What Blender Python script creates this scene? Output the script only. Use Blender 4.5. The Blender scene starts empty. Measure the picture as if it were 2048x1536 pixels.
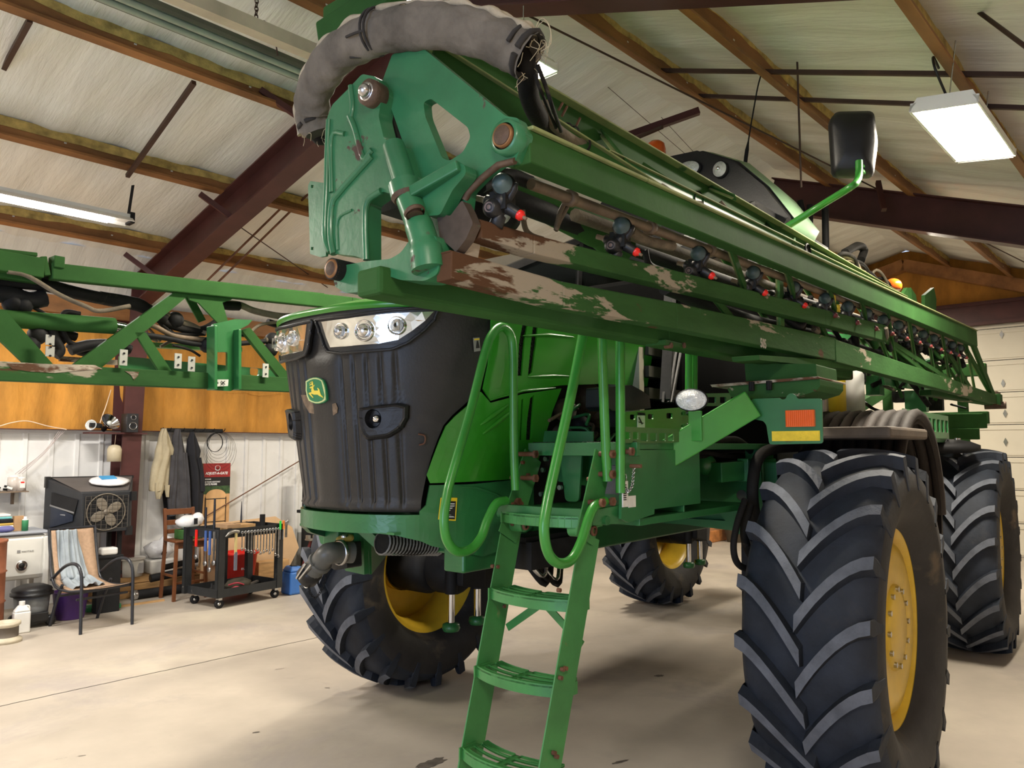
import bpy, bmesh, math, random
from mathutils import Vector, Matrix
from mathutils.geometry import tessellate_polygon
R=math.radians; PI=math.pi
V=Vector
scn=bpy.context.scene; COL=scn.collection
# ---------------------------------------------------------------- camera
FPX=1538.0; HOR=897.0; EYE=1.75
TH=math.atan((HOR-768)/FPX)
cam=bpy.data.cameras.new('camera'); cam.sensor_width=36; cam.lens=FPX/2048*36
cam.clip_start=.05
co=bpy.data.objects.new('camera',cam); COL.objects.link(co)
co.location=(0,0,EYE); co.rotation_euler=(PI/2+TH,0,0); scn.camera=co
def ray(u,v):
    a=(u-1024)/FPX; b=(768-v)/FPX
    return V((a, math.cos(TH)-b*math.sin(TH), math.sin(TH)+b*math.cos(TH)))
class Frame:
    def __init__(s,o,ang):
        s.o=V(o); s.M=Matrix.Translation(s.o)@Matrix.Rotation(ang,4,'Z'); s.I=s.M.inverted()
        s.c=s.I@V((0,0,EYE)); s.ang=ang
    def q(s,u,v,**k):                       # photographed point -> frame coordinates on the plane x=, y= or z=
        d=s.I.to_3x3()@ray(u,v)
        (ax,val),=k.items(); i='xyz'.index(ax)
        return s.c+d*((val-s.c[i])/d[i])
phi=math.atan((2270-1024)*math.cos(TH)/FPX)
MF=Frame((.521,4.98,0), math.atan2(-math.cos(phi),-math.sin(phi)))
alp=math.atan((2440-1024)*math.cos(TH)/FPX)
BF=Frame((0,0,0), PI/2-alp)
Q=MF.q; B=BF.q
# ---------------------------------------------------------------- materials
MATS={}
def mat(name,col,rough=.5,metal=0,var=.12,sc=4,bump=0,bsc=60,patch=None,patch2=None,emit=0,alpha=1,trans=0,coat=0,stretch=None,ramp=None,spec=.5,ior=1.45,grad=None):
    if name in MATS: return MATS[name]
    m=bpy.data.materials.new(name); m.use_nodes=True; n=m.node_tree.nodes; l=m.node_tree.links
    b=n['Principled BSDF']; MATS[name]=m
    b.inputs['Roughness'].default_value=rough; b.inputs['Metallic'].default_value=metal
    b.inputs['Specular IOR Level'].default_value=spec; b.inputs['IOR'].default_value=ior
    b.inputs['Coat Weight'].default_value=coat; b.inputs['Coat Roughness'].default_value=.15
    b.inputs['Transmission Weight'].default_value=trans; b.inputs['Alpha'].default_value=alpha
    tc=n.new('ShaderNodeTexCoord'); src=tc.outputs['Object']
    if stretch:
        mp=n.new('ShaderNodeMapping'); mp.inputs['Scale'].default_value=stretch; l.new(src,mp.inputs[0]); src=mp.outputs[0]
    def noise(s,det=5,ro=.6,dist=0,off=0):
        t=n.new('ShaderNodeTexNoise'); t.inputs['Scale'].default_value=s; t.inputs['Detail'].default_value=det
        t.inputs['Roughness'].default_value=ro; t.inputs['Distortion'].default_value=dist
        if off:
            mm=n.new('ShaderNodeMapping'); mm.inputs['Location'].default_value=(off,off*2,off*3); l.new(src,mm.inputs[0]); l.new(mm.outputs[0],t.inputs['Vector'])
        else: l.new(src,t.inputs['Vector'])
        return t.outputs['Fac']
    def mix(fac,a,b_,w=None):
        x=n.new('ShaderNodeMix'); x.data_type='RGBA'
        if hasattr(fac,'links') or hasattr(fac,'is_linked'): l.new(fac,x.inputs[0])
        else: x.inputs[0].default_value=fac
        for i,c in ((6,a),(7,b_)):
            if isinstance(c,(tuple,list)): x.inputs[i].default_value=(*c[:3],1)
            else: l.new(c,x.inputs[i])
        return x.outputs[2]
    def thr(fac,lo,hi):
        r=n.new('ShaderNodeMapRange'); r.inputs['From Min'].default_value=lo; r.inputs['From Max'].default_value=hi; l.new(fac,r.inputs[0]); r.clamp=True
        return r.outputs[0]
    dark=tuple(c*(1-var*1.6) for c in col); lite=tuple(min(1,c*(1+var)) for c in col)
    c=mix(thr(noise(sc),.3,.7),dark,lite)
    rr=None
    gx=None
    if grad:                        # wear that grows towards one end of the boom: (x0, x1, amount)
        sx=n.new('ShaderNodeSeparateXYZ'); l.new(tc.outputs['Object'],sx.inputs[0])
        gm=n.new('ShaderNodeMapRange'); gm.inputs['From Min'].default_value=grad[0]; gm.inputs['From Max'].default_value=grad[1]; gm.inputs['To Max'].default_value=grad[2]; l.new(sx.outputs[0],gm.inputs[0]); gx=gm.outputs[0]
    def addg(f):
        if gx is None: return f
        a_=n.new('ShaderNodeMath'); l.new(f,a_.inputs[0]); l.new(gx,a_.inputs[1]); return a_.outputs[0]
    if patch:                       # (colour, lo threshold, scale)
        f=thr(addg(noise(patch[2],6,.62,.3,3.7)),patch[1],patch[1]+(patch[3] if len(patch)>3 else .02)); c=mix(f,c,patch[0]); rr=f
    if patch2:
        f=thr(addg(noise(patch2[2],6,.62,.3,9.1)),patch2[1],patch2[1]+(patch2[3] if len(patch2)>3 else .02)); c=mix(f,c,patch2[0])
    l.new(c,b.inputs['Base Color'])
    if rr is not None:
        q=n.new('ShaderNodeMapRange'); q.inputs['To Min'].default_value=rough; q.inputs['To Max'].default_value=max(.85,rough); l.new(rr,q.inputs[0]); l.new(q.outputs[0],b.inputs['Roughness'])
    if bump:
        bp=n.new('ShaderNodeBump'); bp.inputs['Strength'].default_value=bump; bp.inputs['Distance'].default_value=.01
        l.new(noise(bsc,4),bp.inputs['Height']); l.new(bp.outputs[0],b.inputs['Normal'])
    if emit:
        b.inputs['Emission Color'].default_value=(*col,1); b.inputs['Emission Strength'].default_value=emit
    return m
# ---------------------------------------------------------------- mesh builder
def basis(z,up=None):
    z=V(z).normalized(); up=V(up) if up is not None else V((0,0,1))
    if abs(z.dot(up.normalized()))>.999: up=V((1,0,0))
    x=up.cross(z).normalized(); y=z.cross(x)
    return x,y,z
class MB:
    def __init__(s,*mats): s.v=[];s.f=[];s.mi=[];s.sm=[];s.mats=list(mats)
    def mid(s,m):
        if m is None: return 0
        if m not in s.mats: s.mats.append(m)
        return s.mats.index(m)
    def add(s,vs,fs,m=None,smooth=False):
        o=len(s.v); s.v+=[V(p) for p in vs]; k=s.mid(m) if not isinstance(m,list) else None
        for i,f in enumerate(fs):
            s.f.append([o+j for j in f]); s.mi.append(k if k is not None else s.mid(m[i])); s.sm.append(smooth)
        return s
    def hull8(s,a,b,m=None):        # two quads -> closed solid
        return s.add(list(a)+list(b),[(3,2,1,0),(4,5,6,7)]+[(i,(i+1)%4,4+(i+1)%4,4+i) for i in range(4)],m)
    def box(s,c,d,m=None,rot=None):
        c=V(c); h=V(d)/2; Rm=rot if rot is not None else Matrix.Identity(3)
        P=[c+Rm@V((x*h.x,y*h.y,z*h.z)) for z in(-1,1) for x,y in((-1,-1),(1,-1),(1,1),(-1,1))]
        return s.hull8(P[:4],P[4:],m)
    def bx(s,a,b,m=None):
        a=V(a);b=V(b); return s.box((a+b)/2,[abs(t) for t in(b-a)],m)
    def beam(s,p,q,w,h,up=(0,0,1),m=None,w2=None,h2=None):
        p=V(p);q=V(q); x,y,z=basis(q-p,up); w2=w if w2 is None else w2; h2=h if h2 is None else h2
        A=[p+x*a*w/2+y*b*h/2 for a,b in((-1,-1),(1,-1),(1,1),(-1,1))]; Bq=[q+x*a*w2/2+y*b*h2/2 for a,b in((-1,-1),(1,-1),(1,1),(-1,1))]
        return s.hull8(A,Bq,m)
    def ext(s,poly,p,q,up=(0,0,1),m=None,smooth=False):   # 2-D section swept straight p->q
        p=V(p);q=V(q); x,y,z=basis(q-p,up); n=len(poly)
        A=[p+x*a+y*b for a,b in poly]; C=[q+x*a+y*b for a,b in poly]
        s.add(A+C,[(i,(i+1)%n,n+(i+1)%n,n+i) for i in range(n)],m,smooth)
        tr=tessellate_polygon([[V((a,b,0)) for a,b in poly]])
        s.add(A,[t for t in tr],m); s.add(C,[t[::-1] for t in tr],m); return s
    def ibeam(s,p,q,w,h,t=.015,up=(0,0,1),m=None,h2=None):
        p=V(p);q=V(q); x,y,z=basis(q-p,up); h2=h2 or h
        s.beam(p,q,t,h,up,m,h2=h2)
        for sg in(-1,1): s.beam(p+y*sg*h/2,q+y*sg*h2/2,w,t*1.5,up,m)
        return s
    def tube(s,pts,r,seg=8,m=None,caps=True,closed=False):
        pts=[V(p) for p in pts]; n=len(pts); vs=[]; x=None
        for i,p in enumerate(pts):
            if closed: d=pts[(i+1)%n]-pts[i-1]
            else: d=(pts[min(i+1,n-1)]-pts[max(i-1,0)])
            if d.length<1e-9: d=V((0,0,1))
            d.normalize()
            if x is None: x,y,_=basis(d)
            else:
                x=(x-d*x.dot(d)); 
                if x.length<1e-6: x,y,_=basis(d)
                x.normalize()
            y=d.cross(x); rr=r[i] if isinstance(r,(list,tuple)) else r
            vs+=[p+(x*math.cos(2*PI*k/seg)+y*math.sin(2*PI*k/seg))*rr for k in range(seg)]
        fs=[]
        for i in range(n if closed else n-1):
            a=i*seg; b=((i+1)%n)*seg
            fs+=[(a+k,a+(k+1)%seg,b+(k+1)%seg,b+k) for k in range(seg)]
        s.add(vs,fs,m,True)
        if caps and not closed: s.add(vs[:seg],[tuple(range(seg))[::-1]],m); s.add(vs[-seg:],[tuple(range(seg))],m)
        return s
    def cyl(s,p,q,r,r2=None,seg=16,m=None): return s.tube([p,q],[r,r if r2 is None else r2],seg,m)
    def lathe(s,prof,o=(0,0,0),ax=(0,0,1),seg=24,m=None,smooth=True,arc=None,up=None):   # prof: (radius, along axis)
        o=V(o); x,y,z=basis(ax,up); n=len(prof); a0,a1=arc or (0,2*PI); full=arc is None
        N=seg if full else seg+1; vs=[]
        for k in range(N):
            t=a0+(a1-a0)*k/seg
            for r,h in prof: vs.append(o+(x*math.cos(t)+y*math.sin(t))*r+z*h)
        fs=[]; mm=[]
        for k in range(seg):
            a=k*n; b=((k+1)%N)*n
            for i in range(n-1):
                fs.append((a+i,b+i,b+i+1,a+i+1)); mm.append(m[i] if isinstance(m,list) else m)
        o_=len(s.v); s.v+=vs
        for f,q in zip(fs,mm): s.f.append([o_+j for j in f]); s.mi.append(s.mid(q)); s.sm.append(smooth)
        return s
    def ball(s,c,r,m=None,seg=12,rings=8,sc=(1,1,1),rot=None,zmin=-1,noise=0):
        c=V(c); Rm=rot if rot is not None else Matrix.Identity(3); vs=[]
        for i in range(rings+1):
            t=PI*i/rings; z=max(math.cos(t),zmin); rr=math.sin(t)
            for k in range(seg):
                a=2*PI*k/seg; q=1+noise*(random.random()-.5) if noise and 0<i<rings else 1
                vs.append(c+Rm@V((rr*math.cos(a)*sc[0]*r*q,rr*math.sin(a)*sc[1]*r*q,z*sc[2]*r*q)))
        fs=[(i*seg+k,(i+1)*seg+k,(i+1)*seg+(k+1)%seg,i*seg+(k+1)%seg) for i in range(rings) for k in range(seg)]
        return s.add(vs,fs,m,True)
    def prism(s,poly,o,ex,ey,t,holes=(),m=None,center=False,edge=None):   # plate with holes, thickness t along ex x ey
        o=V(o); ex=V(ex).normalized(); ey=V(ey); ey=(ey-ex*ey.dot(ex)).normalized(); ez=ex.cross(ey)
        if center: o=o-ez*t/2
        loops=[list(poly)]+[list(h) for h in holes]
        flat=[p for L in loops for p in L]
        tr=tessellate_polygon([[V((a,b,0)) for a,b in L] for L in loops])
        n=len(flat); A=[o+ex*a+ey*b for a,b in flat]; C=[p+ez*t for p in A]
        fs=[tuple(f)[::-1] for f in tr]+[tuple(n+j for j in f) for f in tr]
        s.add(A+C,fs,m)
        k=0
        for L in loops:
            c=len(L); fs=[(k+i,k+(i+1)%c,n+k+(i+1)%c,n+k+i) for i in range(c)]; s.add(A+C,fs,edge or m); k+=c
        return s
    def plate(s,pts,t,m=None,nrm=None):     # polygon of 3-D points (planar) thickened
        P=[V(p) for p in pts]; nr=V((0,0,0))
        for i in range(len(P)): nr+=(P[i]-P[0]).cross(P[(i+1)%len(P)]-P[0])
        nr.normalize()
        if nrm is not None and nr.dot(V(nrm))<0: P=P[::-1]; nr=-nr
        ex=(P[1]-P[0]).normalized(); ey=nr.cross(ex)
        return s.prism([((p-P[0]).dot(ex),(p-P[0]).dot(ey)) for p in P],P[0]-nr*t/2,ex,ey,t,m=m)
    def grid(s,fn,nu,nv,m=None,smooth=True,thick=0,cu=False):
        vs=[fn(i/nu,j/nv) for j in range(nv+1) for i in range(nu+1)]
        fs=[(j*(nu+1)+i,j*(nu+1)+i+1,(j+1)*(nu+1)+i+1,(j+1)*(nu+1)+i) for j in range(nv) for i in range(nu)]
        return s.add(vs,fs,m,smooth)
    def text(s,txt,o,ex,ey,h,m=None,align='LEFT',bold=0,shear=0,t=.002,squash=1):
        cu=bpy.data.curves.new('t','FONT'); cu.body=txt; cu.size=h; cu.extrude=t/2; cu.align_x=align; cu.offset=bold*h; cu.shear=shear; cu.resolution_u=2
        ob=bpy.data.objects.new('t',cu); COL.objects.link(ob)
        me=bpy.data.meshes.new_from_object(ob.evaluated_get(bpy.context.evaluated_depsgraph_get()))
        ex=V(ex).normalized(); ey=V(ey).normalized(); ez=ex.cross(ey)
        s.add([V(o)+ex*v.co.x*squash+ey*v.co.y+ez*v.co.z for v in me.vertices],[tuple(p.vertices) for p in me.polygons],m)
        bpy.data.objects.remove(ob); bpy.data.curves.remove(cu); bpy.data.meshes.remove(me); return s
    def build(s,name,parent=None,bevel=0,solid=0,sub=0,fix=True,weld=False):
        me=bpy.data.meshes.new(name); me.from_pydata([tuple(v) for v in s.v],[],s.f)
        for m in s.mats: me.materials.append(m)
        for p,mi,sm in zip(me.polygons,s.mi,s.sm): p.material_index=mi; p.use_smooth=sm
        if weld or fix:
            bm=bmesh.new(); bm.from_mesh(me)
            if weld: bmesh.ops.remove_doubles(bm,verts=bm.verts,dist=1e-4)
            if fix: bmesh.ops.recalc_face_normals(bm,faces=bm.faces)
            bm.to_mesh(me); bm.free()
        ob=bpy.data.objects.new(name,me); COL.objects.link(ob)
        if parent: ob.parent=parent
        if solid: q=ob.modifiers.new('s','SOLIDIFY'); q.thickness=solid; q.offset=0
        if bevel: q=ob.modifiers.new('b','BEVEL'); q.width=bevel; q.segments=2; q.limit_method='ANGLE'; q.angle_limit=R(35)
        if sub: q=ob.modifiers.new('ss','SUBSURF'); q.levels=sub; q.render_levels=sub
        return ob
def each(mb,name,parent=None,label=None,merge=True,**k):
    # one object per separate piece of the builder
    q={}; rep=[]
    for v in mb.v:
        key=(round(v.x,5),round(v.y,5),round(v.z,5)); rep.append(q.setdefault(key,len(q)))
    par=list(range(len(q)))
    def find(a):
        while par[a]!=a: par[a]=par[par[a]]; a=par[a]
        return a
    for f in mb.f:
        r=find(rep[f[0]])
        for j in f[1:]: par[find(rep[j])]=r
    groups={}
    for i,f in enumerate(mb.f): groups.setdefault(find(rep[f[0]]),[]).append(i)
    G=[]
    for fs in groups.values():
        vs=[mb.v[j] for i in fs for j in mb.f[i]]
        G.append([fs,[min(v[a] for v in vs)-.001 for a in range(3)],[max(v[a] for v in vs)+.001 for a in range(3)]])
    if merge:
        ch=True
        while ch:
            ch=False
            for i in range(len(G)):
                for j in range(i+1,len(G)):
                    if all(G[i][1][a]<=G[j][2][a] and G[j][1][a]<=G[i][2][a] for a in range(3)):
                        G[i]=[G[i][0]+G[j][0],[min(G[i][1][a],G[j][1][a]) for a in range(3)],[max(G[i][2][a],G[j][2][a]) for a in range(3)]]; G.pop(j); ch=True; break
                if ch: break
    out=[]
    for fs,_,_ in G:
        n=MB(*mb.mats); mp={}
        for i in fs:
            f=[]
            for j in mb.f[i]:
                if j not in mp: mp[j]=len(n.v); n.v.append(mb.v[j])
                f.append(mp[j])
            n.f.append(f); n.mi.append(mb.mi[i]); n.sm.append(mb.sm[i])
        used=sorted(set(n.mi)); n.mats=[mb.mats[u] for u in used]; n.mi=[used.index(u) for u in n.mi]
        o=n.build(name,parent,**k)
        if label: o['label']=label
        out.append(o)
    return out
def tag(o,label=None,cat=None,group=None,kind=None):
    if label: o['label']=label
    if cat: o['category']=cat
    if group: o['group']=group
    if kind: o['kind']=kind
    return o
def empty(name,fr=None,loc=(0,0,0),rz=0,label=None,cat=None,group=None):
    o=bpy.data.objects.new(name,None); COL.objects.link(o); o.empty_display_size=.1
    place(o,fr,loc,rz); tag(o,label,cat,group); return o
def place(o,fr=None,loc=(0,0,0),rz=0):
    w=V(loc); a=rz
    if fr: w=fr.M@w; a+=fr.ang
    o.location=w; o.rotation_euler=(0,0,a); return o
def copy_tree(o,parent=None):
    c=o.copy(); COL.objects.link(c)
    if parent: c.parent=parent
    for ch in [x for x in list(COL.objects) if x.parent==o]: copy_tree(ch,c)
    return c
def struct(mb,name,fr=None,**k):
    o=mb.build(name,**k); place(o,fr); o['kind']='structure'; return o
def bez(pts,n=8):                                   # smooth polyline through points (Catmull-Rom)
    P=[V(p) for p in pts]; P=[P[0]*2-P[1]]+P+[P[-1]*2-P[-2]]; out=[]
    for i in range(1,len(P)-2):
        for k in range(n):
            t=k/n; a,b,c,d=P[i-1],P[i],P[i+1],P[i+2]
            out.append(.5*((2*b)+(c-a)*t+(2*a-5*b+4*c-d)*t*t+(3*b-a-3*c+d)*t**3))
    return out+[P[-2]]
def rnd(poly,r,n=4):                                # round the corners of a 2-D polygon
    out=[]; N=len(poly)
    for i in range(N):
        a,b,c=V((*poly[i-1],0)),V((*poly[i],0)),V((*poly[(i+1)%N],0)); u=(a-b);w=(c-b)
        rr=min(r,u.length*.45,w.length*.45); p=b+u.normalized()*rr; q=b+w.normalized()*rr
        for k in range(n+1):
            t=k/n; z=p*(1-t)**2+b*2*t*(1-t)+q*t*t; out.append((z.x,z.y))
    return out
random.seed(7)
# ---------------------------------------------------------------- palette
G_RUST=(.075,.035,.022)
green=mat('boom_green_paint',(.034,.105,.027),.7,spec=.12,var=.16,sc=3,bump=.06,bsc=40,patch=(G_RUST,.70,3.5,.015))
green2=mat('frame_green_paint',(.022,.145,.040),.4,var=.12,sc=4,bump=.04,bsc=50,patch=((.05,.06,.03),.68,5,.05),coat=.2)
gworn=mat('worn_boom_green_paint',(.036,.105,.030),.7,spec=.12,var=.2,sc=3,bump=.12,bsc=30,patch=((.36,.31,.24),.60,2.6,.02),patch2=((.09,.045,.025),.63,3.4,.02),stretch=(.5,1,1.6))
gtrans=mat('flaking_boom_green_paint',(.033,.100,.027),.65,spec=.15,var=.2,sc=3,bump=.2,bsc=30,patch=((.30,.26,.20),.61,3.6,.02),patch2=((.085,.042,.022),.675,4.6,.03),stretch=(.5,1,1.9),grad=(1.75,2.75,.17))
gbare=mat('scraped_bare_steel',(.42,.36,.28),.7,var=.25,sc=6,bump=.3,bsc=25,patch=((.10,.045,.02),.50,4,.05),patch2=((.05,.13,.05),.66,7,.03),stretch=(.6,1,1.8))
hood_g=mat('bright_green_hood_paint',(.026,.235,.012),.3,var=.04,sc=2,coat=.5)
rail_g=mat('bright_green_rail_paint',(.035,.24,.03),.33,var=.08,sc=6,coat=.3)
lad_g=mat('ladder_green_paint',(.05,.22,.06),.42,var=.14,sc=6,bump=.05,patch=((.16,.2,.08),.66,6,.05))
pale=mat('pale_green_panel',(.22,.36,.22),.5)
yel=mat('rim_yellow_paint',(.62,.40,.03),.35,var=.12,sc=4,patch=((.12,.07,.03),.69,5,.03))
rub=mat('tire_rubber',(.014,.019,.030),.72,var=.3,sc=5,bump=.25,bsc=35,patch=((.045,.042,.04),.62,2.2,.18))
rubtop=mat('worn_lug_face_rubber',(.10,.11,.135),.75,var=.2,sc=9,bump=.3,bsc=70)
rubside=mat('dusty_sidewall_rubber',(.022,.02,.02),.7,var=.3,sc=4,bump=.2,bsc=30,patch=((.10,.075,.05),.56,2.4,.12))
blk=mat('black_plastic',(.012,.012,.013),.42,var=.2,sc=5,bump=.1,bsc=80)
grl=mat('dusty_black_grille_plastic',(.020,.019,.018),.45,var=.3,sc=3,bump=.12,bsc=90,patch=((.05,.042,.034),.58,3,.12))
blk2=mat('matte_black_steel',(.014,.014,.015),.65,spec=.25,var=.25,sc=6,bump=.1)
hose=mat('black_hose_rubber',(.014,.013,.012),.75,spec=.2,var=.3,sc=8,bump=.2,bsc=60,patch=((.10,.085,.06),.62,6,.1))
dusth=mat('dusty_hose_sleeve',(.17,.14,.10),.85,var=.3,sc=9,bump=.4,bsc=90)
sil=mat('bright_steel',(.55,.55,.55),.25,1,var=.1,sc=8)
chrome=mat('chrome',(.75,.76,.78),.08,1,var=.03)
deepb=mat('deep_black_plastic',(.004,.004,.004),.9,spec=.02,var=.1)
rust=mat('rusty_steel',(.15,.065,.035),.75,var=.35,sc=12,bump=.3)
pin=mat('worn_brown_pin_steel',(.10,.062,.04),.6,.3,var=.3,sc=14,bump=.3)
redp=mat('red_plastic',(.75,.02,.015),.3,var=.06)
blu=mat('blue_plastic',(.03,.13,.42),.4,var=.1)
wht=mat('white_plastic',(.72,.71,.68),.4,var=.08)
org=mat('amber_lens',(.85,.13,.01),.2,var=.08,coat=.6)
yref=mat('yellow_reflective_tape',(.85,.62,.04),.35,var=.1,sc=30,bump=.5,bsc=200)
lens=mat('clear_lamp_glass',(.85,.88,.9),.05,0,trans=.9,var=.0,ior=1.2)
refl=mat('lamp_reflector',(.80,.79,.72),.12,.9,var=.12,sc=9)
lamp_w=mat('ribbed_white_lamp_glass',(.72,.74,.72),.18,.3,var=.15,sc=30,bump=.8,bsc=120,coat=.6)
tan=mat('tan_spray_pipe',(.21,.15,.10),.6,var=.25,sc=8)
glassd=mat('dark_cab_glass',(.008,.010,.010),.15,var=0,spec=.3)
canvas=mat('grey_canvas_sleeve',(.15,.13,.105),.92,var=.3,sc=7,bump=.9,bsc=16,patch=((.10,.085,.07),.62,5,.15))
dgreen=mat('dusty_lit_top_green',(.26,.30,.12),.7,var=.18,sc=6,patch=((.05,.13,.04),.62,4,.04))  # dust plus the overhead light on the flange tops, both put into the colour
canvas_d=mat('dark_canvas_strap',(.03,.027,.025),.9)
straw=mat('frayed_thread',(.50,.42,.27),.9)
decal_w=mat('white_decal',(.68,.68,.64),.45,var=.1,sc=20)
decal_o=mat('orange_decal',(.8,.22,.02),.4)
decal_y=mat('yellow_decal',(.85,.6,.02),.4)
ink=mat('black_ink',(.01,.01,.01),.5,var=0)
# building
vinyl=mat('white_vinyl_insulation',(.80,.81,.76),.34,var=.06,sc=1.2,bump=1.0,bsc=3.2,stretch=(9,1.1,1.1),coat=.1)
purl=mat('purlin_primer_with_foam',(.30,.135,.045),.6,var=.35,sc=3,bump=.25,bsc=20,stretch=(.4,1,1))
foam=mat('yellow_spray_foam_edge',(.55,.40,.13),.9,var=.3,sc=10,bump=.5)
redox=mat('red_oxide_steel',(.075,.024,.022),.5,var=.18,sc=3,bump=.05)
rodm=mat('dark_rod_steel',(.06,.03,.02),.6,var=.2)
liner=mat('white_liner_steel',(.74,.735,.72),.42,var=.06,sc=2,patch=((.40,.38,.34),.60,1.4,.15))
insul=mat('amber_fiberglass_batt',(.52,.24,.040),.85,var=.22,sc=1.6,bump=1.0,bsc=9,stretch=(2.4,2.4,.8),patch=((.36,.15,.02),.6,1.8,.2))
def floor_mat():
    m=mat('worn_concrete',(.42,.37,.31),.5,var=.13,sc=.9,bump=.12,bsc=7,patch=((.33,.29,.26),.54,1.1,.16),patch2=((.50,.45,.36),.56,.7,.2))
    return m
conc=floor_mat()
stain=mat('dark_floor_stain',(.10,.085,.07),.6,var=.3,sc=20)
doorw=mat('cream_garage_door',(.62,.58,.48),.45,var=.05,sc=1)
wood=mat('pine_board',(.50,.30,.13),.6,var=.25,sc=4,stretch=(1,6,6))
brownw=mat('brown_chair_wood',(.16,.055,.02),.4,var=.2,sc=4,coat=.2)
# ================================================================ the shed
WL=9.87; WR=-2.6; DN=-5.0; DF=14.9
def zb(m): return min(6.09-.244*m, 3.704+.355*m)      # underside of the purlins
RM=3.985
f=MB(conc); f.bx((DN-.2,WR-.2,-.2),(DF+.2,WL+.2,0)); floor=struct(f,'floor',BF)
def crack(u0,v0,u1,v1,w,seed):
    a=B(u0,v0,z=0);b=B(u1,v1,z=0); random.seed(seed); n=40; P=[]
    for i in range(n+1):
        t=i/n; p=a.lerp(b,t); P.append(p+V((0,random.uniform(-.004,.004),0)))
    mb=MB(ink)
    for i in range(n): mb.add([P[i]+V((0,-w/2,.0015)),P[i+1]+V((0,-w/2,.0015)),P[i+1]+V((0,w/2,.0015)),P[i]+V((0,w/2,.0015))],[(0,1,2,3)])
    return mb
struct(crack(-150,1445,640,1274,.008,3),'trim_1',BF)
def blob(c,rx,ry,rz,seed,m=stain,z=.002):
    random.seed(seed); mb=MB(m); n=22
    P=[V((c[0]+rx*math.cos(2*PI*i/n+rz)*(1+random.uniform(-.22,.22)),c[1]+ry*math.sin(2*PI*i/n)*(1+random.uniform(-.22,.22)),z)) for i in range(n)]
    mb.add(P,[tuple(range(n))]); return mb
for i,(u,v,rx,ry,s) in enumerate([(862,1527,.10,.045,1),(1318,1352,.035,.028,2),(512,1465,.02,.012,3),(1240,1524,.05,.02,4),(163,1512,.02,.01,5),(120,1518,.03,.009,6),(560,1338,.05,.012,7),(655,1376,.015,.015,8)]):
    o=struct(blob(B(u,v,z=0),rx,ry,.3*i,s),'trim_%d'%(i+2),BF)
# roof skins
def skin(m0,m1,name):
    mb=MB(vinyl); nd=60
    def fn(a,b):
        m=m0+(m1-m0)*b; d=DN+(DF-DN)*a
        sag=0
        return V((d,m,zb(m)+.20+.012*math.sin(d*7+3*math.sin(m*2))+.008*math.sin(d*17+m)))
    mb.grid(fn,260,24,smooth=True); mb.grid(lambda a,b:V((DN+(DF-DN)*a,m0+(m1-m0)*b,zb(m0+(m1-m0)*b)+.34)),1,1); return struct(mb,name,BF,fix=False)
skin(WR-.1,RM,'ceiling'); skin(RM,WL+.1,'ceiling.001')
mb=MB(vinyl); mb.grid(lambda a,b:V((DN+(DF-DN)*a,9.3+.57*b,(zb(9.3)+.20)*(1-b)+3.44*b+.05*math.sin(PI*b)+.008*math.sin(a*140))),200,8); struct(mb,'ceiling.002',BF,fix=False)
mb=MB(purl); mb.bx((DN,WL-.16,3.30),(DF,WL-.15,3.50)); mb.bx((DN,WL-.16,3.30),(DF,WL-.09,3.306)); struct(mb,'trim_10',BF)
T=[10]
def tn(): T[0]+=1; return 'trim_%d'%T[0]
def foamstrip(m,side,z,seed):       # ragged yellow glue line along the top of a purlin web
    random.seed(seed); mb=MB(foam); n=150; d0=DN; st=(DF-DN)/n; prev=.03
    for i in range(n):
        h0=prev; h1=max(.012,min(.085,prev+random.uniform(-.02,.02))); prev=h1
        a=d0+i*st
        mb.hull8([V((a,m,z)),V((a+st,m,z)),V((a+st,m,z-h1)),V((a,m,z-h0))],[V((a,m+side*.004,z)),V((a+st,m+side*.004,z)),V((a+st,m+side*.004,z-h1)),V((a,m+side*.004,z-h0))])
    return mb
for i,m in enumerate([9.35,8.75,7.3,5.83,4.72,3.30,2.40,1.13,-.1,-1.4]):
    if i==0: continue
    z=zb(m); s=1 if m>RM else -1
    mb=MB(purl)                       # Z section: bottom flange, web, top flange
    sl=-.244 if m>RM else .355
    mb.bx((DN,m-.003,z),(DF,m+.003,z+.2)); 
    mb.hull8([V((DN,m,z)),V((DF,m,z)),V((DF,m-.07,z-.07*sl)),V((DN,m-.07,z-.07*sl))],[V((DN,m,z+.006)),V((DF,m,z+.006)),V((DF,m-.07,z-.07*sl+.006)),V((DN,m-.07,z-.07*sl+.006))])
    mb.bx((DN,m-.073,z-.07*sl),(DF,m-.067,z+.02-.07*sl))
    mb.bx((DN,m,z+.18),(DF,m+.07,z+.186))
    # punched slots along the web, drawn as small white marks
    for k in range(16):
        d=.3+k*.93; mb.bx((d,m-.0045,z+.10),(d+.02,m-.0029,z+.112),wht)
    struct(mb,tn(),BF)
    struct(foamstrip(m-.004,-1,z+.2,i),tn(),BF)
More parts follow.
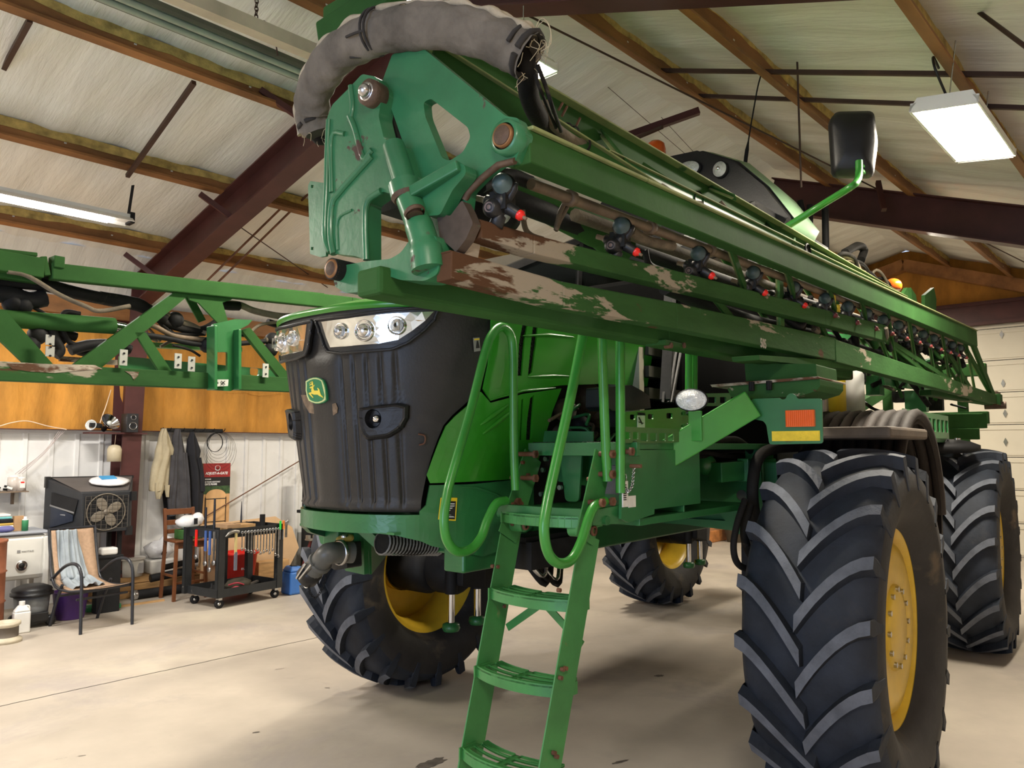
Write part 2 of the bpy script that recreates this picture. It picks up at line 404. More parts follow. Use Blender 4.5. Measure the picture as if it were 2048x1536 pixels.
# rigid frames
def frame(d,colm=True,hd=.32):
    mb=MB(redox)
    def rt(m): return zb(m)
    pts=[(WL-.30,0),(RM,0),(WR+.25,0)]
    for (ma,mb_) in ((WL-.3,RM),(RM,WR+.3)):
        h2=hd if (ma>5 or d>5) else .17
        a=V((d,ma,rt(ma)-h2/2)); b=V((d,mb_,rt(mb_)-h2/2))
        mb.ibeam(a,b,.20,h2,.010,up=(0,0,1))
    mb.bx((d-.1,RM-.01,rt(RM)-hd-.02),(d+.1,RM+.01,rt(RM)-.02))
    for k in range(4):
        z=rt(RM)-.06-k*.07
        mb.cyl((d-.06,RM-.03,z),(d-.06,RM+.03,z),.012,seg=6); mb.cyl((d+.06,RM-.03,z),(d+.06,RM+.03,z),.012,seg=6)
    struct(mb,tn(),BF)
    for m,s in ((WL-.02,-1),(WR+.02,1)):
        c=MB(redox); top=rt(m+s*.3)-.02
        # tapered column: web + flanges
        c.bx((d-.005,m,0),(d+.005,m+s*.2,top)); 
        c.hull8([V((d-.005,m+s*.2,0)),V((d+.005,m+s*.2,0)),V((d+.005,m+s*.22,0)),V((d-.005,m+s*.22,0))],[V((d-.005,m+s*.2,top)),V((d+.005,m+s*.2,top)),V((d+.005,m+s*.42,top)),V((d-.005,m+s*.42,top))])
        c.beam((d,m+s*.22,0),(d,m+s*.42,top),.22,.014,up=(0,s,0)); c.bx((d-.11,m-.007,0),(d+.11,m+.007,top))
        c.bx((d-.15,m-.05,0),(d+.15,m+s*.3,.02))
        struct(c,tn(),BF)
frame(3.70); frame(9.15,hd=.38); frame(-1.8)
# sag rods / spreader channels between purlins and diagonal flange braces
def strut(a,b,w=.035,m=rodm):
    mb=MB(m); mb.beam(a,b,w,w); return struct(mb,tn(),BF)
def at(u,v,m,dz=0):                 # a pixel met on the plane m= (building)
    return B(u,v,y=m)
strut(B(388,165,y=5.83),B(255,352,y=7.3)); strut(B(60,40,y=5.83),B(0,150,y=6.9))
strut(B(400,388,y=7.3),B(470,440,y=7.15),.05,redox); strut(B(250,508,y=8.75),B(320,560,y=8.6),.05,redox); strut(B(520,180,y=5.83),B(600,235,y=5.7),.05,redox)
for (u_,v_) in ((1398,200),(1325,262)):
    d_=B(u_,v_,y=3.3).x
    for m0_,m1_ in ((3.3,2.4),(2.4,1.13),(1.13,-.1)): strut((d_,m0_,zb(m0_)+.06),(d_,m1_,zb(m1_)+.06),.03)
strut(B(1225,283,y=4.0),B(1398,222,y=3.35),.06,redox)
strut(B(1212,302,y=4.0),B(1325,254,y=3.35),.025); 
strut(B(1756,364,y=2.6),B(1768,420,y=2.5),.05,redox)
def wire(u0,v0,m0,u1,v1,m1,r=.006,mm=rodm):
    mb=MB(mm); mb.tube([B(u0,v0,y=m0),B(u1,v1,y=m1)],r,6); return struct(mb,tn(),BF)
wire(1050,28,3.4,2060,530,2.0,.008); wire(1885,-30,1.1,2060,100,.6,.012)
wire(460,440,7.4,655,575,9.2,.006); wire(590,775,9.6,470,778,9.7,.004)
for (a,b) in (((1160,60),(1700,640)),((1130,100),(1500,420))): wire(a[0],a[1],4.2,b[0],b[1],4.2,.003)
wire(645,335,7.0,385,590,8.6,.012,rust); wire(650,355,7.0,410,590,8.6,.012,rust)
wire(645,500,8.9,590,493,8.9,.01)
mb=MB(rodm); a=B(1590,-12,y=2.2); mb.tube([a,V((a.x,a.y,B(1592,368,y=2.2).z))],.008,6); zc=B(1590,62,y=2.2).z
mb.tube([V((a.x,a.y,zc-.05)),V((a.x,a.y,zc+.05))],.018,8); struct(mb,tn(),BF)
# left wall: ribbed white liner below, amber insulation above
LZ=1.955
mb=MB(liner); P=[]; d=DN
prof=[]
while d<DF:
    prof+=[(d,0),(d+.19,0),(d+.20,-.018),(d+.24,-.018),(d+.25,0)]; d+=.2665
for i in range(len(prof)-1):
    (a,p),(b,q)=prof[i],prof[i+1]
    mb.add([(a,WL+p,0),(b,WL+q,0),(b,WL+q,LZ),(a,WL+p,LZ)],[(0,1,2,3)])
mb.bx((DN,WL+.002,0),(DF,WL+.03,LZ)); mb.bx((DN,WL-.045,LZ-.035),(DF,WL+.03,LZ+.012),wht)
struct(mb,'wall_left',BF,fix=False)
mb=MB(insul); random.seed(5)
seams=[DN]; 
while seams[-1]<DF: seams.append(seams[-1]+random.uniform(.55,.8))
def bat(u,v):
    d=DN+(DF-DN)*u; z=LZ+(3.47-LZ)*v
    e=min(abs(d-s) for s in seams); b=.075*min(1,(e/.22))**.5+.015*math.sin(d*9+z*2)+.012*math.sin(d*23)
    return V((d,WL+.03-b*(.6+.4*math.sin(PI*min(1,max(0,v))**.6)),z))
mb.grid(bat,620,14,smooth=True); struct(mb,'wall_left.001',BF,fix=False)
mb=MB(redox)
mb.bx((DN,WL-.16,LZ+.005),(DF,WL+.0,LZ+.014)); struct(mb,tn(),BF)
# far end wall with its garage door, right wall, near wall
gd0,gd1=-1.6,5.6; DH=3.86
mb=MB(liner); mb.bx((DF,gd1,0),(DF+.1,WL+.1,LZ)); mb.bx((DF,WR-.1,0),(DF+.1,gd0,LZ))
mb.bx((DF,gd1,LZ),(DF+.1,WL+.1,5.3),insul); mb.bx((DF,WR-.1,LZ),(DF+.1,gd0,5.3),insul); mb.bx((DF,gd0,DH),(DF+.1,gd1,5.3),insul)
struct(mb,'wall_back',BF)
mb=MB(redox); mb.bx((DF-.12,gd0-.2,DH-.02),(DF,gd1+.2,DH+.34)); mb.bx((DF-.16,gd0-.2,DH+.30),(DF,gd1+.2,DH+.36)); mb.bx((DF-.16,gd0-.2,DH-.04),(DF,gd1+.2,DH+.01))
mb.bx((DF-.2,gd1,0),(DF,gd1+.2,4.6)); mb.bx((DF-.2,gd0-.2,0),(DF,gd0,4.6)); struct(mb,tn(),BF)
mb=MB(purl); 
for z in (4.75,):
    a=V((DF-.1,-2.4,z-.6)); mb.beam((DF-.15,-2.4,zb(-2.4)-.1),(DF-.15,RM,zb(RM)-.1),.2,.2); mb.beam((DF-.15,RM,zb(RM)-.1),(DF-.15,WL,zb(WL)-.1),.2,.2)
struct(mb,tn(),BF)
mb=MB(doorw,ink); ph=.5358; n=0; z=0
while z<DH-.05:
    z1=min(z+ph,DH)
    mb.bx((DF-.045,gd0,z+.006),(DF+.02,gd1,z1-.006)); mb.bx((DF-.03,gd0,z1-.008),(DF,gd1,z1+.008),blk)
    mb.bx((DF-.058,gd0,z+.035),(DF-.045,gd1,z+.085)); mb.bx((DF-.058,gd0,z1-.085),(DF-.045,gd1,z1-.035))
    z=z1
struct(mb,'door_1',BF)
for k in range(5):
    p=[B(2003,669,x=DF-.06),B(2006,767,x=DF-.06),B(2010,827,x=DF-.06),B(2011,884,x=DF-.06),B(2013,965,x=DF-.06)][k]
    hm=MB(sil); hm.prism([(-.03,0),(0,-.07),(.03,0),(0,.07)],p,(0,1,0),(0,0,1),.006); struct(hm,tn(),BF)
mb=MB(liner); 
W0,W1=-3.6,-.4                                     # big open daylight doorway in the near end wall
mb.bx((DN,WR-.1,0),(DF,WR,LZ)); mb.bx((DN,WR-.1,LZ),(DF,WR,3.4),insul); struct(mb,'wall_right',BF)
mb=MB(liner); 
mb.bx((DN-.1,WR,0),(DN,-1.4,5.3)); mb.bx((DN-.1,2.2,0),(DN,WL,5.3)); mb.bx((DN-.1,-1.4,3.0),(DN,2.2,5.3)); struct(mb,'wall_front',BF)
# ---------------------------------------------------------------- lamps of the shed: fixtures and added unseen lamps
def arealight(name,fr,loc,sx,sy,pw,col,dirv,cast=True):
    l=bpy.data.lights.new(name,'AREA'); l.shape='RECTANGLE'; l.size=sx; l.size_y=sy; l.energy=pw; l.color=col
    o=bpy.data.objects.new(name,l); COL.objects.link(o); o.location=fr.M@V(loc)
    d=(fr.M.to_3x3()@V(dirv)).normalized(); up=(fr.M.to_3x3()@V((1,0,0))) if abs(dirv[0])<.9 else V((0,0,1))
    z=-d; x=(up-z*up.dot(z)).normalized(); y=z.cross(x); o.matrix_world=Matrix.Translation(o.location)@Matrix((x,y,z)).transposed().to_4x4()
    return o
glow=mat('lit_tube',(1,.93,.80),.4,emit=26,var=0)
glow2=mat('lit_strip_tube',(1,.97,.93),.4,emit=22,var=0)
refw=mat('white_enamel_reflector',(.8,.79,.75),.3,var=.03)
def highbay(c,label,rz=0,sl=0):
    r=empty('high_bay_light',BF,c,rz,label,'light')
    L,Wd=1.12,.36
    h=MB(refw); h.prism([(-.19,-.02),(-.15,.03),(.15,.03),(.19,-.02),(.185,.0),(.15,.06),(-.15,.06),(-.185,.0)],(-L/2,0,0),(0,1,0),(0,0,1),L)
    h.bx((-L/2,-.185,-.025),(-L/2+.012,.185,.03)); h.bx((L/2-.012,-.185,-.025),(L/2,.185,.03)); h.bx((-L/2,-.185,-.02),(L/2,-.175,.02)); h.bx((-L/2,.175,-.02),(L/2,.185,.02))
    o=h.build('housing',r)
    t=MB(glow)
    for k in range(6): y=-.125+k*.05; t.tube([(-L/2+.05,y,-.012),(L/2-.05,y,-.012)],.0125,8)
    t.build('tube_lamp',r)
    w=MB(refw)
    for k in range(9): x=-L/2+.1+k*.128; w.bx((x,-.17,-.03),(x+.003,.17,-.024))
    w.build('wire_guard',r)
    c2=MB(blk); c2.tube(bez([(-.5,0,.06),(-.62,.05,.2),(-.5,.1,.32),(-.3,.12,.33)]),.008,6); c2.build('power_cord',r)
    ch=MB(sil)
    for x in(-.45,.45): ch.tube([(x,0,.05),(x,0,.42)],.004,5)
    each(ch,'hanger',r)
    r.rotation_euler.x=sl
    return r
p=B(1932,264,z=3.80); highbay(p,'lit high bay fluorescent light over the far right side of the machine',sl=R(8)) ; HB1=p
p2=B(942,86,z=4.05); highbay(p2,'lit high bay light glimpsed just behind the canvas sleeve on the boom'); HB2=p2
for i,(c,pw) in enumerate([((HB1.x,HB1.y,HB1.z-.028),175),((HB2.x,HB2.y,HB2.z-.028),112),((-1.2,6.3,3.8),150),((HB1.x-6.2,-.6,3.3),110),((9.9,2.2,4.1),170),((6.9,6.6,3.9),150),((12.5,4.2,4.2),150)]):  # first two belong to fixtures; later entries are added lamps without fixtures
    arealight('lamp_%d'%i,BF,c,.98,.25,pw,(1,.90,.74),(0,0,-1))
# lit strip light, top left
a=B(-60,375,y=7.35); b=B(262,398,y=7.35)
r=empty('strip_light',BF,((a.x+b.x)/2,7.35,a.z+.02),0,'lit fluorescent strip light hanging from the left roof slope','light'); L=(b.x-a.x)
h=MB(blk2,refw); h.bx((-L/2,-.05,-.03),(L/2,.05,.03),refw); h.prism([(-.11,-.045),(-.05,.0),(.05,.0),(.11,-.045),(.105,-.05),(.05,-.008),(-.05,-.008),(-.105,-.05)],(-L/2,0,0),(0,1,0),(0,0,1),L,m=refw); h.bx((L/2-.02,-.06,-.05),(L/2+.02,.06,.05),blk2); h.build('housing',r)
t=MB(glow2); t.tube([(-L/2+.05,-.03,-.05),(L/2-.18,-.03,-.05)],.019,8); t.tube([(-L/2+.05,.05,-.05),(L/2-.18,.05,-.05)],.019,8); t.build('tube_lamp',r)
s=MB(blk2); s.beam((L/2-.02,0,0),(L/2+.02,.02,.33),.03,.006); s.build('hanger',r)
arealight('strip_lamp',BF,((a.x+b.x)/2,7.3,a.z-.1),L,.12,120,(1,.95,.88),(0,0,-1))
arealight('added_strip_lamp',BF,((a.x+b.x)/2-3.4,7.0,a.z-.1),2.4,.12,170,(1,.95,.88),(0,0,-1))  # added lamp with no fixture, brightens the left side
# unlit strip lights, upper left
def unlit(u0,v0,u1,v1,m,label,mm):
    a=B(u0,v0,y=m); b=B(u1,v1,y=m); r=empty('strip_light',BF,a,0,label,'light'); L=b.x-a.x
    h=MB(mm); h.prism([(-.10,-.05),(-.06,.0),(-.03,.05),(.03,.05),(.06,.0),(.10,-.05),(.06,-.035),(0,-.03),(-.06,-.035)],(0,0,0),(0,1,0),(0,0,1),L); h.build('housing',r)
    t=MB(mat('unlit_tube_grey_green',(.30,.34,.28),.5)); t.tube([(.02,-.045,-.05),(L,-.045,-.05)],.024,8); t.tube([(.02,.045,-.05),(L,.045,-.05)],.024,8); t.build('tube_lamp',r); return r
unlit(170,-40,640,150,4.95,'unlit long strip light on the upper left roof, green-grey housing',mat('grey_green_enamel',(.10,.12,.085),.5))
strut(B(330,-20,y=4.5),B(660,118,y=4.5),.09,mat('pale_ceiling_board',(.55,.47,.38),.6))
# chain with hook hung from the roof
r=empty('hook_chain',BF,B(512,45,y=4.7),0,'small chain with a wire hook hanging at the top of the photo','chain')
c=MB(rodm); z=.35
for k in range(12):
    c.tube([V((.012*math.cos(t)*(1 if k%2 else 0),.012*math.cos(t)*(0 if k%2 else 1),z-k*.028+.02*math.sin(t))) for t in [2*PI*i/10 for i in range(10)]],.004,5,closed=True)
c.build('chain',r); c=MB(rodm); c.tube(bez([(0,0,0),(.03,0,-.02),(.05,0,.03),(.07,0,.03),(.075,0,-.01),(.14,0,-.05),(.17,0,-.17)],5),.005,6); c.build('hook',r)
# daylight through the open doorway behind the camera and overcast world
w=bpy.data.worlds.new('world'); scn.world=w; w.use_nodes=True; bg=w.node_tree.nodes['Background']; bg.inputs[0].default_value=(.55,.70,1,1); bg.inputs[1].default_value=1.2
arealight('daylight_door',BF,(DN-.25,.4,1.5),3.4,2.9,185,(.55,.70,1),(1,0,-.05))
scn.view_settings.view_transform='Standard'; scn.view_settings.look='None'; scn.view_settings.gamma=1; scn.view_settings.exposure=.15
scn.view_settings.use_curve_mapping=False
# ================================================================ the sprayer
spr=empty('crop_sprayer',MF,(0,0,0),0,'large green self-propelled crop sprayer with folded booms filling the shed','sprayer')
TR,TW,RR=.878,.575,.49
def make_wheel(chir,nl=20):
    """tyre with its lugs; axle along local y, forward +x, outboard side = +y"""
    t=MB(rub,rubtop,rubside); base=TR-.055; hw=TW/2
    prof=[(RR-.01,-hw*.66),(RR+.01,-hw*.74),(RR+.06,-hw*.90),(RR+.16,-hw*1.03),(RR+.26,-hw*1.0),(base-.035,-hw*.90),(base-.008,-hw*.72),(base,-hw*.3),(base+.003,0)]
    prof=prof+[(r,-h) for r,h in prof[-2::-1]]
    ms=[rubside]*4+[rub]*(len(prof)-9)+[rubside]*4
    t.lathe(prof,(0,0,0),(0,1,0),72,ms)
    def surf(w,th,dr):                       # w -1..1 across, th angle from forward upwards
        y=w*hw; r=base+dr-(.03*abs(w)**3 if abs(w)<=1 else .03)
        return V((r*math.cos(th),y,r*math.sin(th)))
    N=7
    for k in range(nl*2):
        sg=1 if k%2 else -1; th0=2*PI*k/(nl*2)
        pts=[]
        for i in range(N+1):
            q=i/N; w=sg*(-.04+1.03*q); arc=.30*(1-(1-q)**1.55)
            hwid=(.026+.010*(1-q)**2+.004*q); pts.append((w,th0+arc/TR,hwid/TR,.055-.004*q if q<.97 else .05))
        V1=[];F1=[];M1=[]
        for i,(w,th,hd,dr) in enumerate(pts):
            # slope correction so the lug keeps its width
            V1+=[surf(w,th-hd*1.35,-.012),surf(w,th-hd,dr),surf(w,th+hd,dr),surf(w,th+hd*1.35,-.012)]
        for i in range(N):
            a=i*4;b=a+4
            F1+=[(a,a+1,b+1,b),(a+1,a+2,b+2,b+1),(a+2,a+3,b+3,b+2)]; M1+=[rub,rubtop,rub]
        F1+=[(0,1,2,3)]; M1+=[rub]
        # shoulder drop down the sidewall
        w,th,hd,dr=pts[-1]; e=N*4; o=len(V1)
        for r_,ww,sc in ((TR-.13,1.0,.9),(TR-.20,1.02,.6)):
            V1+=[V((r_*math.cos(th+c*hd*sc),sg*hw*(ww+(.015 if abs(c)<1.1 else -.03)),r_*math.sin(th+c*hd*sc))) for c in(-1.3,-1,1,1.3)]
        for (a,b) in ((e,o),(o,o+4)):
            for j in range(3): F1.append((a+j,a+j+1,b+j+1,b+j)); M1.append(rub)
        t.add(V1,F1,M1)
    return t
def make_rim():
    m=MB(yel,blk2)
    m.lathe([(RR+.015,-TW*.36),(RR+.012,-TW*.33),(RR-.03,-TW*.32),(RR-.05,-TW*.22),(RR-.09,-TW*.05),(RR-.09,TW*.12),(RR-.05,TW*.22),(RR-.03,TW*.32),(RR+.012,TW*.33),(RR+.015,TW*.36)],(0,0,0),(0,1,0),56)
    m.lathe([(RR-.055,.13),(RR-.09,.18),(RR-.16,.20),(.22,.19),(.17,.17)],(0,0,0),(0,1,0),56)
    m.lathe([(RR-.055,.12),(RR-.10,.165),(RR-.18,.18),(.16,.16)],(0,0,0),(0,1,0),56)
    return m
def make_hub():
    h=MB(yel,blk2,sil)
    h.lathe([(.0,.215),(.12,.215),(.16,.205),(.205,.195),(.21,.14),(.21,.10)],(0,0,0),(0,1,0),28)
    h.lathe([(.20,.10),(.20,-.18),(.15,-.24),(0,-.24)],(0,0,0),(0,1,0),24,blk2)
    for k in range(12):
        a=2*PI*k/12; h.cyl((.185*math.cos(a),.18,.185*math.sin(a)),(.185*math.cos(a),.212,.185*math.sin(a)),.014,seg=6,m=sil)
    return h
tyre_o=None
def wheel(x,y,side,steer=0):
    global tyre_o,rim_o,hub_o
    if tyre_o is None:
        t=make_wheel(1); tyre_o=t.build('wheel',spr,fix=True); rim_o=make_rim().build('rim',tyre_o); hub_o=make_hub().build('hub',tyre_o); o=tyre_o
    else:
        o=copy_tree(tyre_o,spr)
    o.location=(x,y,TR-.004)
    o.rotation_euler=(0,0,steer)
    if side<0: o.scale=(1,-1,1)
    return o
w1=wheel(0,1.57,1); w2=wheel(.03,-1.60,-1,0); w3=wheel(-3.72,1.55,1); w4=wheel(-3.85,-1.60,-1)
# ================================================================ hood
def hw_(z): return .49+.17*max(0,min(1.1,(z-1.48)/.85))
def hf_(z): return 2.07+.10*max(0,min(1.1,(z-1.48)/.85))
XS=1.50; HN=2.45
_tab=[]; 
def _se(ph,z):
    c,s=abs(math.cos(ph)),math.sin(ph); r=(c**HN+abs(s)**HN)**(-1/HN)
    return V((XS+(hf_(z)-XS)*r*c, hw_(z)*r*s, z))
_p=_se(0,1.9); _L=0
for i in range(181):
    q=_se(PI/2*i/180,1.9); _L+=(q-_p).length; _p=q; _tab.append(_L)
ALEN=_L
def HS(a,z,off=0):                               # a: metres along the outline from the nose centre, off: outwards
    def P(a):
        s=1 if a>=0 else -1; b=abs(a)
        if b>=ALEN: return V((XS-(b-ALEN),s*hw_(z),z))
        lo=0
        while _tab[lo+1]<b: lo+=1
        t=(lo+(b-_tab[lo])/(_tab[lo+1]-_tab[lo]))/180*PI/2
        q=_se(t,z); q.y*=s; return q
    p=P(a)
    if off:
        d=P(a+.01)-P(a-.01); n=V((d.y,-d.x,0)); n.normalize()
        if n.dot(p-V((XS-3,0,z)))<0: n=-n
        p=p+n*off
    return p
def HI(u,v):                                      # photographed point -> (a,z) on the hood skin
    d=MF.I.to_3x3()@ray(u,v); c=MF.c
    def ins(t):
        p=c+d*t; w=hw_(p.z)
        if abs(p.y)>=w: return False
        return p.x<XS or ((p.x-XS)/(hf_(p.z)-XS))**HN+(abs(p.y)/w)**HN<1
    t=1.8; 
    while t<7 and not ins(t): t+=.01
    if t>=7: t=3.3
    lo,hi=t-.01,t
    for _ in range(18):
        m=(lo+hi)/2
        if ins(m): hi=m
        else: lo=m
    p=c+d*hi; s=1 if p.y>=0 else -1
    if p.x<=XS: return (s*(ALEN+XS-p.x),p.z)
    best=min(range(181),key=lambda i:(lambda q:(q.x-p.x)**2+(q.y*s-p.y)**2)(_se(PI/2*i/180,p.z)))
    return (s*_tab[best],p.z)
def patch(mb,poly,off,th,m=None,mir=False,holes=(),cut=.05,smooth=False,px=True):
    """poly: pixels (px) or (a,z); laid on the hood skin as a thick panel"""
    loops=[[HI(*p) if px else p for p in L] for L in [poly]+list(holes)]
    if mir: loops=[[(-a,z) for a,z in L] for L in loops]
    flat=[p for L in loops for p in L]; bm=bmesh.new()
    vs=[bm.verts.new((a,z,0)) for a,z in flat]
    for t in tessellate_polygon([[V((a,z,0)) for a,z in L] for L in loops]):
        try: bm.faces.new([vs[i] for i in t])
        except ValueError: pass
    for _ in range(6):
        es=[e for e in bm.edges if abs(e.verts[0].co.x-e.verts[1].co.x)>cut and min(abs(e.verts[0].co.x),abs(e.verts[1].co.x))<ALEN]
        if not es: break
        bmesh.ops.subdivide_edges(bm,edges=es,cuts=1); bmesh.ops.triangulate(bm,faces=bm.faces)
    bm.verts.ensure_lookup_table(); n=len(bm.verts)
    for i,v in enumerate(bm.verts): v.index=i
    O=[HS(v.co.x,v.co.y,off+th) for v in bm.verts]; I=[HS(v.co.x,v.co.y,off) for v in bm.verts]
    fs=[tuple(v.index for v in f.verts) for f in bm.faces]; fb=[tuple(n+j for j in f[::-1]) for f in fs]
    fe=[(e.verts[0].index,e.verts[1].index,n+e.verts[1].index,n+e.verts[0].index) for e in bm.edges if len(e.link_faces)==1]
    bm.free(); mb.add(O+I,fs+fb,m,smooth); mb.add(O+I,fe,m); return mb
def both(mb,poly,off,th,m=None,**k): patch(mb,poly,off,th,m,**k); patch(mb,poly,off,th,m,mir=True,**k); return mb
Z0,Z1=1.485,2.335
# black/green boundary in (a,z), traced
bnd=[HI(*p) for p in [(981,640),(975,690),(968,740),(958,775),(935,805),(908,828),(888,850),(874,880),(862,915),(852,955),(846,990),(842,1012)]]
def bnd_a(z):
    B_=sorted(bnd,key=lambda t:t[1])
    if z<=B_[0][1]: return B_[0][0]
    for p,q in zip(B_,B_[1:]):
        if z<=q[1]: return p[0]+(q[0]-p[0])*(z-p[1])/(q[1]-p[1]+1e-9)
    return B_[-1][0]
g=MB(grl)
NU,NV=240,40
GR=[.12,.185,.25,.315,.38]
def gfn(u,v):
    z=Z0+(Z1-Z0)*v; A=bnd_a(z); a=-A+2*A*u; off=0
    k=abs(a)*(1.0+.22*(z-1.9))
    fade=max(0,min(1,(2.16-z)/.04))*max(0,min(1,(z-1.50)/.03))
    for gg in GR: off-=.014*fade*max(0,1-abs(k-gg)/.012)
    off+=.012*max(0,1-(abs(a)/.10)**4)*fade
    if z<1.52: off+=.014*math.sin(PI*(z-Z0)/(.035)) if z-Z0<.035 else 0
    return HS(a,z,off)
g.grid(gfn,NU,NV,smooth=True)
hood=None
h=MB(hood_g)
# hood top shell
def htop(u,v):
    ss=2*u-1; w=hw_(2.34)+.012; y=w*ss
    xfr=XS+(hf_(2.34)+.015-XS)*max(0,1-abs(ss)**HN)**(1/HN) if abs(ss)<1 else XS
    bb=v; x=xfr*(1-bb)+.57*bb
    return V((x,y,2.345+.11*(1-abs(ss)**2.6)*(1-(1-min(1,bb*1.6))**3)+.13*bb))
h.grid(htop,40,24,smooth=True)
# lip all round under the top
N=120; La=ALEN+1.1
def lip(u,v):
    a=-La+2*La*u
    t=max(0,(abs(a)-ALEN)/1.1)
    return HS(a,2.325+.028*v+ .13*t*v,.012+.006*math.sin(PI*v))
h.grid(lip,N,3,smooth=True)
# side panels (both sides): upper panel, lower panel with vents, skirt
up=[(979,612),(1262,640),(1262,770),(1200,768),(1117,771),(1040,783),(976,802),(963,778),(972,730),(979,680)]
azs=[HI(*p) for p in up]; azs[0]=(azs[0][0],2.34); azs[1]=(ALEN+1.09,2.42); azs[2]=(ALEN+1.09,azs[2][1])
V1h=[[HI(*p) for p in L] for L in ([(1041,640),(1052,640),(1043,680),(1038,752),(1030,752),(1032,690)],[(1062,640),(1071,640),(1066,690),(1058,745),(1050,752),(1055,690)])]
def both_az(mb,az,off,th,m=None,holes=(),**k): both(mb,az,off,th,m,px=False,holes=holes,**k)
both_az(h,azs,.008,.009,holes=V1h)
low=[(976,806),(1040,788),(1117,777),(1100,820),(1085,870),(1062,950),(1035,957),(858,966),(852,950),(864,914),(876,880),(890,852),(910,831),(937,808),(958,784)]
V2h=[[HI(*p) for p in L] for L in ([(1054,797),(1062,790),(1056,880),(1046,880),(1048,840)],[(1037,800),(1040,797),(1037,880),(1033,880)])]
both_az(h,[HI(*p) for p in low],.008,.010,holes=V2h)
# raised blister lines
def ridge(mb,pix,r,m=None,off=.018):
    P=[HI(*p) for p in pix]
    for s in (1,-1):
        pts=[]
        for (a,z),(b,y) in zip(P,P[1:]):
            for k in range(6): t=k/6; pts.append(HS(s*(a+(b-a)*t),z+(y-z)*t,off))
        mb.tube(pts,[r*math.sin(PI*(i+.5)/len(pts))**.5 for i in range(len(pts))],6,m)
ridge(h,[(1040,672),(1090,670),(1150,676)],.007); ridge(h,[(1050,754),(1100,752),(1140,753)],.006)
ridge(h,[(975,800),(1040,782),(1117,775)],.006); ridge(h,[(955,850),(985,828),(1015,806)],.012); ridge(h,[(960,868),(1000,835),(1018,822)],.012)
hood=h.build('hood',spr,fix=True)
g.build('grille_panel',hood)
lv=MB(mat('vent_mesh_black',(.01,.01,.01),.5),pin)
for P in ([(1036,636),(1054,636),(1040,758),(1026,758)],[(1060,640),(1074,640),(1060,752),(1048,758)],[(1050,795),(1064,786),(1060,884),(1042,884)],[(1034,800),(1042,795),(1038,884),(1031,884)]):
    both(lv,P,.001,.003)
    (a0,z0),(a1,z1)=HI(*P[0]),HI(*P[2]); lo,hi=min(a0,a1),max(a0,a1); zz=z1
    while zz<z0:
        for s in(1,-1): lv.beam(HS(s*lo,zz+.035,.007),HS(s*hi,zz,.007),.004,.004,m=blk2)
        zz+=.018
each(lv,'side_vent',hood)
sk=MB(green2)
sk_side=[(858,970),(940,968),(1030,958),(1060,955),(1062,1050),(1020,1090),(960,1112),(862,1091),(838,1080),(838,1022),(850,1010)]
both(sk,sk_side,.0,.02)
aS=HI(846,1050)[0]
patch(sk,[(-aS,1.475),(aS,1.475),(aS,HI(846,1083)[1]),(.35,1.40),(0,1.395),(-.35,1.40),(-aS,HI(846,1083)[1])],0,.02,px=False)
ridge(sk,[(900,972),(950,975),(990,990),(1010,1005)],.006,off=.02)
sk.prism([(-.30,0),(.34,0),(.42,-1.2),(-.42,-1.2)],(2.02,0,1.405),(0,1,0),(1,0,0),.01)
sk.build('lower_skirt',hood)
# headlights
hl_out=rnd([(639,641),(700,634),(878,616),(869,640),(846,664),(815,688),(786,700),(735,704),(690,708),(662,704),(655,690),(646,664)],4)
hl_in=[(652,645),(700,639),(866,625),(852,643),(826,663),(798,681),(760,689),(700,694),(668,696),(660,675)]
for s,nm in ((1,'headlight'),(-1,'headlight')):
    m_=s<0
    b=MB(blk); b.mats=[blk,refl,chrome,lamp_w]
    patch(b,hl_out,.006,.014,blk,mir=m_); patch(b,hl_in,.0195,.004,refl,mir=m_)
    bez_=[HI(*p) for p in hl_out]; 
    ring=[]
    for (a,z),(c_,y) in zip(bez_,bez_[1:]+bez_[:1]):
        for k in range(4): t=k/4; ring.append(HS(s*(a+(c_-a)*t),z+(y-z)*t,.022))
    b.tube(ring,.007,6,blk,closed=True)
    o=b.build('headlight',hood)
    for (u,v,r,bl) in ((690,664,.032,0),(735,663,.042,1),(797,653,.036,2)):
        a,z=HI(u,v); c=HS(s*a,z,.022); n=(HS(s*a,z,.1)-HS(s*a,z,0)).normalized()
        q=MB(chrome,lamp_w,lens,refl); ax=(n+V((.6,0,0))).normalized()
        q.lathe([(r*.55,-.015),(r*.8,-.004),(r,.012),(r*1.06,.012),(r*1.1,-.01)],c,ax,24,chrome)
        if bl==2:
            q.lathe([(0,.012),(r*.5,.012),(r*.8,.006)],c,ax,20,lamp_w)
            for k in range(-3,4): q.beam(c+ax*.014+V((0,k*r*.2,-r*.65)),c+ax*.014+V((0,k*r*.2,r*.65)),.003,.003,m=refl)
            q.prism([(-.008,0),(0,-.01),(.008,0),(0,.01)],c+ax*.018,(0,1,0),(0,0,1),.002,m=blk2)
        else:
            q.ball(c+ax*.004,r*.72,chrome if bl else lamp_w,16,10,(1,1,1)); q.lathe([(r*.3,.03),(r*.5,.028),(r*.62,.018)],c,ax,16,chrome)
        q.build('lamp_bulb',None).parent=o
        for oo in [x for x in COL.objects if x.name.startswith('lamp_bulb') and x.parent==o]: pass
    L_=MB(mat('headlight_cover',(1,1,1),.02,trans=1,ior=1.03,var=0)); patch(L_,hl_in,.052,.002,mir=m_)
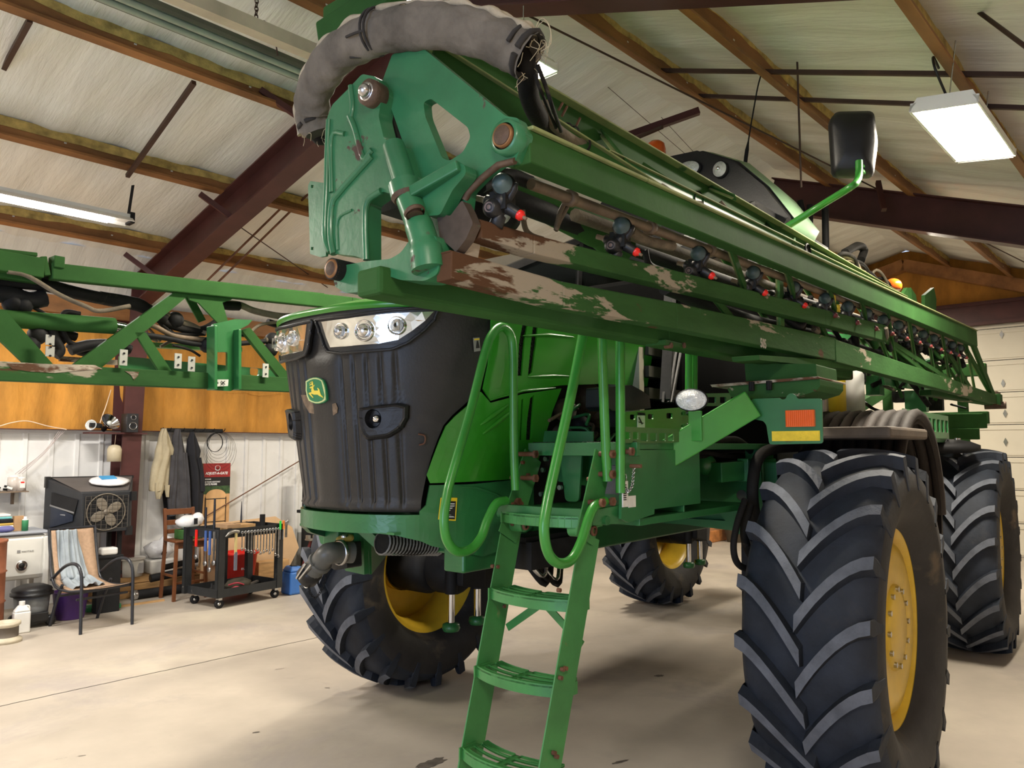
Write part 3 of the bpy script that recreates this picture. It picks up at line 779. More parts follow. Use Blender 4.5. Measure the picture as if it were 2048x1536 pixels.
# fog pods
for s in (1,-1):
    p=MB(blk); pod=rnd([(722,817),(760,811),(800,807),(818,812),(818,832),(806,856),(780,874),(738,880),(729,868),(724,840)],5)
    loops=[HI(*q) for q in pod]; cx=sum(a for a,z in loops)/len(loops); cz=sum(z for a,z in loops)/len(loops)
    n=len(loops); VV=[]
    a0,z0=HI(752,838); hr=.036
    for off,sc in ((0,1.05),(.022,1.0),(.032,.9),(.026,.80)):
        VV+=[HS(s*(cx+(a-cx)*sc),cz+(z-cz)*sc,off) for a,z in loops]
    p.add(VV,[(k*n+i,k*n+(i+1)%n,(k+1)*n+(i+1)%n,(k+1)*n+i) for k in range(3) for i in range(n)],None,False)
    circ=[(a0+hr*math.cos(2*PI*k/24),z0+hr*1.1*math.sin(2*PI*k/24)) for k in range(24)]
    inner=[(cx+(a-cx)*.80,cz+(z-cz)*.80) for a,z in loops]
    patch(p,inner,.024,.002,mir=s<0,holes=[circ],px=False)
    c=HS(s*a0,z0,.0); ax=(HS(s*a0,z0,.1)-c).normalized()
    p.lathe([(hr,.026),(hr*.95,.0),(hr*.7,-.012),(0,-.012)],c,ax,24,blk)
    o=p.build('fog_lamp_pod',hood)
    q=MB(chrome,blk); q.lathe([(.017,-.01),(.017,.012),(.012,.02),(0,.022)],c+V((0,.01,0)),ax,16,chrome); q.build('lamp_bulb',o)
# emblem
E_=lambda L:[(600+x/17.07,740+y/17.07) for x,y in L]
outer=[(360,400),(480,320),(600,285),(700,280),(800,305),(905,365),(960,520),(1005,700),(1025,900),(1025,1020),(930,1100),(800,1140),(680,1140),(560,1100),(460,1050),(400,900),(365,700),(350,500)]
cx,cy=sum(x for x,y in outer)/18,sum(y for x,y in outer)/18
inner=[(cx+(x-cx)*.86,cy+(y-cy)*.9) for x,y in outer]
deer=[(515,605),(560,575),(597,560),(605,530),(560,520),(500,550),(497,540),(530,505),(495,470),(503,462),(545,500),(578,495),(575,470),(530,430),(540,420),(592,465),(600,430),(570,398),(584,393),(628,430),(637,510),(632,545),(650,545),(672,512),(687,525),(662,565),(637,590),(640,660),(660,715),(795,712),(800,690),(770,630),(787,620),(832,690),(847,740),(882,850),(937,905),(967,970),(905,932),(840,897),(770,852),(660,852),(570,822),(545,832),(582,880),(637,943),(625,960),(560,907),(480,817),(476,793),(540,773),(578,768),(573,680),(578,632),(545,637),(520,627)]
e=MB(green2,decal_w); gb=mat('emblem_pale_yellow',(.62,.68,.30),.4,var=.02); gg=mat('emblem_green',(.02,.20,.08),.35,var=.02); yy=mat('emblem_yellow',(.85,.68,.08),.4,var=.02)
patch(e,[(cx+(x-cx)*1.05,cy+(y-cy)*1.04) for x,y in []] or E_([(cx+(x-cx)*1.06,cy+(y-cy)*1.05) for x,y in outer]),.006,.016,gg); patch(e,E_(outer),.021,.003,gb); patch(e,E_(inner),.0225,.003,gg); patch(e,E_(deer),.0245,.003,yy)
tag(e.build('emblem',hood),'green and yellow leaping deer shield')
t=MB(mat('torn_tan_tape',(.20,.14,.09),.8,var=.3,sc=40)); patch(t,[(656,812),(675,806),(678,816),(677,826),(666,833),(658,820)],.008,.002); patch(t,[(606,790),(620,790),(634,812),(632,828),(622,826),(612,808)],.008,.002); patch(t,[(632,812),(634,812),(634,828),(631,826)],.008,.002); each(t,'torn_sticker',hood)
d=MB(decal_w,decal_y,ink); patch(d,[(944,676),(958,675),(960,702),(946,704)],.006,.001,mat('grey_decal',(.25,.24,.2),.6)); patch(d,[(951,682),(953,682),(957,696),(949,697)],.0075,.001,ink); patch(d,[(947,678),(957,677),(957,680),(947,681)],.0075,.001,decal_y)
d.build('warning_decal',hood)
d=MB(decal_y,ink); patch(d,rnd([(879,994),(910,995),(907,1041),(874,1039)],2),.021,.001,decal_y); patch(d,[(881,1001),(908,1002),(905,1038),(876,1036)],.0225,.001,ink)
for k in range(7): y=1006+k*4.3; patch(d,[(893,y),(905,y),(905,y+2),(893,y+2)],.0235,.001,decal_w)
for k in range(6): y=1005+k*5; patch(d,[(881,y),(886,y),(885,y+2),(880,y+2)],.0235,.001,decal_y)
d.build('warning_decal',hood)
# wire loop on the grille
c=MB(rust); P=[HI(*p) for p in [(836,868),(848,872),(848,886),(838,890)]]; c.tube(bez([HS(a,z,.012) for a,z in P],5),.004,5); c.build('wire_loop',hood)
# ================================================================ chassis, cab, platform, ladder
def part(mb,name,parent=None,label=None,**k):
    o=mb.build(name,parent or spr,**k)
    if label: o['label']=label
    return o
# chassis rails and cross members
f=MB(green2)
for y in(-.42,.42):
    f.bx((-5.2,y-.06,1.22),(1.75,y+.06,1.48))
for x in(1.5,.6,-.4,-1.6,-2.8,-4.3): f.bx((x-.06,-.42,1.26),(x+.06,.42,1.44))
part(f,'chassis_frame',bevel=.01)
# axles: arms, knees and drop legs
def axle(x0):
    a=MB(green2,sil); 
    for s in(1,-1):
        pr=[(.25,1.34),(.25,1.60),(.55,1.63),(.80,1.66),(.98,1.62),(1.10,1.50),(1.12,1.34),(.98,1.30)]
        a.prism([(y*s,z) for y,z in (pr if s>0 else pr)],(x0-.11,0,0),(0,1,0),(0,0,1),.22)
        a.prism([(y*s,z) for y,z in [(.25,1.32),(.25,1.355),(1.05,1.355),(1.05,1.32)]],(x0-.15,0,0),(0,1,0),(0,0,1),.30)
        a.prism([(y*s,z) for y,z in rnd([(.92,1.58),(1.00,1.66),(1.16,1.66),(1.18,1.35),(1.02,1.28),(.92,1.40)],.03)],(x0+.11,0,0),(0,1,0),(0,0,1),.045)
        for z in(1.40,1.50,1.60): a.cyl((x0+.15,s*1.06,z),(x0+.175,s*1.06,z),.028,seg=12,m=sil)
    a.bx((x0-.16,-.3,1.36),(x0+.16,.3,1.62))
    o=part(a,'axle',bevel=.008)
    for s in(1,-1):
        l=MB(green2,blk2); l.beam((x0,s*1.16,1.62),(x0,s*1.18,1.02),.16,.14,up=(1,0,0)); l.bx((x0-.12,s*1.17-.07,1.28),(x0+.12,s*1.17+.09,1.68))
        l.lathe([(0,-.12),(.15,-.12),(.19,-.06),(.19,.10),(.13,.14)],(x0,s*1.24,TR),(0,s,0),20,blk2)
        l.hull8([V((x0-.14,s*1.02,1.5)),V((x0+.10,s*1.02,1.5)),V((x0+.10,s*1.22,1.5)),V((x0-.14,s*1.22,1.5))],[V((x0-.13,s*1.02,TR-.15)),V((x0+.12,s*1.02,TR-.10)),V((x0+.12,s*1.22,TR-.10)),V((x0-.13,s*1.22,TR-.15))],blk2)
        q=part(l,'drop_leg',o,bevel=.01)
        for dx in(.13,-.15):
            st=MB(chrome,green2,blk2); st.cyl((x0+dx,s*1.12,1.30),(x0+dx,s*1.12,.72),.045,m=blk2); st.cyl((x0+dx,s*1.12,.75),(x0+dx,s*1.12,.50),.026,m=chrome); st.lathe([(0,0),(.055,0),(.065,.02),(.06,.05),(.03,.06)],(x0+dx,s*1.12,.46),(0,0,1),16,green2)
            part(st,'strut',o)
    return o
axle(0.0); axle(-3.75)
# engine bay and understructure, dark
e=MB(blk2,blk,sil,pin,green2,hose)
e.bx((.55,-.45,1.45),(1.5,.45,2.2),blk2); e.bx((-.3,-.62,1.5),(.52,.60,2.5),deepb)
random.seed(2)
for k in range(6): e.bx((-.35,.60,1.90+k*.12),(.50,.69,1.96+k*.12),mat('olive_shroud',(.05,.05,.034),.7,spec=.2))
a=Q(1250,720,y=.66); e.bx((.52,-.64,1.95),(.57,.67,2.38),mat('cream_seal',(.42,.38,.28),.7))
for (u,v,r,y,m) in ((1170,800,.10,.45,pin),(1130,820,.06,.5,dusth),(1200,830,.07,.5,pin),(1160,850,.05,.55,blk2)): c=Q(u,v,y=y); e.ball(c,r,m,12,8)
c0=Q(1225,860,y=.75); c1=Q(1222,780,y=.72); e.cyl(c0,c1,.055,m=hose); 
for v in (796,806,812): c=Q(1224,v,y=.745); e.cyl(c-V((0,0,.008)),c+V((0,0,.008)),.06,m=sil)
for k in range(14):
    u=1120+random.random()*130; v=815+random.random()*60; p=Q(u,v,y=.55); q=Q(u+random.uniform(-60,60),v+random.uniform(10,40),y=.7)
    e.tube(bez([p,(p+q)/2+V((0,.05,.03)),q],4),.008,6,random.choice([hose,pin,green2]))
part(e,'engine')
b=MB(blk); P=[(1254,772),(1300,768),(1318,778),(1335,790),(1338,815),(1300,820),(1262,820),(1253,812)]
b.prism([( -p.x, p.z) for p in [Q(*q,y=.95) for q in P]],(0,.85,0),(-1,0,0),(0,0,1),-.12); part(b,'black_filter_box',bevel=.01)
# cab
c=MB(glassd); pr=[(.35,2.05),(.30,2.9),(-.95,3.45),(-2.6,3.45),(-2.6,2.05)]
c.prism([(-x,z) for x,z in pr],(0,-.72,0),(-1,0,0),(0,0,1),-1.44); cab=part(c,'cab',bevel=.03)
p_=MB(blk)
for y in(-.73,.73):
    for (x0,z0),(x1,z1) in zip(pr,pr[1:]+pr[:1]): p_.beam((x0,y,z0),(x1,y,z1),.05,.05)
    p_.beam((-.95,y,3.45),(-.85,y,2.05),.05,.05)
part(p_,'cab_frame',cab)
# ribbed column seen under the boom
p_=MB(mat('pale_door_seal',(.34,.33,.30),.5),blk2)
for (u0,v0,u1,v1) in ((1290,655,1235,855),(1330,660,1310,850)):
    pass
p_.beam(Q(1338,650,y=.9),Q(1330,800,y=.95),.05,.02,m=blk2)
for k in range(4): p_.beam(Q(1335+k*9,700,y=.9),Q(1326+k*6,805,y=.95),.012,.01,m=blk)
part(p_,'cab_step_ribs',cab)
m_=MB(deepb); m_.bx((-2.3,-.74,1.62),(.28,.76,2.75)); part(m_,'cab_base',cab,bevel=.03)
# roof
r=MB(hood_g,pale,blk)
fr=[(-.88,3.40),(-.86,3.78),(-.62,4.02),(-.25,4.15),(.15,4.13),(.45,3.97),(.68,3.72),(.86,3.44),(.80,3.34),(0,3.20),(-.80,3.30)]
def ringr(x,sc,dz,m=None): return [V((x,y*sc,3.6+(z-3.6)*sc+dz)) for y,z in fr]
n=len(fr); secs=[ringr(-1.42,1.0,0),ringr(-1.6,1.02,.03),ringr(-2.0,1.0,.03),ringr(-2.35,.80,-.02)]
VV=[p for s_ in secs for p in s_]; FF=[];MM=[]
for k in range(len(secs)-1):
    for i in range(n):
        FF.append((k*n+i,k*n+(i+1)%n,(k+1)*n+(i+1)%n,(k+1)*n+i)); MM.append(hood_g if i in(1,2,3,) else pale if i<8 else blk)
r.add(VV,FF,MM,True); r.add(secs[-1],[tuple(range(n))],pale); r.add(secs[0],[tuple(range(n))],blk)
roof=part(r,'cab_roof')
vz=MB(blk); vis=[(y*.985,3.6+(z-3.6)*.965-.01) for y,z in fr]
vz.prism(vis,(-1.42,0,0),(0,1,0),(0,0,1),.10); part(vz,'black_roof_visor',roof,bevel=.03)
for (u,v,ry,rz) in ((1376,339,.10,.062),(1440,339,.055,.06)):
    c_=Q(u,v,x=-1.30); lm=MB(blk2,lamp_w,chrome)
    lm.lathe([(1.12,-.03),(1.12,.01),(1.0,.012)],(0,0,0),(1,0,0),28,blk2); lm.lathe([(1.0,.012),(.6,.03),(.3,.036),(0,.036)],(0,0,0),(1,0,0),28,lamp_w); lm.lathe([(.25,.045),(.15,.05),(0,.05)],(0,0,0),(1,0,0),16,chrome)
    lm.v=[V((p.x,p.y*ry,p.z*rz)) if True else p for p in lm.v]
    o=part(lm,'roof_light',roof); o.location=c_
c_=Q(1312,322,x=-1.75); bc=MB(blk,org,chrome); bc.lathe([(0,-.12),(.12,-.12),(.11,-.03),(.085,.0)],c_,(0,0,1),24,blk); bc.lathe([(.088,0),(.088,.10),(.078,.15),(.05,.175),(0,.18)],c_,(0,0,1),24,org)
part(bc,'beacon',roof,'orange dome beacon'); 
bc=MB(org); c_=Q(1786,572,x=-5.6); bc.ball(c_,.10,org,16,10,(1,1,.9),zmin=-.6); part(bc,'rear_beacon')
an=MB(blk2); a0=Q(1490,332,x=-1.9); pts=[a0,Q(1494,300,x=-1.9),Q(1508,215,x=-1.9),Q(1522,150,x=-1.9),Q(1558,58,x=-1.9)]
an.tube(bez(pts,4),[.016]*5+[.006]*12,6); part(an,'antenna',roof)
# mirror
c_=Q(1706,290,y=1.45); mr=MB(blk,chrome); 
ex=V((-.35,1,0)).normalized(); ez=V((0,0,1)); outl=rnd([(-.13,-.19),(.11,-.22),(.145,.0),(.13,.20),(-.10,.23),(-.14,.17)],.04)
nn=ex.cross(ez)
V1=[];L=len(outl)
for off,sc in ((-.05,.97),(-.02,1.0),(.03,.95),(.06,.8),(.068,.3)):
    V1+=[c_+ex*a*sc+ez*b_*sc+nn*off for a,b_ in outl]
mr.add(V1,[(k*L+i,k*L+(i+1)%L,(k+1)*L+(i+1)%L,(k+1)*L+i) for k in range(4) for i in range(L)]+[tuple(4*L+i for i in range(L))],blk,True); mr.add(V1[:L],[tuple(range(L))],chrome)
mo=part(mr,'mirror')
ar=MB(rail_g,blk2); 
qm=lambda u,v,k=.962:MF.c+(Q(u,v,y=1.45)-MF.c)*k
P=[Q(1560,462,y=1.0),Q(1640,412,y=1.25),qm(1700,375,.975),qm(1714,362),qm(1718,348),qm(1718,322)]
ar.tube(bez(P,6),.022,10); ar.tube([qm(1724,345),qm(1726,250)],.014,8); c2=qm(1722,264,.968); ar.ball(c2,.04,blk2,10,6)
for v in (335,345): c2=qm(1721,v); ar.box(c2,(.05,.05,.015),rail_g)
part(ar,'mirror_arm',mo)
# ---------------------------------------------------------------- platform
p=MB(green2,rail_g,blk2)
zt=1.775
p.bx((-.6,.66,zt-.03),(1.53,1.16,zt)); p.bx((1.51,.66,zt-.055),(1.535,1.20,zt)); 
for k in range(24): y=.68+k*.0215; p.bx((1.50,y,zt-.001),(1.531,y+.008,zt+.003),blk2)
P=[Q(u,v,x=1.30) for u,v in ((1035,861),(1187,863),(1187,888),(1035,888))]
p.plate(P,.006)
# skirt panels and brackets under the deck
p.bx((.9,1.155,1.50),(1.45,1.165,zt-.03)); p.bx((1.44,1.08,1.49),(1.45,1.165,zt-.03)); p.bx((.3,.64,1.44),(1.45,1.16,1.47))
p.bx((1.05,.64,1.47),(1.06,1.16,zt-.03)); 
dk=part(p,'platform_deck',bevel=.003)
b=MB(green2,sil,blk2)
# inner bracketry between the rails: plate with arched cut-out, tabs and bolts
pl=[(.66,1.74),(1.16,1.74),(1.16,1.50),(1.08,1.50),(1.06,1.62),(.98,1.66),(.90,1.64),(.86,1.58),(.66,1.60)]
b.prism(pl,(1.30,0,0),(0,1,0),(0,0,1),.01); b.prism(rnd([(.74,1.74),(.86,1.74),(.84,1.52),(.77,1.52)],.02),(1.40,0,0),(0,1,0),(0,0,1),.012)
b.prism([(.90,1.62),(.97,1.62),(.97,1.56),(1.06,1.56),(1.06,1.50),(.86,1.50),(.89,1.56)],(1.38,0,0),(0,1,0),(0,0,1),.012)
b.bx((1.36,.98,1.56),(1.42,1.06,1.68),mat('grey_metal_box',(.12,.12,.12),.5))
for u,v in ((1094,918),(1088,940),(1085,988),(1122,975)): c_=Q(u,v,x=1.43); b.cyl(c_,c_+V((.015,0,0)),.011,seg=8,m=sil)
b.bx((1.1,.2,1.33),(1.5,.62,1.36),blk2); b.beam((1.70,.64,1.50),(1.70,1.12,1.50),.035,.035)
b.tube([(1.66,.60,1.475),(1.66,1.14,1.475)],.018,10); 
for y in(.68,1.02): b.lathe([(.018,0),(.035,0),(.035,.012),(.018,.012)],(1.66,y,1.475),(0,1,0),14,rust)
part(b,'step_bracket',dk)
# outer skirt box (dark green panel with chain, tag, decal)
s=MB(green2,sil,decal_w,rust,ink)
q=lambda u,v,y=1.17:Q(u,v,y=y)
pts=[q(1242,900),q(1312,900),q(1306,1028),q(1255,1045),q(1240,1038)]
s.plate(pts,.012)
s.plate([q(1240,898,1.165),q(1312,898,1.165),q(1330,880,1.165),q(1245,880,1.165)],.01)
s.plate([q(1180,1020,1.12),q(1240,1010,1.16),q(1256,1048,1.16),q(1182,1048,1.1)],.01)
s.cyl(q(1260,932,1.175),q(1260,932,1.175)+V((.0,.05,0)),.008,seg=8,m=rust)
s.box(q(1250,988,1.178),(.04,.006,.10),decal_w); 
for k in range(8): c_=q(1250,970+k*4.2,1.182); s.box(c_,(.022,.002,.004),ink)
s.box(q(1264,1003,1.178),(.055,.004,.045),decal_w); s.text('JD',q(1268,1006,1.182),(-1,0,0),(0,0,1),.02,ink) if False else None
sb=part(s,'skirt_panel',dk,bevel=.002)
ch=MB(sil); P=bez([q(1268,934,1.19),q(1266,955,1.195),q(1264,972,1.195),q(1256,984,1.19),q(1252,976,1.185)],5)
for i in range(len(P)-1):
    m_=(P[i]+P[i+1])/2; d=(P[i+1]-P[i]); x_,y_,z_=basis(d,(0,1,0)); w_=x_ if i%2 else y_
    ch.tube([m_+z_*d.length*.62*math.cos(t)+w_*.006*math.sin(t) for t in [2*PI*k/8 for k in range(8)]],.0018,4,closed=True)
c_=q(1250,955,1.185); ch.tube([c_+V((.012*math.cos(t),0,.014*math.sin(t))) for t in [2*PI*k/12 for k in range(12)]],.002,4,closed=True)
part(ch,'pin_chain',dk)
# perforated guard + oval hole panel
def ph(u,v,y): c_=Q(u,v,y=y); return (-c_.x,c_.z)
def pixplate(mb,poly,y,t,holes=(),m=None,r=0):
    P=[ph(*p,y) for p in poly]; H=[[ph(*p,y) for p in h_] for h_ in holes]
    if r: P=rnd(P,r); H=[rnd(h_,r) for h_ in H]
    return mb.prism(P,(0,y,0),(-1,0,0),(0,0,1),-t,holes=H,m=m)
def rect(u0,v0,u1,v1): return [(u0,v0),(u1,v0),(u1,v1),(u0,v1)]
gd=MB(mat('khaki_green_guard',(.06,.14,.04),.45,var=.15),green2)
pixplate(gd,[(1245,853),(1370,859),(1370,884),(1352,884),(1345,886),(1245,886)],1.18,.006,[rect(1249,864,1261,878),rect(1266,864,1277,878),rect(1281,866,1296,882),rect(1300,866,1314,882),rect(1318,866,1332,882),rect(1336,867,1348,882)],r=.004)
part(gd,'perforated_guard',dk)
op=MB(rail_g,sil,decal_o,decal_w,ink); OY=1.0
pixplate(op,[(1250,824),(1360,815),(1371,820),(1371,885),(1250,885)],OY,.008,[rect(1260,829,1271,839),rect(1296,828,1307,838),rect(1333,826,1345,837),rect(1362,824,1366,830),rect(1362,850,1366,857)],r=.008)
pixplate(op,rect(1274,823,1291,868),OY-.006,.002,m=decal_o,r=.003); pixplate(op,rect(1275,831,1290,855),OY+.0035,.002,m=decal_w)
op.text('WARNING',Q(1275.5,830,y=OY+.004),(-1,0,0),(0,0,1),.018,ink,squash=.8); 
pixplate(op,[(1277,835),(1279,834),(1286,848),(1284,849)],OY+.006,.001,m=ink); pixplate(op,[(1278,843),(1288,846),(1288,847),(1278,845)],OY+.006,.001,m=ink)
for v in (826,852): c_=Q(1374,v,y=OY+.005); op.cyl(c_,c_+V((0,.014,0)),.013,seg=8,m=sil)
pixplate(op,[(1368,815),(1381,815),(1381,890),(1368,890)],OY-.02,.01)
part(op,'engine_side_panel',dk)
rr_=MB(green2); pixplate(rr_,[(1410,787),(1462,786),(1462,812),(1410,812)],.95,.008,[rect(1416,794,1432,806),rect(1440,794,1452,806)],r=.004); part(rr_,'slotted_rail',dk)
# ---------------------------------------------------------------- ladder
ld=MB(lad_g,rust,sil)
def rail(pix,y,wd,top=None):
    P=[Q(u,v,y=y) for u,v in pix]
    for a,b_ in zip(P,P[1:]):
        d=(b_-a).normalized(); bk=V((-d.z,0,d.x)); bk=bk if bk.x<0 else -bk
        ld.hull8([a,b_,b_+bk*wd,a+bk*wd],[x+V((0,.006,0)) for x in (a,b_,b_+bk*wd,a+bk*wd)])
        a2=a+bk*wd; b2=b_+bk*wd
        ld.hull8([a2,b2,b2+V((0,-.045,0)),a2+V((0,-.045,0))],[x-bk*.006 for x in (a2,b2,b2+V((0,-.045,0)),a2+V((0,-.045,0)))])
    return P
def zrail(z,left): 
    t=(z-.54)/(1.50-.54) if left else (z-.65)/(1.53-.65)
    return (1.975-.28*t) if left else (2.005-.29*t)
YL,YR=.64,1.075
LB=Q(912,1530,y=YL); RB=Q(1075,1536,y=YR)
# lower ladder rails, extended down to foot level
for y,(b_,t_) in ((YL,((908,1570),(1003,1046))),(YR,((1066,1590),(1160,1062)))):
    rail([b_,t_],y,.135)
lad=ld.build('ladder',spr,bevel=.002)
ld=MB(lad_g)
for y,pix in ((YL,[(996,1062),(1049,897)]),(YR,[(1150,1070),(1189,897)])): rail(pix,y+.012,.13)
ld.build('upper_side_plate',lad,bevel=.003); ld.v=[]
def step(z,w0=YL+.01,w1=YR-.002,xf=None,dep=.115,slots=True):
    xl=zrail(z,True) if xf is None else xf
    s=MB(lad_g); yc=(w0+w1)/2; hw=(w1-w0)/2
    def fx(t,e=0): return xl+.035-.050*abs(t)**2.2+e      # bowed front edge, t -1..1
    front=[(yc+hw*t,fx(t)) for t in [i/8-1 for i in range(17)]]
    back=[(w1,xl-dep+.02),(w0,xl-dep+.02)]
    outl=front+back; holes=[]
    for c0,c1 in ((-.88,-.06),(.06,.88)):
        for k in range(3):
            e0=-.024-k*.040; e1=e0-.031
            T=[c0+(c1-c0)*i/6 for i in range(7)]
            holes.append(rnd([(yc+hw*t,fx(t,e0)) for t in T]+[(yc+hw*t,fx(t,e1)) for t in T[::-1]],.006,2))
    s.prism([(a,b_) for a,b_ in outl],(0,0,z-.006),(0,1,0),(1,0,0),.006,holes=holes if slots else [])
    # serrated lips hanging under each slot and front skirt
    for (a,b_),(c_,d) in zip(front,front[1:]): s.hull8([V((b_,a,z)),V((d,c_,z)),V((d,c_,z-.045)),V((b_,a,z-.045))],[V((b_-.004,a,z)),V((d-.004,c_,z)),V((d-.004,c_,z-.045)),V((b_-.004,a,z-.045))])
    for h_ in holes:
        for (a,b_),(c_,d) in zip(h_,h_[1:]+h_[:1]): s.add([V((b_,a,z-.002)),V((d,c_,z-.002)),V((d,c_,z-.010)),V((b_,a,z-.010))],[(0,1,2,3)])
    for yy in (w0,w1): s.bx((xl-dep+.02,yy-.003,z-.045),(xl-.0,yy+.003,z))
    return s.build('step',lad,bevel=.0015)
def zat(u,v): return Q(u,v,y=YL).z
for (u,v) in ((990,1172),(955,1328),(917,1494)):
    z=zat(u,v); step(z)
step(Q(1018,1022,y=.67).z,.66,YR-.004,xf=1.72,dep=.15)
br=MB(lad_g,rust)
zb_=zat(985,1190)
a=V((zrail(zb_,1)-.10,.86,zb_-.01)); 
br.beam(V((zrail(zb_,1)-.12,.66,zb_-.14)),a,.03,.006,up=(1,0,0)); br.beam(V((zrail(zb_,0)-.12,1.06,zb_-.14)),a,.03,.006,up=(1,0,0))
br.build('cross_brace',lad)
bo=MB(rust,sil)
for (u,v,y) in ((1122,1338,YR+.01),(1128,1336,YR+.01),(1118,1355,YR+.01),(1105,1505,YR+.01),(1110,1512,YR+.01),(1115,1180,YR+.01),(983,1132,YL-.01),(992,1133,YL-.0),(1020,1140,YL-.01),(1005,1212,YL),(1024,1008,YL+.02),(1040,1007,YL+.02),(1054,908,YL+.02),(1054,950,YL+.02),(1043,925,YL+.02),(1023,1048,YL+.03),(1175,958,YR),(1182,1005,YR+.02)):
    c_=Q(u,v,y=y); bo.cyl(c_,c_+V((0,.014,0)),.008,seg=8,m=rust)
each(bo,'bolt',lad)
hg=MB(lad_g,rust)
for (u,v,y0,y1) in ((1016,1048,YL-.01,YL+.08),(1142,1058,YR-.08,YR+.02)): c_=Q(u,v,y=y0); hg.cyl(c_,V((c_.x,y1,c_.z)),.028,seg=14); hg.lathe([(.012,0),(.02,0),(.02,.01),(.012,.01)],V((c_.x,y1,c_.z)),(0,1,0),10,rust)
each(hg,'hinge_bushing',lad)
def handrail(pix,y,n=7,r=.0185,x=None,ys=None):
    m=MB(rail_g); P=[Q(u,v,y=(ys[i] if ys else y)) for i,(u,v) in enumerate(pix)]
    m.tube(bez(P,n),r,12); return m.build('handrail',lad)
handrail([(1031,980),(1028,905),(1027,800),(1026,705),(1020,668),(1003,654),(985,668),(970,705),(940,825),(905,945),(894,990),(888,1040),(894,1080),(914,1103),(942,1098),(962,1075),(975,1040),(992,1008),(1012,1001)],.70)
handrail([(1215,962),(1210,860),(1206,740),(1203,660),(1190,625),(1172,640),(1162,690),(1140,800),(1110,935),(1094,1010),(1088,1060),(1096,1105),(1116,1126),(1142,1120),(1162,1085),(1178,1035),(1190,1012),(1210,1002)],1.13)
handrail([(1241,986),(1241,860),(1240,640)],1.17); 
handrail([(1377,780),(1377,700),(1372,640)],1.12,r=.016); handrail([(1388,780),(1388,700),(1383,640)],1.12,r=.016)
sb=MB(rust)
for (u,v,y0,y1) in ((1022,908,.60,.74),(1022,955,.60,.74),(1193,908,1.08,1.16),(1193,948,1.08,1.16),(1010,1002,.60,.68),(1172,1004,1.08,1.16),(1206,1002,1.11,1.16),(1248,903,1.17,1.21)):
    c_=Q(u,v,y=y0); sb.cyl(c_,V((c_.x,y1,c_.z)),.010,seg=8); sb.cyl(V((c_.x,y1-.012,c_.z)),V((c_.x,y1,c_.z)),.018,seg=6)
each(sb,'spacer_bolt',lad)
# ---------------------------------------------------------------- boom rest arm, marker panel, work lamp
am=MB(rail_g)
a=Q(1322,915,x=1.12); b_=Q(1502,808,x=.92); am.beam(a,b_,.12,.125,up=(0,0,1))
am.plate([Q(u,v,x=1.2) for u,v in((1298,905),(1318,885),(1325,950),(1318,1000),(1300,1010))],.01)
arm=part(am,'boom_rest_arm',bevel=.006)
kn=MB(rail_g); c_=Q(1391,852,x=1.10); kn.box(c_,(.012,.06,.13)); part(kn,'lamp_tab',arm,bevel=.002)
sd=MB(gworn,green,blk2); X=.80
sd.prism([(c_.y,c_.z) for c_ in [Q(u,v,x=X) for u,v in ((1455,778),(1470,768),(1640,757),(1640,772),(1632,782),(1600,792),(1505,797),(1462,794))]],(X,0,0),(0,1,0),(0,0,1),-.34)
sd.prism([(c_.y,c_.z) for c_ in [Q(u,v,x=X) for u,v in ((1424,770),(1640,753),(1640,758),(1428,775))]],(X+.02,0,0),(0,1,0),(0,0,1),-.40,m=gbare)
sd.prism([(c_.y,c_.z) for c_ in [Q(u,v,x=X-.1) for u,v in ((1489,727),(1632,728),(1634,756),(1492,762))]],(X-.1,0,0),(0,1,0),(0,0,1),-.3,m=green)
for u,v in ((1503,764),(1538,762)): c_=Q(u,v,x=X+.03); sd.cyl(c_,c_+V((0,0,-.04)),.014,seg=8,m=blk2)
part(sd,'boom_cradle',arm,bevel=.006)
mp=MB(green2); X=.92
P=[(c_.y,c_.z) for c_ in [Q(u,v,x=X) for u,v in ((1504,798),(1560,796),(1564,799),(1572,799),(1576,790),(1584,786),(1592,790),(1596,798),(1645,797),(1647,887),(1540,889),(1534,850),(1528,842),(1504,838))]]
mp.prism(rnd(P,.012,3),(X,0,0),(0,1,0),(0,0,1),.008); mpo=part(mp,'marker_panel',arm)
o_=MB(org,blk2); c_=Q(1602,837,x=X+.008); o_.box(c_+V((.008,0,0)),(.022,.118,.070)); 
for k in range(14): o_.box(c_+V((.021,-.055+k*.0085,0)),(.004,.003,.064))
part(o_,'amber_marker_light',mpo,'amber ribbed marker light',bevel=.006)
t_=MB(yref); c_=Q(1591,872,x=X+.009); t_.box(c_,(.003,.20,.042)); part(t_,'reflector_strip',mpo,'yellow reflective strip')
wl=MB(blk2,lamp_w,sil); c_=Q(1383,800,x=1.20); ax=V((.94,.30,.0)).normalized(); x_,y_,z_=basis(ax)
wl.lathe([(.0,-.06),(.7,-.055),(1.05,-.01),(1.05,.005),(.97,.01)],(0,0,0),(0,0,1),32,blk2); wl.lathe([(.97,.008),(.7,.018),(.3,.024),(0,.025)],(0,0,0),(0,0,1),32,lamp_w)
wl.v=[c_+x_*p.x*.066+y_*p.y*.046+z_*p.z*1.0 for p in wl.v]; part(wl,'work_lamp',arm,'white oval work lamp')
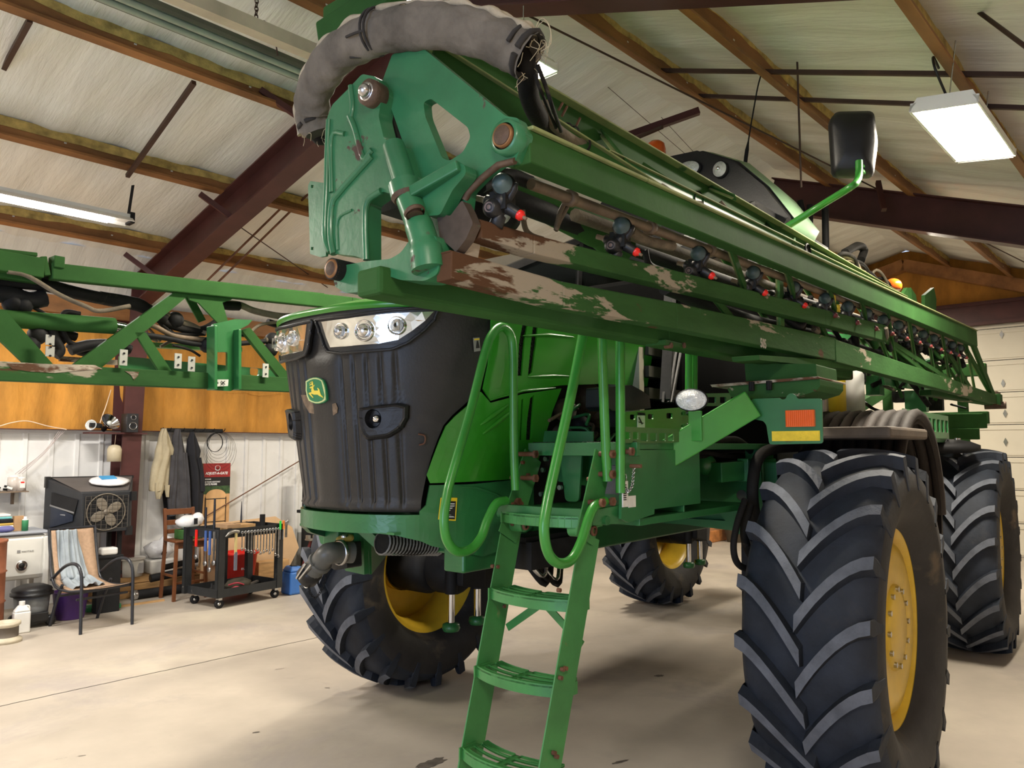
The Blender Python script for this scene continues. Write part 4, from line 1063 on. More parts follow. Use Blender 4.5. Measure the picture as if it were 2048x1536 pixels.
# hoses and cylinder at the front wheel knee
hs=MB(hose)
def hosep(pix,y,r=.02,m=None,ys=None): hs.tube(bez([Q(u,v,y=(ys[i] if ys else y)) for i,(u,v) in enumerate(pix)],7),r,10,m)
hosep([(1700,880),(1600,893),(1545,898),(1515,920),(1505,980),(1512,1040),(1530,1075)],1.2,.030)
hosep([(1490,1000),(1475,1045),(1467,1095),(1478,1130),(1512,1142)],1.22,.016); hosep([(1500,1010),(1488,1060),(1496,1100),(1512,1122)],1.22,.020)
hosep([(1330,905),(1400,912),(1470,900),(1520,905)],1.0,.014); hosep([(1300,920),(1400,905),(1450,912),(1530,915)],1.05,.012); hosep([(1425,885),(1470,880),(1500,900),(1520,925)],1.1,.02)
hosep([(1690,1000),(1540,1110),(1520,1180)],1.15,.02)
[setattr(o,'parent',spr) for o in each(hs,'hydraulic_hose',spr,merge=False)]
cy=MB(green2,chrome,sil); cy.cyl(Q(1330,945,y=.75),Q(1400,925,y=.95),.055); cy.cyl(Q(1398,926,y=.95),Q(1425,920,y=1.0),.03,m=chrome)
cy.beam(Q(1430,945,y=1.05),Q(1540,935,y=1.15),.08,.10); cy.box(Q(1520,950,y=1.12),(.16,.10,.28)); cy.box(Q(1490,940,y=1.12),(.06,.06,.12)); cy.ball(Q(1410,930,y=.98),.06,green2,12,8)
part(cy,'steering_cylinder',bevel=.004)
dc=MB(decal_w,mat('dark_blue_decal_band',(.03,.04,.08),.5),ink); c_=Q(1382,1003,x=.112); dc.box(c_,(.002,.115,.105)); dc.box(c_+V((.001,0,.044)),(.002,.115,.020),mat('dark_blue_decal_band',(.03,.04,.08),.5))
dc.text('IMPORTANT',c_+V((.003,-.052,.038)),(0,1,0),(0,0,1),.018,decal_w,squash=1.0)
for k in range(6): dc.box(c_+V((.0015,-.005,.022-k*.013)),(.001,.09,.003),ink)
part(dc,'axle_decal',None,'white printed decal')
dc=MB(decal_y,ink); c_=Q(1313,1000,x=.2); dc.box(c_,(.002,.05,.10)); dc.box(c_+V((.001,0,-.004)),(.002,.036,.08),ink); part(dc,'warning_decal')
# fenders
fd=MB(mat('dusty_fender_plastic',(.13,.10,.075),.75,var=.3,sc=3,bump=.1))
def fender(x0,s):
    w0,w1=1.28*s,1.83*s
    T=[R(62+8*i) for i in range(10)]
    pr=[(x0+(TR+.09)*math.cos(t),TR+(TR+.09)*math.sin(t)) for t in T]
    for (a,z),(b_,y) in zip(pr,pr[1:]): fd.hull8([V((a,w0,z)),V((b_,w0,y)),V((b_,w1,y)),V((a,w1,z))],[V((a,w0,z+.012)),V((b_,w0,y+.012)),V((b_,w1,y+.012)),V((a,w1,z+.012))])
fd.bx((-.75,1.22,1.80),(.12,1.80,1.86)); 
part(fd,'front_fender',bevel=.015)
rb=MB(mat('dusty_ribbed_rubber',(.020,.013,.009),.75,var=.3,sc=4,bump=.2))
for k in range(9):
    y=1.16+k*.066
    P=[V((-1.02+.62*math.cos(t),y,1.30+.66*math.sin(t))) for t in [R(-8+11*i) for i in range(18)]]
    rb.tube(P,.036,7)
rb.lathe([(.58,0),(.62,0),(.62,.56),(.58,.56)],(-1.02,1.14,1.32),(0,1,0),36)
part(rb,'ribbed_wheel_shroud')
cp=MB(blk2,sil,wht); c_=Q(1888,900,x=-3.2); cp.lathe([(.0,.09),(.10,.09),(.20,.07),(.27,.04),(.27,.0),(.22,-.02),(.10,-.03)],c_,(0,0,1),28,blk2)
for k in range(6): a=2*PI*k/6; cp.cyl(c_+V((.12*math.cos(a),.12*math.sin(a),.085)),c_+V((.12*math.cos(a),.12*math.sin(a),.10)),.015,seg=6,m=sil)
part(cp,'suspension_dome',None,'black domed suspension cap')
# tank, rear walkway, rear lift frame
tk=MB(mat('cream_tank_plastic',(.42,.36,.24),.5,var=.12,sc=1.5)); tk.lathe([(.0,-1.25),(.45,-1.25),(.62,-1.1),(.66,-.8),(.66,.8),(.62,1.1),(.45,1.25),(0,1.25)],(-2.6,-.1,2.05),(1,0,0),36); part(tk,'solution_tank')
rs=MB(mat('stainless_rinse_tank',(.25,.25,.23),.35,.8)); rs.bx((-1.45,.35,1.62),(-1.2,1.1,2.2)); part(rs,'control_housing',bevel=.03)
wk=MB(green2,rail_g); 
wk.bx((-3.3,1.0,1.80),(-1.5,1.5,1.83)); 
H=[]; 
P=[(1.5,1.83),(3.1,1.83),(3.1,2.02),(1.5,2.02)]
wk.prism(P,(0,1.52,0),(-1,0,0),(0,0,1),-.01,holes=[rnd([(1.6+k*.17,1.88),(1.71+k*.17,1.88),(1.71+k*.17,1.98),(1.6+k*.17,1.98)],.01) for k in range(9)])
part(wk,'rear_walkway')
lf=MB(green,rail_g,gbare)
for y in(-1.2,-.4,.4,1.2): lf.beam((-6.0,y,1.4),(-6.0,y,2.7),.1,.1)
for z in(1.5,2.1,2.65): lf.beam((-6.0,-1.4,z),(-6.0,1.45,z),.12,.14)
lf.beam((-5.0,.42,1.4),(-6.0,.9,2.0),.1,.12); lf.beam((-5.0,-.42,1.4),(-6.0,-.9,2.0),.1,.12); lf.beam((-4.6,.42,2.2),(-6.0,.6,2.6),.1,.12)
a=Q(1805,843,x=-5.2); b_=Q(1970,842,x=-5.6); lf.beam(a,b_,.12,.16); lf.beam(Q(1855,868,x=-5.35)+V((0,0,-.0)),Q(1958,868,x=-5.5),.10,.12)
part(lf,'lift_frame',bevel=.006)
rg=MB(mat('yellow_jug_plastic',(.75,.55,.03),.45),wht,blk2,green2)
for (u,m_,r_) in ((1664,mat('yellow_jug_plastic',(.75,.55,.03),.45),.09),(1697,wht,.11)):
    c_=Q(u,782,y=1.1); rg.lathe([(0,-.16),(r_,-.16),(r_,.12),(r_*.5,.19),(0,.19)],c_,(0,0,1),16,m_)
each(rg,'chemical_tank',spr)
random.seed(11); cl=MB(green,green2,hose,dusth,sil,blk2)
for k in range(60):                                   # plumbing and brackets behind the cab
    x=-2.6-random.random()*3.3; y=random.uniform(.2,1.25); z=random.uniform(2.2,2.95)-.0
    m_=random.choice([green,green2,hose,dusth,hose,blk2])
    if k%3==0: cl.box((x,y,z),(random.uniform(.06,.25),random.uniform(.04,.2),random.uniform(.05,.25)),m_)
    else:
        q_=V((x,y,z)); cl.tube(bez([q_,q_+V((random.uniform(-.3,.1),random.uniform(-.1,.15),random.uniform(-.1,.15))),q_+V((random.uniform(-.5,.1),random.uniform(-.2,.2),random.uniform(-.2,.05)))],4),random.uniform(.012,.03),6,m_)
each(cl,'rear_plumbing',spr,merge=False)
up_=MB(mat('white_lift_post',(.5,.48,.42),.5),green2)
for (u0,v0,u1,v1) in ((1600,402,1620,505),(1620,410,1618,505),(1650,405,1652,520)): up_.tube([Q(u0,v0,x=-2.6),Q(u1,v1,x=-2.6)],.03,8,blk2)
each(up_,'cab_rear_post',spr,merge=False)
# ---------------------------------------------------------------- quick-fill coupling under the nose
X=1.72
qf=MB(green2,blk,sil,yel,blk2); P=lambda u,v,x=X:Q(u,v,x=x)
def pxp(mb,poly,x,t,m=None,r=0,holes=()):
    L=[(c_.y,c_.z) for c_ in [P(u,v,x) for u,v in poly]]; 
    if r: L=rnd(L,r)
    mb.prism(L,(x,0,0),(0,1,0),(0,0,1),t,m=m)
pxp(qf,[(640,1042),(690,1046),(736,1056),(738,1148),(700,1140),(690,1110),(650,1085)],1.62,.03)
qf.hull8([P(736,1055,1.62),P(738,1150,1.62),P(768,1112,1.3),P(765,1060,1.3)],[p_+V((-.02,.0,0)) for p_ in (P(736,1055,1.62),P(738,1150,1.62),P(768,1112,1.3),P(765,1060,1.3))],green2)
pxp(qf,[(706,1050),(740,1056),(797,1108),(772,1110)],1.80,.02,mat('pale_diagonal_plate',(.06,.17,.07),.4))
pxp(qf,[(680,1082),(722,1082),(724,1132),(700,1136),(680,1125)],1.72,.09,blk,r=.01)
qb=part(qf,'fill_bracket',bevel=.004)
fc=MB(blk,sil,blk2,mat('grey_coupling_plastic',(.10,.10,.09),.4)); gp=mat('grey_coupling_plastic',(.10,.10,.09),.4)
c0=P(705,1105,1.80); c1=P(680,1105,1.86); c2=P(655,1108,1.93); c3=P(640,1125,1.93); c4=P(618,1150,1.93)
fc.tube(bez([c0,c1,c2,c3,c4],6),[.05]*13+[.048]*12,16,gp)
d1=(c2-c1).normalized(); fc.lathe([(.05,-.008),(.060,-.008),(.060,.008),(.05,.008)],c1,d1,20,sil); d2=(c4-c3).normalized(); fc.lathe([(.048,-.008),(.058,-.006),(.058,.008),(.05,.01)],c3,d2,20,gp)
fc.lathe([(.0,-.02),(.045,-.02),(.055,0),(.055,.05),(.05,.055),(0,.055)],c4-d2*.03,d2,22,blk)
for s_ in(-1,1): fc.beam(c3+V((.06,.0,.0))+V((0,s_*.02,0)),c4+V((.058,s_*.012,-.01)),.014,.008,m=sil)
part(fc,'fill_coupling',qb)
hb=MB(mat('brass_yellow_handle',(.70,.50,.12),.4),sil); c_=P(690,1078,1.80); hb.lathe([(0,.012),(.03,.014),(.042,.008),(.042,-.006),(0,-.01)],c_,(.35,.1,1),20); hb.lathe([(0,.03),(.016,.028),(.018,.01)],c_,(.35,.1,1),12,sil); part(hb,'valve_handle',qb)
ch=MB(blk2,sil); c_=P(612,1168,1.93); ch.tube([c_+V((0,.018*math.cos(t),.018*math.sin(t))) for t in [2*PI*k/14 for k in range(14)]],.003,5,sil,closed=True)
PP=bez([P(618,1175,1.93),P(621,1188,1.93),P(632,1195,1.92),P(645,1175,1.9),P(655,1140,1.88)],5)
for i in range(len(PP)-1):
    m_=(PP[i]+PP[i+1])/2; d=(PP[i+1]-PP[i]); x_,y_,z_=basis(d,(1,0,0)); w_=x_ if i%2 else y_
    ch.tube([m_+z_*d.length*.6*math.cos(t)+w_*.006*math.sin(t) for t in [2*PI*k/8 for k in range(8)]],.002,4,blk2,closed=True)
part(ch,'cap_chain',qb)
ht=MB(hose,sil); 
PP=[Q(u,v,y=.1) for u,v in ((765,1085),(820,1090),(880,1088),(940,1100),(990,1110))]; ht.tube(bez(PP,5),.05,12)
for i in range(18): c_=PP[0].lerp(PP[2],i/18); ht.lathe([(.05,-.004),(.058,0),(.05,.004)],c_+V((0,0,.0)),(PP[1]-PP[0]),14,mat('grey_spring_guard',(.20,.20,.19),.5))
part(ht,'intake_hose',qb)
um=MB(blk2,hose,green2,sil); random.seed(4)
for k in range(10):
    a=Q(1040+random.random()*40,1075+random.random()*50,y=.4); um.tube(bez([a,a+V((-.1,.05,-.12)),a+V((-.25,-.02,-.02)),a+V((-.3,.1,.1))],5),random.uniform(.008,.016),6,random.choice([blk2,hose,sil]))
um.box((1.25,.35,1.28),(.5,.6,.12),blk2); um.plate([Q(u,v,y=.5) for u,v in ((1010,1075),(1065,1080),(1075,1110),(1030,1105))],.01,green2)
each(um,'under_hose',spr,merge=False)
# ================================================================ near folded boom
def lerpq(p0,y0,p1,y1,h0,h1,w=.06,m=green,mb=None,up=(0,0,1)):
    a=Q(*p0,y=y0); b=Q(*p1,y=y1); mb.beam(a,b,w,h0,up,m,w2=w,h2=h1); return a,b
bm_=MB(green)
Ma,Mb_=lerpq((1042,297),1.60,(1948,678),1.55,.082,.15,.055,mb=bm_)
boom=part(bm_,'spray_boom',None,'near boom truss running along the machine',bevel=.004)
def bp(mb,name,label=None,**k): 
    k.setdefault('bevel',.003); o=mb.build(name,boom,**k)
    if label: o['label']=label
    return o
def Mx(x): t=(x-Ma.x)/(Mb_.x-Ma.x); return Ma.lerp(Mb_,t)
# lit top flange of the outer chord
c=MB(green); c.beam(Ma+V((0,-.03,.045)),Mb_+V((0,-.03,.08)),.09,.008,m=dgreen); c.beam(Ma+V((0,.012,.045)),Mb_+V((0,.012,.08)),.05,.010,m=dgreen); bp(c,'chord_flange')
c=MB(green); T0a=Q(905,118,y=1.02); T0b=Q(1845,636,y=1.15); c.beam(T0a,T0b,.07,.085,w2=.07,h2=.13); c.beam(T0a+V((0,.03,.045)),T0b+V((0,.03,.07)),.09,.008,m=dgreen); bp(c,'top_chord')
def T0x(x): t=(x-T0a.x)/(T0b.x-T0a.x); return T0a.lerp(T0b,t)
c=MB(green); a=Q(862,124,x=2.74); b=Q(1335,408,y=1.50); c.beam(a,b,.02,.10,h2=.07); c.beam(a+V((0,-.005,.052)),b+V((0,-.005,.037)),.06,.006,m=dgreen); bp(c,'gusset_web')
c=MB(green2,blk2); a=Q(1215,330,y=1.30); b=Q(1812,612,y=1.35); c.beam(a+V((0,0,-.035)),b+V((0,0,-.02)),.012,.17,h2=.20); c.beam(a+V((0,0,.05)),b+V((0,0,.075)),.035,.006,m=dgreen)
h_=Q(1396,402,y=1.31); c.lathe([(.0,.0),(.042,.0),(.045,.004),(.042,.008)],h_,(0,1,0),24,blk2); h_=Q(1423,420,y=1.31); c.lathe([(0,.0),(.008,0),(.008,.004),(0,.006)],h_,(0,1,0),10,blk2)
h_=Q(1614,505,y=1.36); c.lathe([(.0,.0),(.05,.0),(.052,.006),(.045,.01)],h_,(0,1,0),24,blk2)
bp(c,'web_plate')
# lower chords, scraped near end
L1=[((948,462),1.46),((1052,492),1.48),((1345,563),1.50),((1640,636),1.52),((1765,668),1.53)]
L2=[((888,533),1.42),((1112,592),1.45),((1340,634),1.47),((1662,700),1.50)]
def chord(L,name,hs,mats,w=.055,lab=None):
    P=[Q(*p,y=y) for p,y in L]; c=MB(*set(mats))
    a=P[0]; b=P[-1]
    for i,(p,q_) in enumerate(zip(P,P[1:])):
        c.beam(p,q_,w,hs[i],m=mats[i],w2=w,h2=hs[i+1]); c.beam(p+V((0,-.02,hs[i]/2)),q_+V((0,-.02,hs[i+1]/2)),w*1.6,.006,m=gtrans)
    return bp(c,name,lab,bevel=.006),P
o,PL1=chord(L1,'middle_chord',[.045,.050,.060,.075,.10],[gtrans,gtrans,gtrans,gtrans],lab='green chord with paint scraped to bare metal')
o,PL2=chord(L2,'lower_chord',[.070,.072,.090,.12],[gtrans,gtrans,gtrans],lab='green chord scraped bare and rusty at its front end')
c=MB(gworn,gbare); a=Q(1660,702,y=1.50); b=Q(1990,800,y=1.56); c.beam(a,b,.06,.12,h2=.10); bp(c,'tip_chord')
c=MB(green); a=Q(735,563,y=1.18); b=Q(1318,670,y=1.25); c.beam(a,b,.10,.075,h2=.09); a=Q(1315,672,y=1.25); b=Q(1690,740,y=1.35); c.beam(a,b,.10,.085,h2=.13); bp(c,'bottom_tube',bevel=.012)
c=MB(green,rust); a=Q(1330,690,y=1.28); c.box(a+V((0,0,0)),(.16,.09,.02)); 
for u in (1330,1356): p=Q(u,692,y=1.30); c.cyl(p,p+V((0,.03,0)),.012,seg=8,m=rust)
bp(c,'splice_plate')
c=MB(green); pts=[Q(u,v,y=1.45) for u,v in ((1492,722),(1700,742),(1690,725),(1490,712))]; c.plate(pts,.12); bp(c,'boom_pad')
def L1x(x):
    for p,q_ in zip(PL1,PL1[1:]):
        if x>=q_.x: return p.lerp(q_,(x-p.x)/(q_.x-p.x))
    return PL1[-1]+V((x-PL1[-1].x,0,-.00*(x-PL1[-1].x)))
def L2x(x):
    P=PL2+[Q(1990,800,y=1.56)]
    for p,q_ in zip(P,P[1:]):
        if x>=q_.x: return p.lerp(q_,(x-p.x)/(q_.x-p.x))
    return P[-1]
# diagonal braces
def brace(a,b,w=.035,t=.008,m=green,up=(0,1,0)): 
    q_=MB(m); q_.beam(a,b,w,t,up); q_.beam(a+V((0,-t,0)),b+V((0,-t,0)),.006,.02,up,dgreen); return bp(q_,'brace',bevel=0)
brace(Q(1207,268,y=1.08),Q(1300,385,y=1.5),.05); brace(Q(1533,448,y=1.1),Q(1632,532,y=1.5),.04); brace(Q(1418,374,y=1.08),Q(1470,395,y=1.3),.03)
brace(Q(1560,545,y=1.46),Q(1563,652,y=1.46),.05,.012,pale if False else mat('painted_lit_green',(.10,.27,.07),.4)); brace(Q(1545,548,y=1.46),Q(1590,480,y=1.2),.03)  # brighter copy of the boom green, light painted into its colour
x=1.45
k=0
while x>-4.3:
    a=Mx(x); b=L1x(x-.38) if x-.38>PL1[-1].x else L2x(x-.5)
    brace(a+V((0,-.02,-.03)),b+V((0,-.03,.03)),.04)
    if k%2==0: brace(L1x(max(x,PL1[-1].x))+V((0,-.02,0)),L2x(x-.3)+V((0,-.02,.03)),.035)
    brace(T0x(x-.2)+V((0,.02,-.02)),Mx(x-.75)+V((0,-.04,.03)),.035)
    brace(T0x(x)+V((0,.0,-.05)),L2x(x-.45)+V((0,-.12,.03)),.04)
    x-=.62; k+=1
# far tip
tp=Q(1990,800,y=1.56); brace(Q(1940,672,y=1.55),tp,.10,.02); brace(Q(1908,655,y=1.5),tp,.05,.02); brace(Q(1885,690,y=1.5),Q(1945,785,y=1.5),.06,.02); 
brace(Q(1820,690,y=1.4),Q(1870,760,y=1.45),.07,.02); brace(Q(1780,690,y=1.4),Q(1850,755,y=1.45),.06,.02)
c=MB(gworn,pin); c.box(tp,(.2,.12,.12)); c.box(tp+V((-.35,-.05,.06)),(.3,.1,.10),pin); c.cyl(tp+V((0,-.1,-.06)),tp+V((0,.1,-.06)),.04,m=pin); c.beam(Q(1850,785,y=1.3),Q(1980,806,y=1.5),.1,.05); bp(c,'tip_hinge')
c=MB(green2); 
for (u0,v0,u1,v1,y) in ((1600,655,1720,690,1.0),(1690,640,1800,700,.95),(1760,720,1900,770,1.0)):
    pixplate(c,[(u0,v0),(u1,v0+18),(u1+10,v1+20),(u0+10,v1)],y,.02,[rnd([(u0+12,v0+8),(u0+40,v0+12),(u0+40,v0+26),(u0+12,v0+22)],4),rnd([(u0+52,v0+16),(u0+80,v0+20),(u0+80,v0+34),(u0+52,v0+30)],4)])
bp(c,'pierced_gusset',bevel=0)
for (pts,y) in (([(1735,560),(1845,640),(1800,640),(1740,600)],1.2),([(1850,590),(1868,575),(1873,598),(1872,630),(1850,622)],1.3),([(1822,575),(1832,590),(1836,615),(1826,612)],1.3),([(1925,655),(1942,660),(1948,690),(1920,680)],1.45),([(1800,600),(1815,575),(1823,612)],1.35)):
    c=MB(green); pixplate(c,pts,y,.03); bp(c,'mount_bracket',bevel=0)
# hinge assembly at the front end -----------------------------------------
def px(mb,poly,x,t,m=None,r=0,holes=(),rr=.01,edge=None):
    L=[(c_.y,c_.z) for c_ in [Q(u,v,x=x) for u,v in poly]]; H=[[(c_.y,c_.z) for c_ in [Q(u,v,x=x) for u,v in h_]] for h_ in holes]
    if r: L=rnd(L,r)
    H=[rnd(h_,rr) for h_ in H]
    mb.prism(L,(x,0,0),(0,1,0),(0,0,1),-t,holes=H,m=m,edge=edge); return mb
hg_=mat('hinge_casting_green',(.028,.155,.065),.38,var=.14,sc=5,bump=.1,bsc=25,patch=((.07,.04,.03),.635,6,.02),coat=.25)
X1=2.80
c=MB(hg_,rust); px(c,[(764,164),(784,109),(836,88),(1011,232),(1036,236),(1052,268),(1030,323),(997,328),(965,353),(937,382),(930,440),(905,470),(870,480),(835,368)],X1,.03,r=.008,holes=[[(847,204),(862,197),(936,255),(941,275),(926,304),(899,322),(884,316),(850,232)]])
bp(c,'end_plate',bevel=.003)
c=MB(hg_,gbare)   # folded edge running down to the chord
px(c,[(1036,240),(1053,270),(1030,325),(1010,318)],X1+.012,.012,m=gbare) if False else None
a=[Q(u,v,x=X1+.0) for u,v in ((1030,322),(997,330),(966,355),(937,384),(930,400))]
c.tube(a,.009,8,pin); bp(c,'plate_edge_weld',bevel=0)
c=MB(pin,mat('bronze_ring',(.25,.12,.045),.45,.5)); p=Q(1011,274,x=X1+.02); c.lathe([(0,.018),(.022,.018),(.024,.016)],p,(1,0,0),28,pin); c.lathe([(.024,.015),(.029,.015),(.029,.0)],p,(1,0,0),28,mat('bronze_ring',(.25,.12,.045),.45,.5)); c.lathe([(.033,.008),(.043,.006),(.044,-.03)],p,(1,0,0),28,hg_); c.lathe([(0,0),(.03,0)],p,(1,0,0),28,pin); bp(c,'hinge_pin','' or 'brown worn pin end',bevel=0)
# casting with raised ribs
X2=2.84
c=MB(hg_); px(c,[(654,236),(664,210),(702,172),(724,148),(751,153),(766,180),(757,232),(768,278),(803,290),(822,352),(800,392),(765,383),(735,405),(735,522),(712,512),(690,510),(655,505),(646,470),(650,370)],X2,.05,r=.010)
def rib(pts,r,x=X2,m=None): c.tube(bez([Q(u,v,x=x) for u,v in pts],4),r,10,m)
rib([(658,240),(655,300),(653,380),(650,470),(660,505)],.009); rib([(664,385),(664,275),(690,268)],.008); rib([(700,232),(712,262),(728,318),(745,300)],.010); rib([(702,172),(706,215),(700,245)],.009)
rib([(745,312),(715,345),(680,385),(665,410),(662,470),(668,508)],.011); rib([(763,382),(735,404),(731,450),(733,520)],.010); rib([(704,420),(676,440),(676,500)],.004)
bp(c,'hinge_casting',bevel=.006)
c=MB(hg_,blk2); px(c,[(616,372),(620,362),(650,366),(652,512),(640,514),(620,508)],X2-.01,.008,r=.004,holes=[rect(622,370,627,376),rect(622,494,627,500)],rr=.002); bp(c,'bolt_flange',bevel=.001)
c=MB(hg_,pin,rust)
pt=lambda u,v,x=2.86:Q(u,v,x=x)
c.tube([pt(787,292,2.84),pt(812,372,2.85)],.030,18); c.tube([pt(808,368),pt(814,392)],.042,20); c.tube([pt(814,392),pt(816,400)],[.042,.036],20,pin)
c.tube(bez([pt(818,398),pt(838,452),pt(852,500),pt(858,540)],5),[.034]*5+[.037]*5+[.044]*6,20); c.tube([pt(826,422,2.89),pt(829,432,2.89)],[.022,.022],14,pin)
c.lathe([(.024,-.006),(.03,0),(.024,.006)],pt(829,424,2.895),(pt(838,452)-pt(818,398)),16,pin)
# arm to the upper plate
c.beam(pt(830,388),pt(925,335,2.84),.03,.05,up=(1,0,0)); px(c,[(830,372),(915,325),(930,330),(932,348),(905,380),(880,430),(850,432),(835,400)],2.85,.04,r=.01)
bp(c,'pivot_tube',bevel=.005)
c=MB(mat('scuffed_dark_steel',(.10,.075,.06),.5,.3,var=.3,sc=8,patch=((.04,.17,.07),.62,8,.03))); px(c,[(873,425),(900,432),(924,400),(935,420),(946,446),(932,478),(912,504),(879,474)],2.83,.03,r=.006); px(c,[(885,520),(890,478),(912,500),(935,480),(920,560),(888,562)],2.80,.05,m=gbare,r=.004); bp(c,'wear_shoe',bevel=.003)
c=MB(hg_,pin); px(c,[(826,470),(872,470),(880,520),(876,548),(850,562),(800,560),(778,552),(720,560),(722,584),(690,586),(668,572),(668,545),(690,530),(735,522),(780,518),(802,505)],2.86,.07,r=.014)
bp(c,'lower_knuckle',bevel=.012)
c=MB(pin,mat('bronze_ring',(.25,.12,.045),.45,.5),blk2); p=Q(662,537,x=2.89); c.cyl(p+V((-.10,0,0)),p,.030,m=blk2,seg=24); c.lathe([(0,.004),(.019,.004),(.020,.003)],p,(1,0,0),28,pin); c.lathe([(.020,.003),(.026,.002),(.028,-.002),(.030,-.006)],p,(1,0,0),28,mat('bronze_ring',(.25,.12,.045),.45,.5)); bp(c,'hinge_pin','brown pin end in bronze bush',bevel=0)
c=MB(pin,sil,blk2); p=Q(733,183,x=2.87); c.lathe([(0,.0),(.036,0),(.038,-.02),(.036,-.05)],p,(1,0,0),24,pin); c.ball(p+V((.006,0,0)),.019,sil,16,10); c.lathe([(.019,.0),(.026,.003),(.026,-.01)],p,(1,0,0),14,sil)
bp(c,'ball_bolt','bright steel ball bolt',bevel=0)
c=MB(green); c.beam(Q(648,76,x=2.55),Q(800,-20,x=2.5),.08,.09); c.beam(Q(655,50,x=2.5),Q(760,-10,x=2.5),.05,.12); bp(c,'upper_bracket',bevel=.01)
c=MB(blk2); px(c,[(764,164),(800,290),(760,280),(750,200)],2.78,.05); c.bx((2.3,1.0,2.45),(2.7,1.2,2.6)); bp(c,'inner_black_bracket')  # matte black plate and block behind the hinge plates
# canvas sleeve
c=MB(canvas,canvas_d,straw); random.seed(3)
path=bez([Q(u,v,x=x) for u,v,x in ((636,268,2.74),(624,230,2.76),(632,172,2.79),(668,116,2.81),(727,76,2.82),(800,55,2.82),(880,50,2.80),(955,63,2.77),(1020,88,2.74),(1062,112,2.72))],10)
seg=26; n=len(path); VV=[]; x_=None
for i,p in enumerate(path):
    d=(path[min(i+1,n-1)]-path[max(i-1,0)]).normalized()
    x_=V((1,0,0)); x_=(x_-d*x_.dot(d)).normalized(); y_=d.cross(x_)
    for k in range(seg):
        t=2*PI*k/seg; pl=.0022*math.sin(i*1.1+3*math.sin(k*.5))+.002*math.sin(i*.5+k*.8)+.0022*math.sin(k*3+i*.3)*(1.5 if math.sin(t)<0 else .6)
        rr=(.058 if i>6 else .044+.0015*i)+pl*(1.2-.3*math.sin(t))
        ff=1.12 if math.sin(t)>.6 else 1
        VV.append(p+(x_*math.cos(t)*rr*.9+y_*math.sin(t)*rr*ff))
c.add(VV,[(i*seg+k,i*seg+(k+1)%seg,(i+1)*seg+(k+1)%seg,(i+1)*seg+k) for i in range(n-1) for k in range(seg)],canvas,True)
c.add(VV[:seg],[tuple(range(seg))],canvas_d); 
# upper flap hem: lighter ridge along the top
def ringpt(i,t,r): 
    d=(path[min(i+1,n-1)]-path[max(i-1,0)]).normalized(); a=V((1,0,0)); a=(a-d*a.dot(d)).normalized(); b=d.cross(a); return path[i]+(a*math.cos(t)+b*math.sin(t))*r
up_t=1.9 if ringpt(40,PI/2,.1).z>path[40].z else -1.9
sgn=1 if up_t>0 else -1
hem=MB(mat('pale_canvas_hem',(.42,.36,.26),.9,var=.2,sc=12,bump=.5,bsc=40))
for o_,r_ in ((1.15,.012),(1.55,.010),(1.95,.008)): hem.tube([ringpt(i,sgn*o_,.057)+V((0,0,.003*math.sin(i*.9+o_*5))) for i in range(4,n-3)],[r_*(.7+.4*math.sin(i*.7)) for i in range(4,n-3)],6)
sl=bp(c,'canvas_sleeve','dirty grey canvas hose sleeve',bevel=0,sub=1)
hem.build('sleeve_hem',sl) if False else bp(hem,'sleeve_hem',bevel=0)
st=MB(canvas_d); 
for i0,a0,a1 in ((44,-1.2,1.6),(45,-1.2,1.6)): st.tube([ringpt(i0,sgn*t,.0635) for t in [a0+(a1-a0)*k/12 for k in range(13)]],.004,6)
st.tube([ringpt(i,-sgn*.35,.0635) for i in range(40,46)],.004,6); st.tube([ringpt(i,-sgn*1.2+.1*(i-38),.061) for i in range(38,46)],.004,6)
st.tube([ringpt(88,sgn*t,.058) for t in [k*.5 for k in range(13)]],.009,6); st.tube([ringpt(83,sgn*t,.056) for t in [k*.5 for k in range(8)]],.006,6); st.tube([ringpt(6,sgn*t,.050) for t in [k*.5 for k in range(13)]],.007,6)
each(st,'sleeve_strap',boom,merge=False)
th=MB(straw); 
for k in range(22):
    i=n-1 if k<14 else 0; t=random.random()*6.3; p=ringpt(i,t,.045); L_=random.uniform(.02,.05)
    th.tube(bez([p,p+V((random.uniform(-.01,.01),random.uniform(-.02,.02),-L_*.4)),p+V((random.uniform(-.02,.02),random.uniform(-.02,.02),-L_))],3),.0009,4)
p=ringpt(n-4,sgn*1.4,.055); th.tube(bez([p,p+V((0,.02,.025)),p+V((0,.045,-.0)),p+V((0,.05,-.05)),p+V((0,.02,-.06))],5),.0012,4); th.tube(bez([p,p+V((0,.03,.015)),p+V((0,.05,-.02)),p+V((0,.04,-.07))],5),.001,4)
bp(th,'frayed_threads',bevel=0)
hs=MB(hose); hs.tube(bez([Q(1040,110,x=2.70),Q(1054,140,x=2.68),Q(1058,190,x=2.6),Q(1076,232,x=2.5),Q(1100,262,x=2.35)],6),.028,14); hs.tube(bez([Q(630,250,x=2.72),Q(640,272,x=2.70),Q(655,262,x=2.66)],5),.03,12)
each(hs,'protected_hose',boom,merge=False)
hs=MB(hose); hs.tube(bez([Q(1075,130,x=2.7),Q(1092,175,x=2.65),Q(1105,215,x=2.6),Q(1122,262,x=2.4)],6),.006,8); hs.tube(bez([Q(1070,150,x=2.7),Q(1085,190,x=2.65),Q(1112,255,x=2.45)],6),.005,8); each(hs,'thin_cable',boom,merge=False)
hs=MB(dusth,blk2); hs.tube(bez([Q(1086,205,x=2.5),Q(1098,240,x=2.45),Q(1120,262,x=2.35),Q(1160,288,x=2.2),Q(1200,305,x=2.05),Q(1232,330,x=1.95)],6),[.016]*18+[.024]*7+[.018]*6,10)
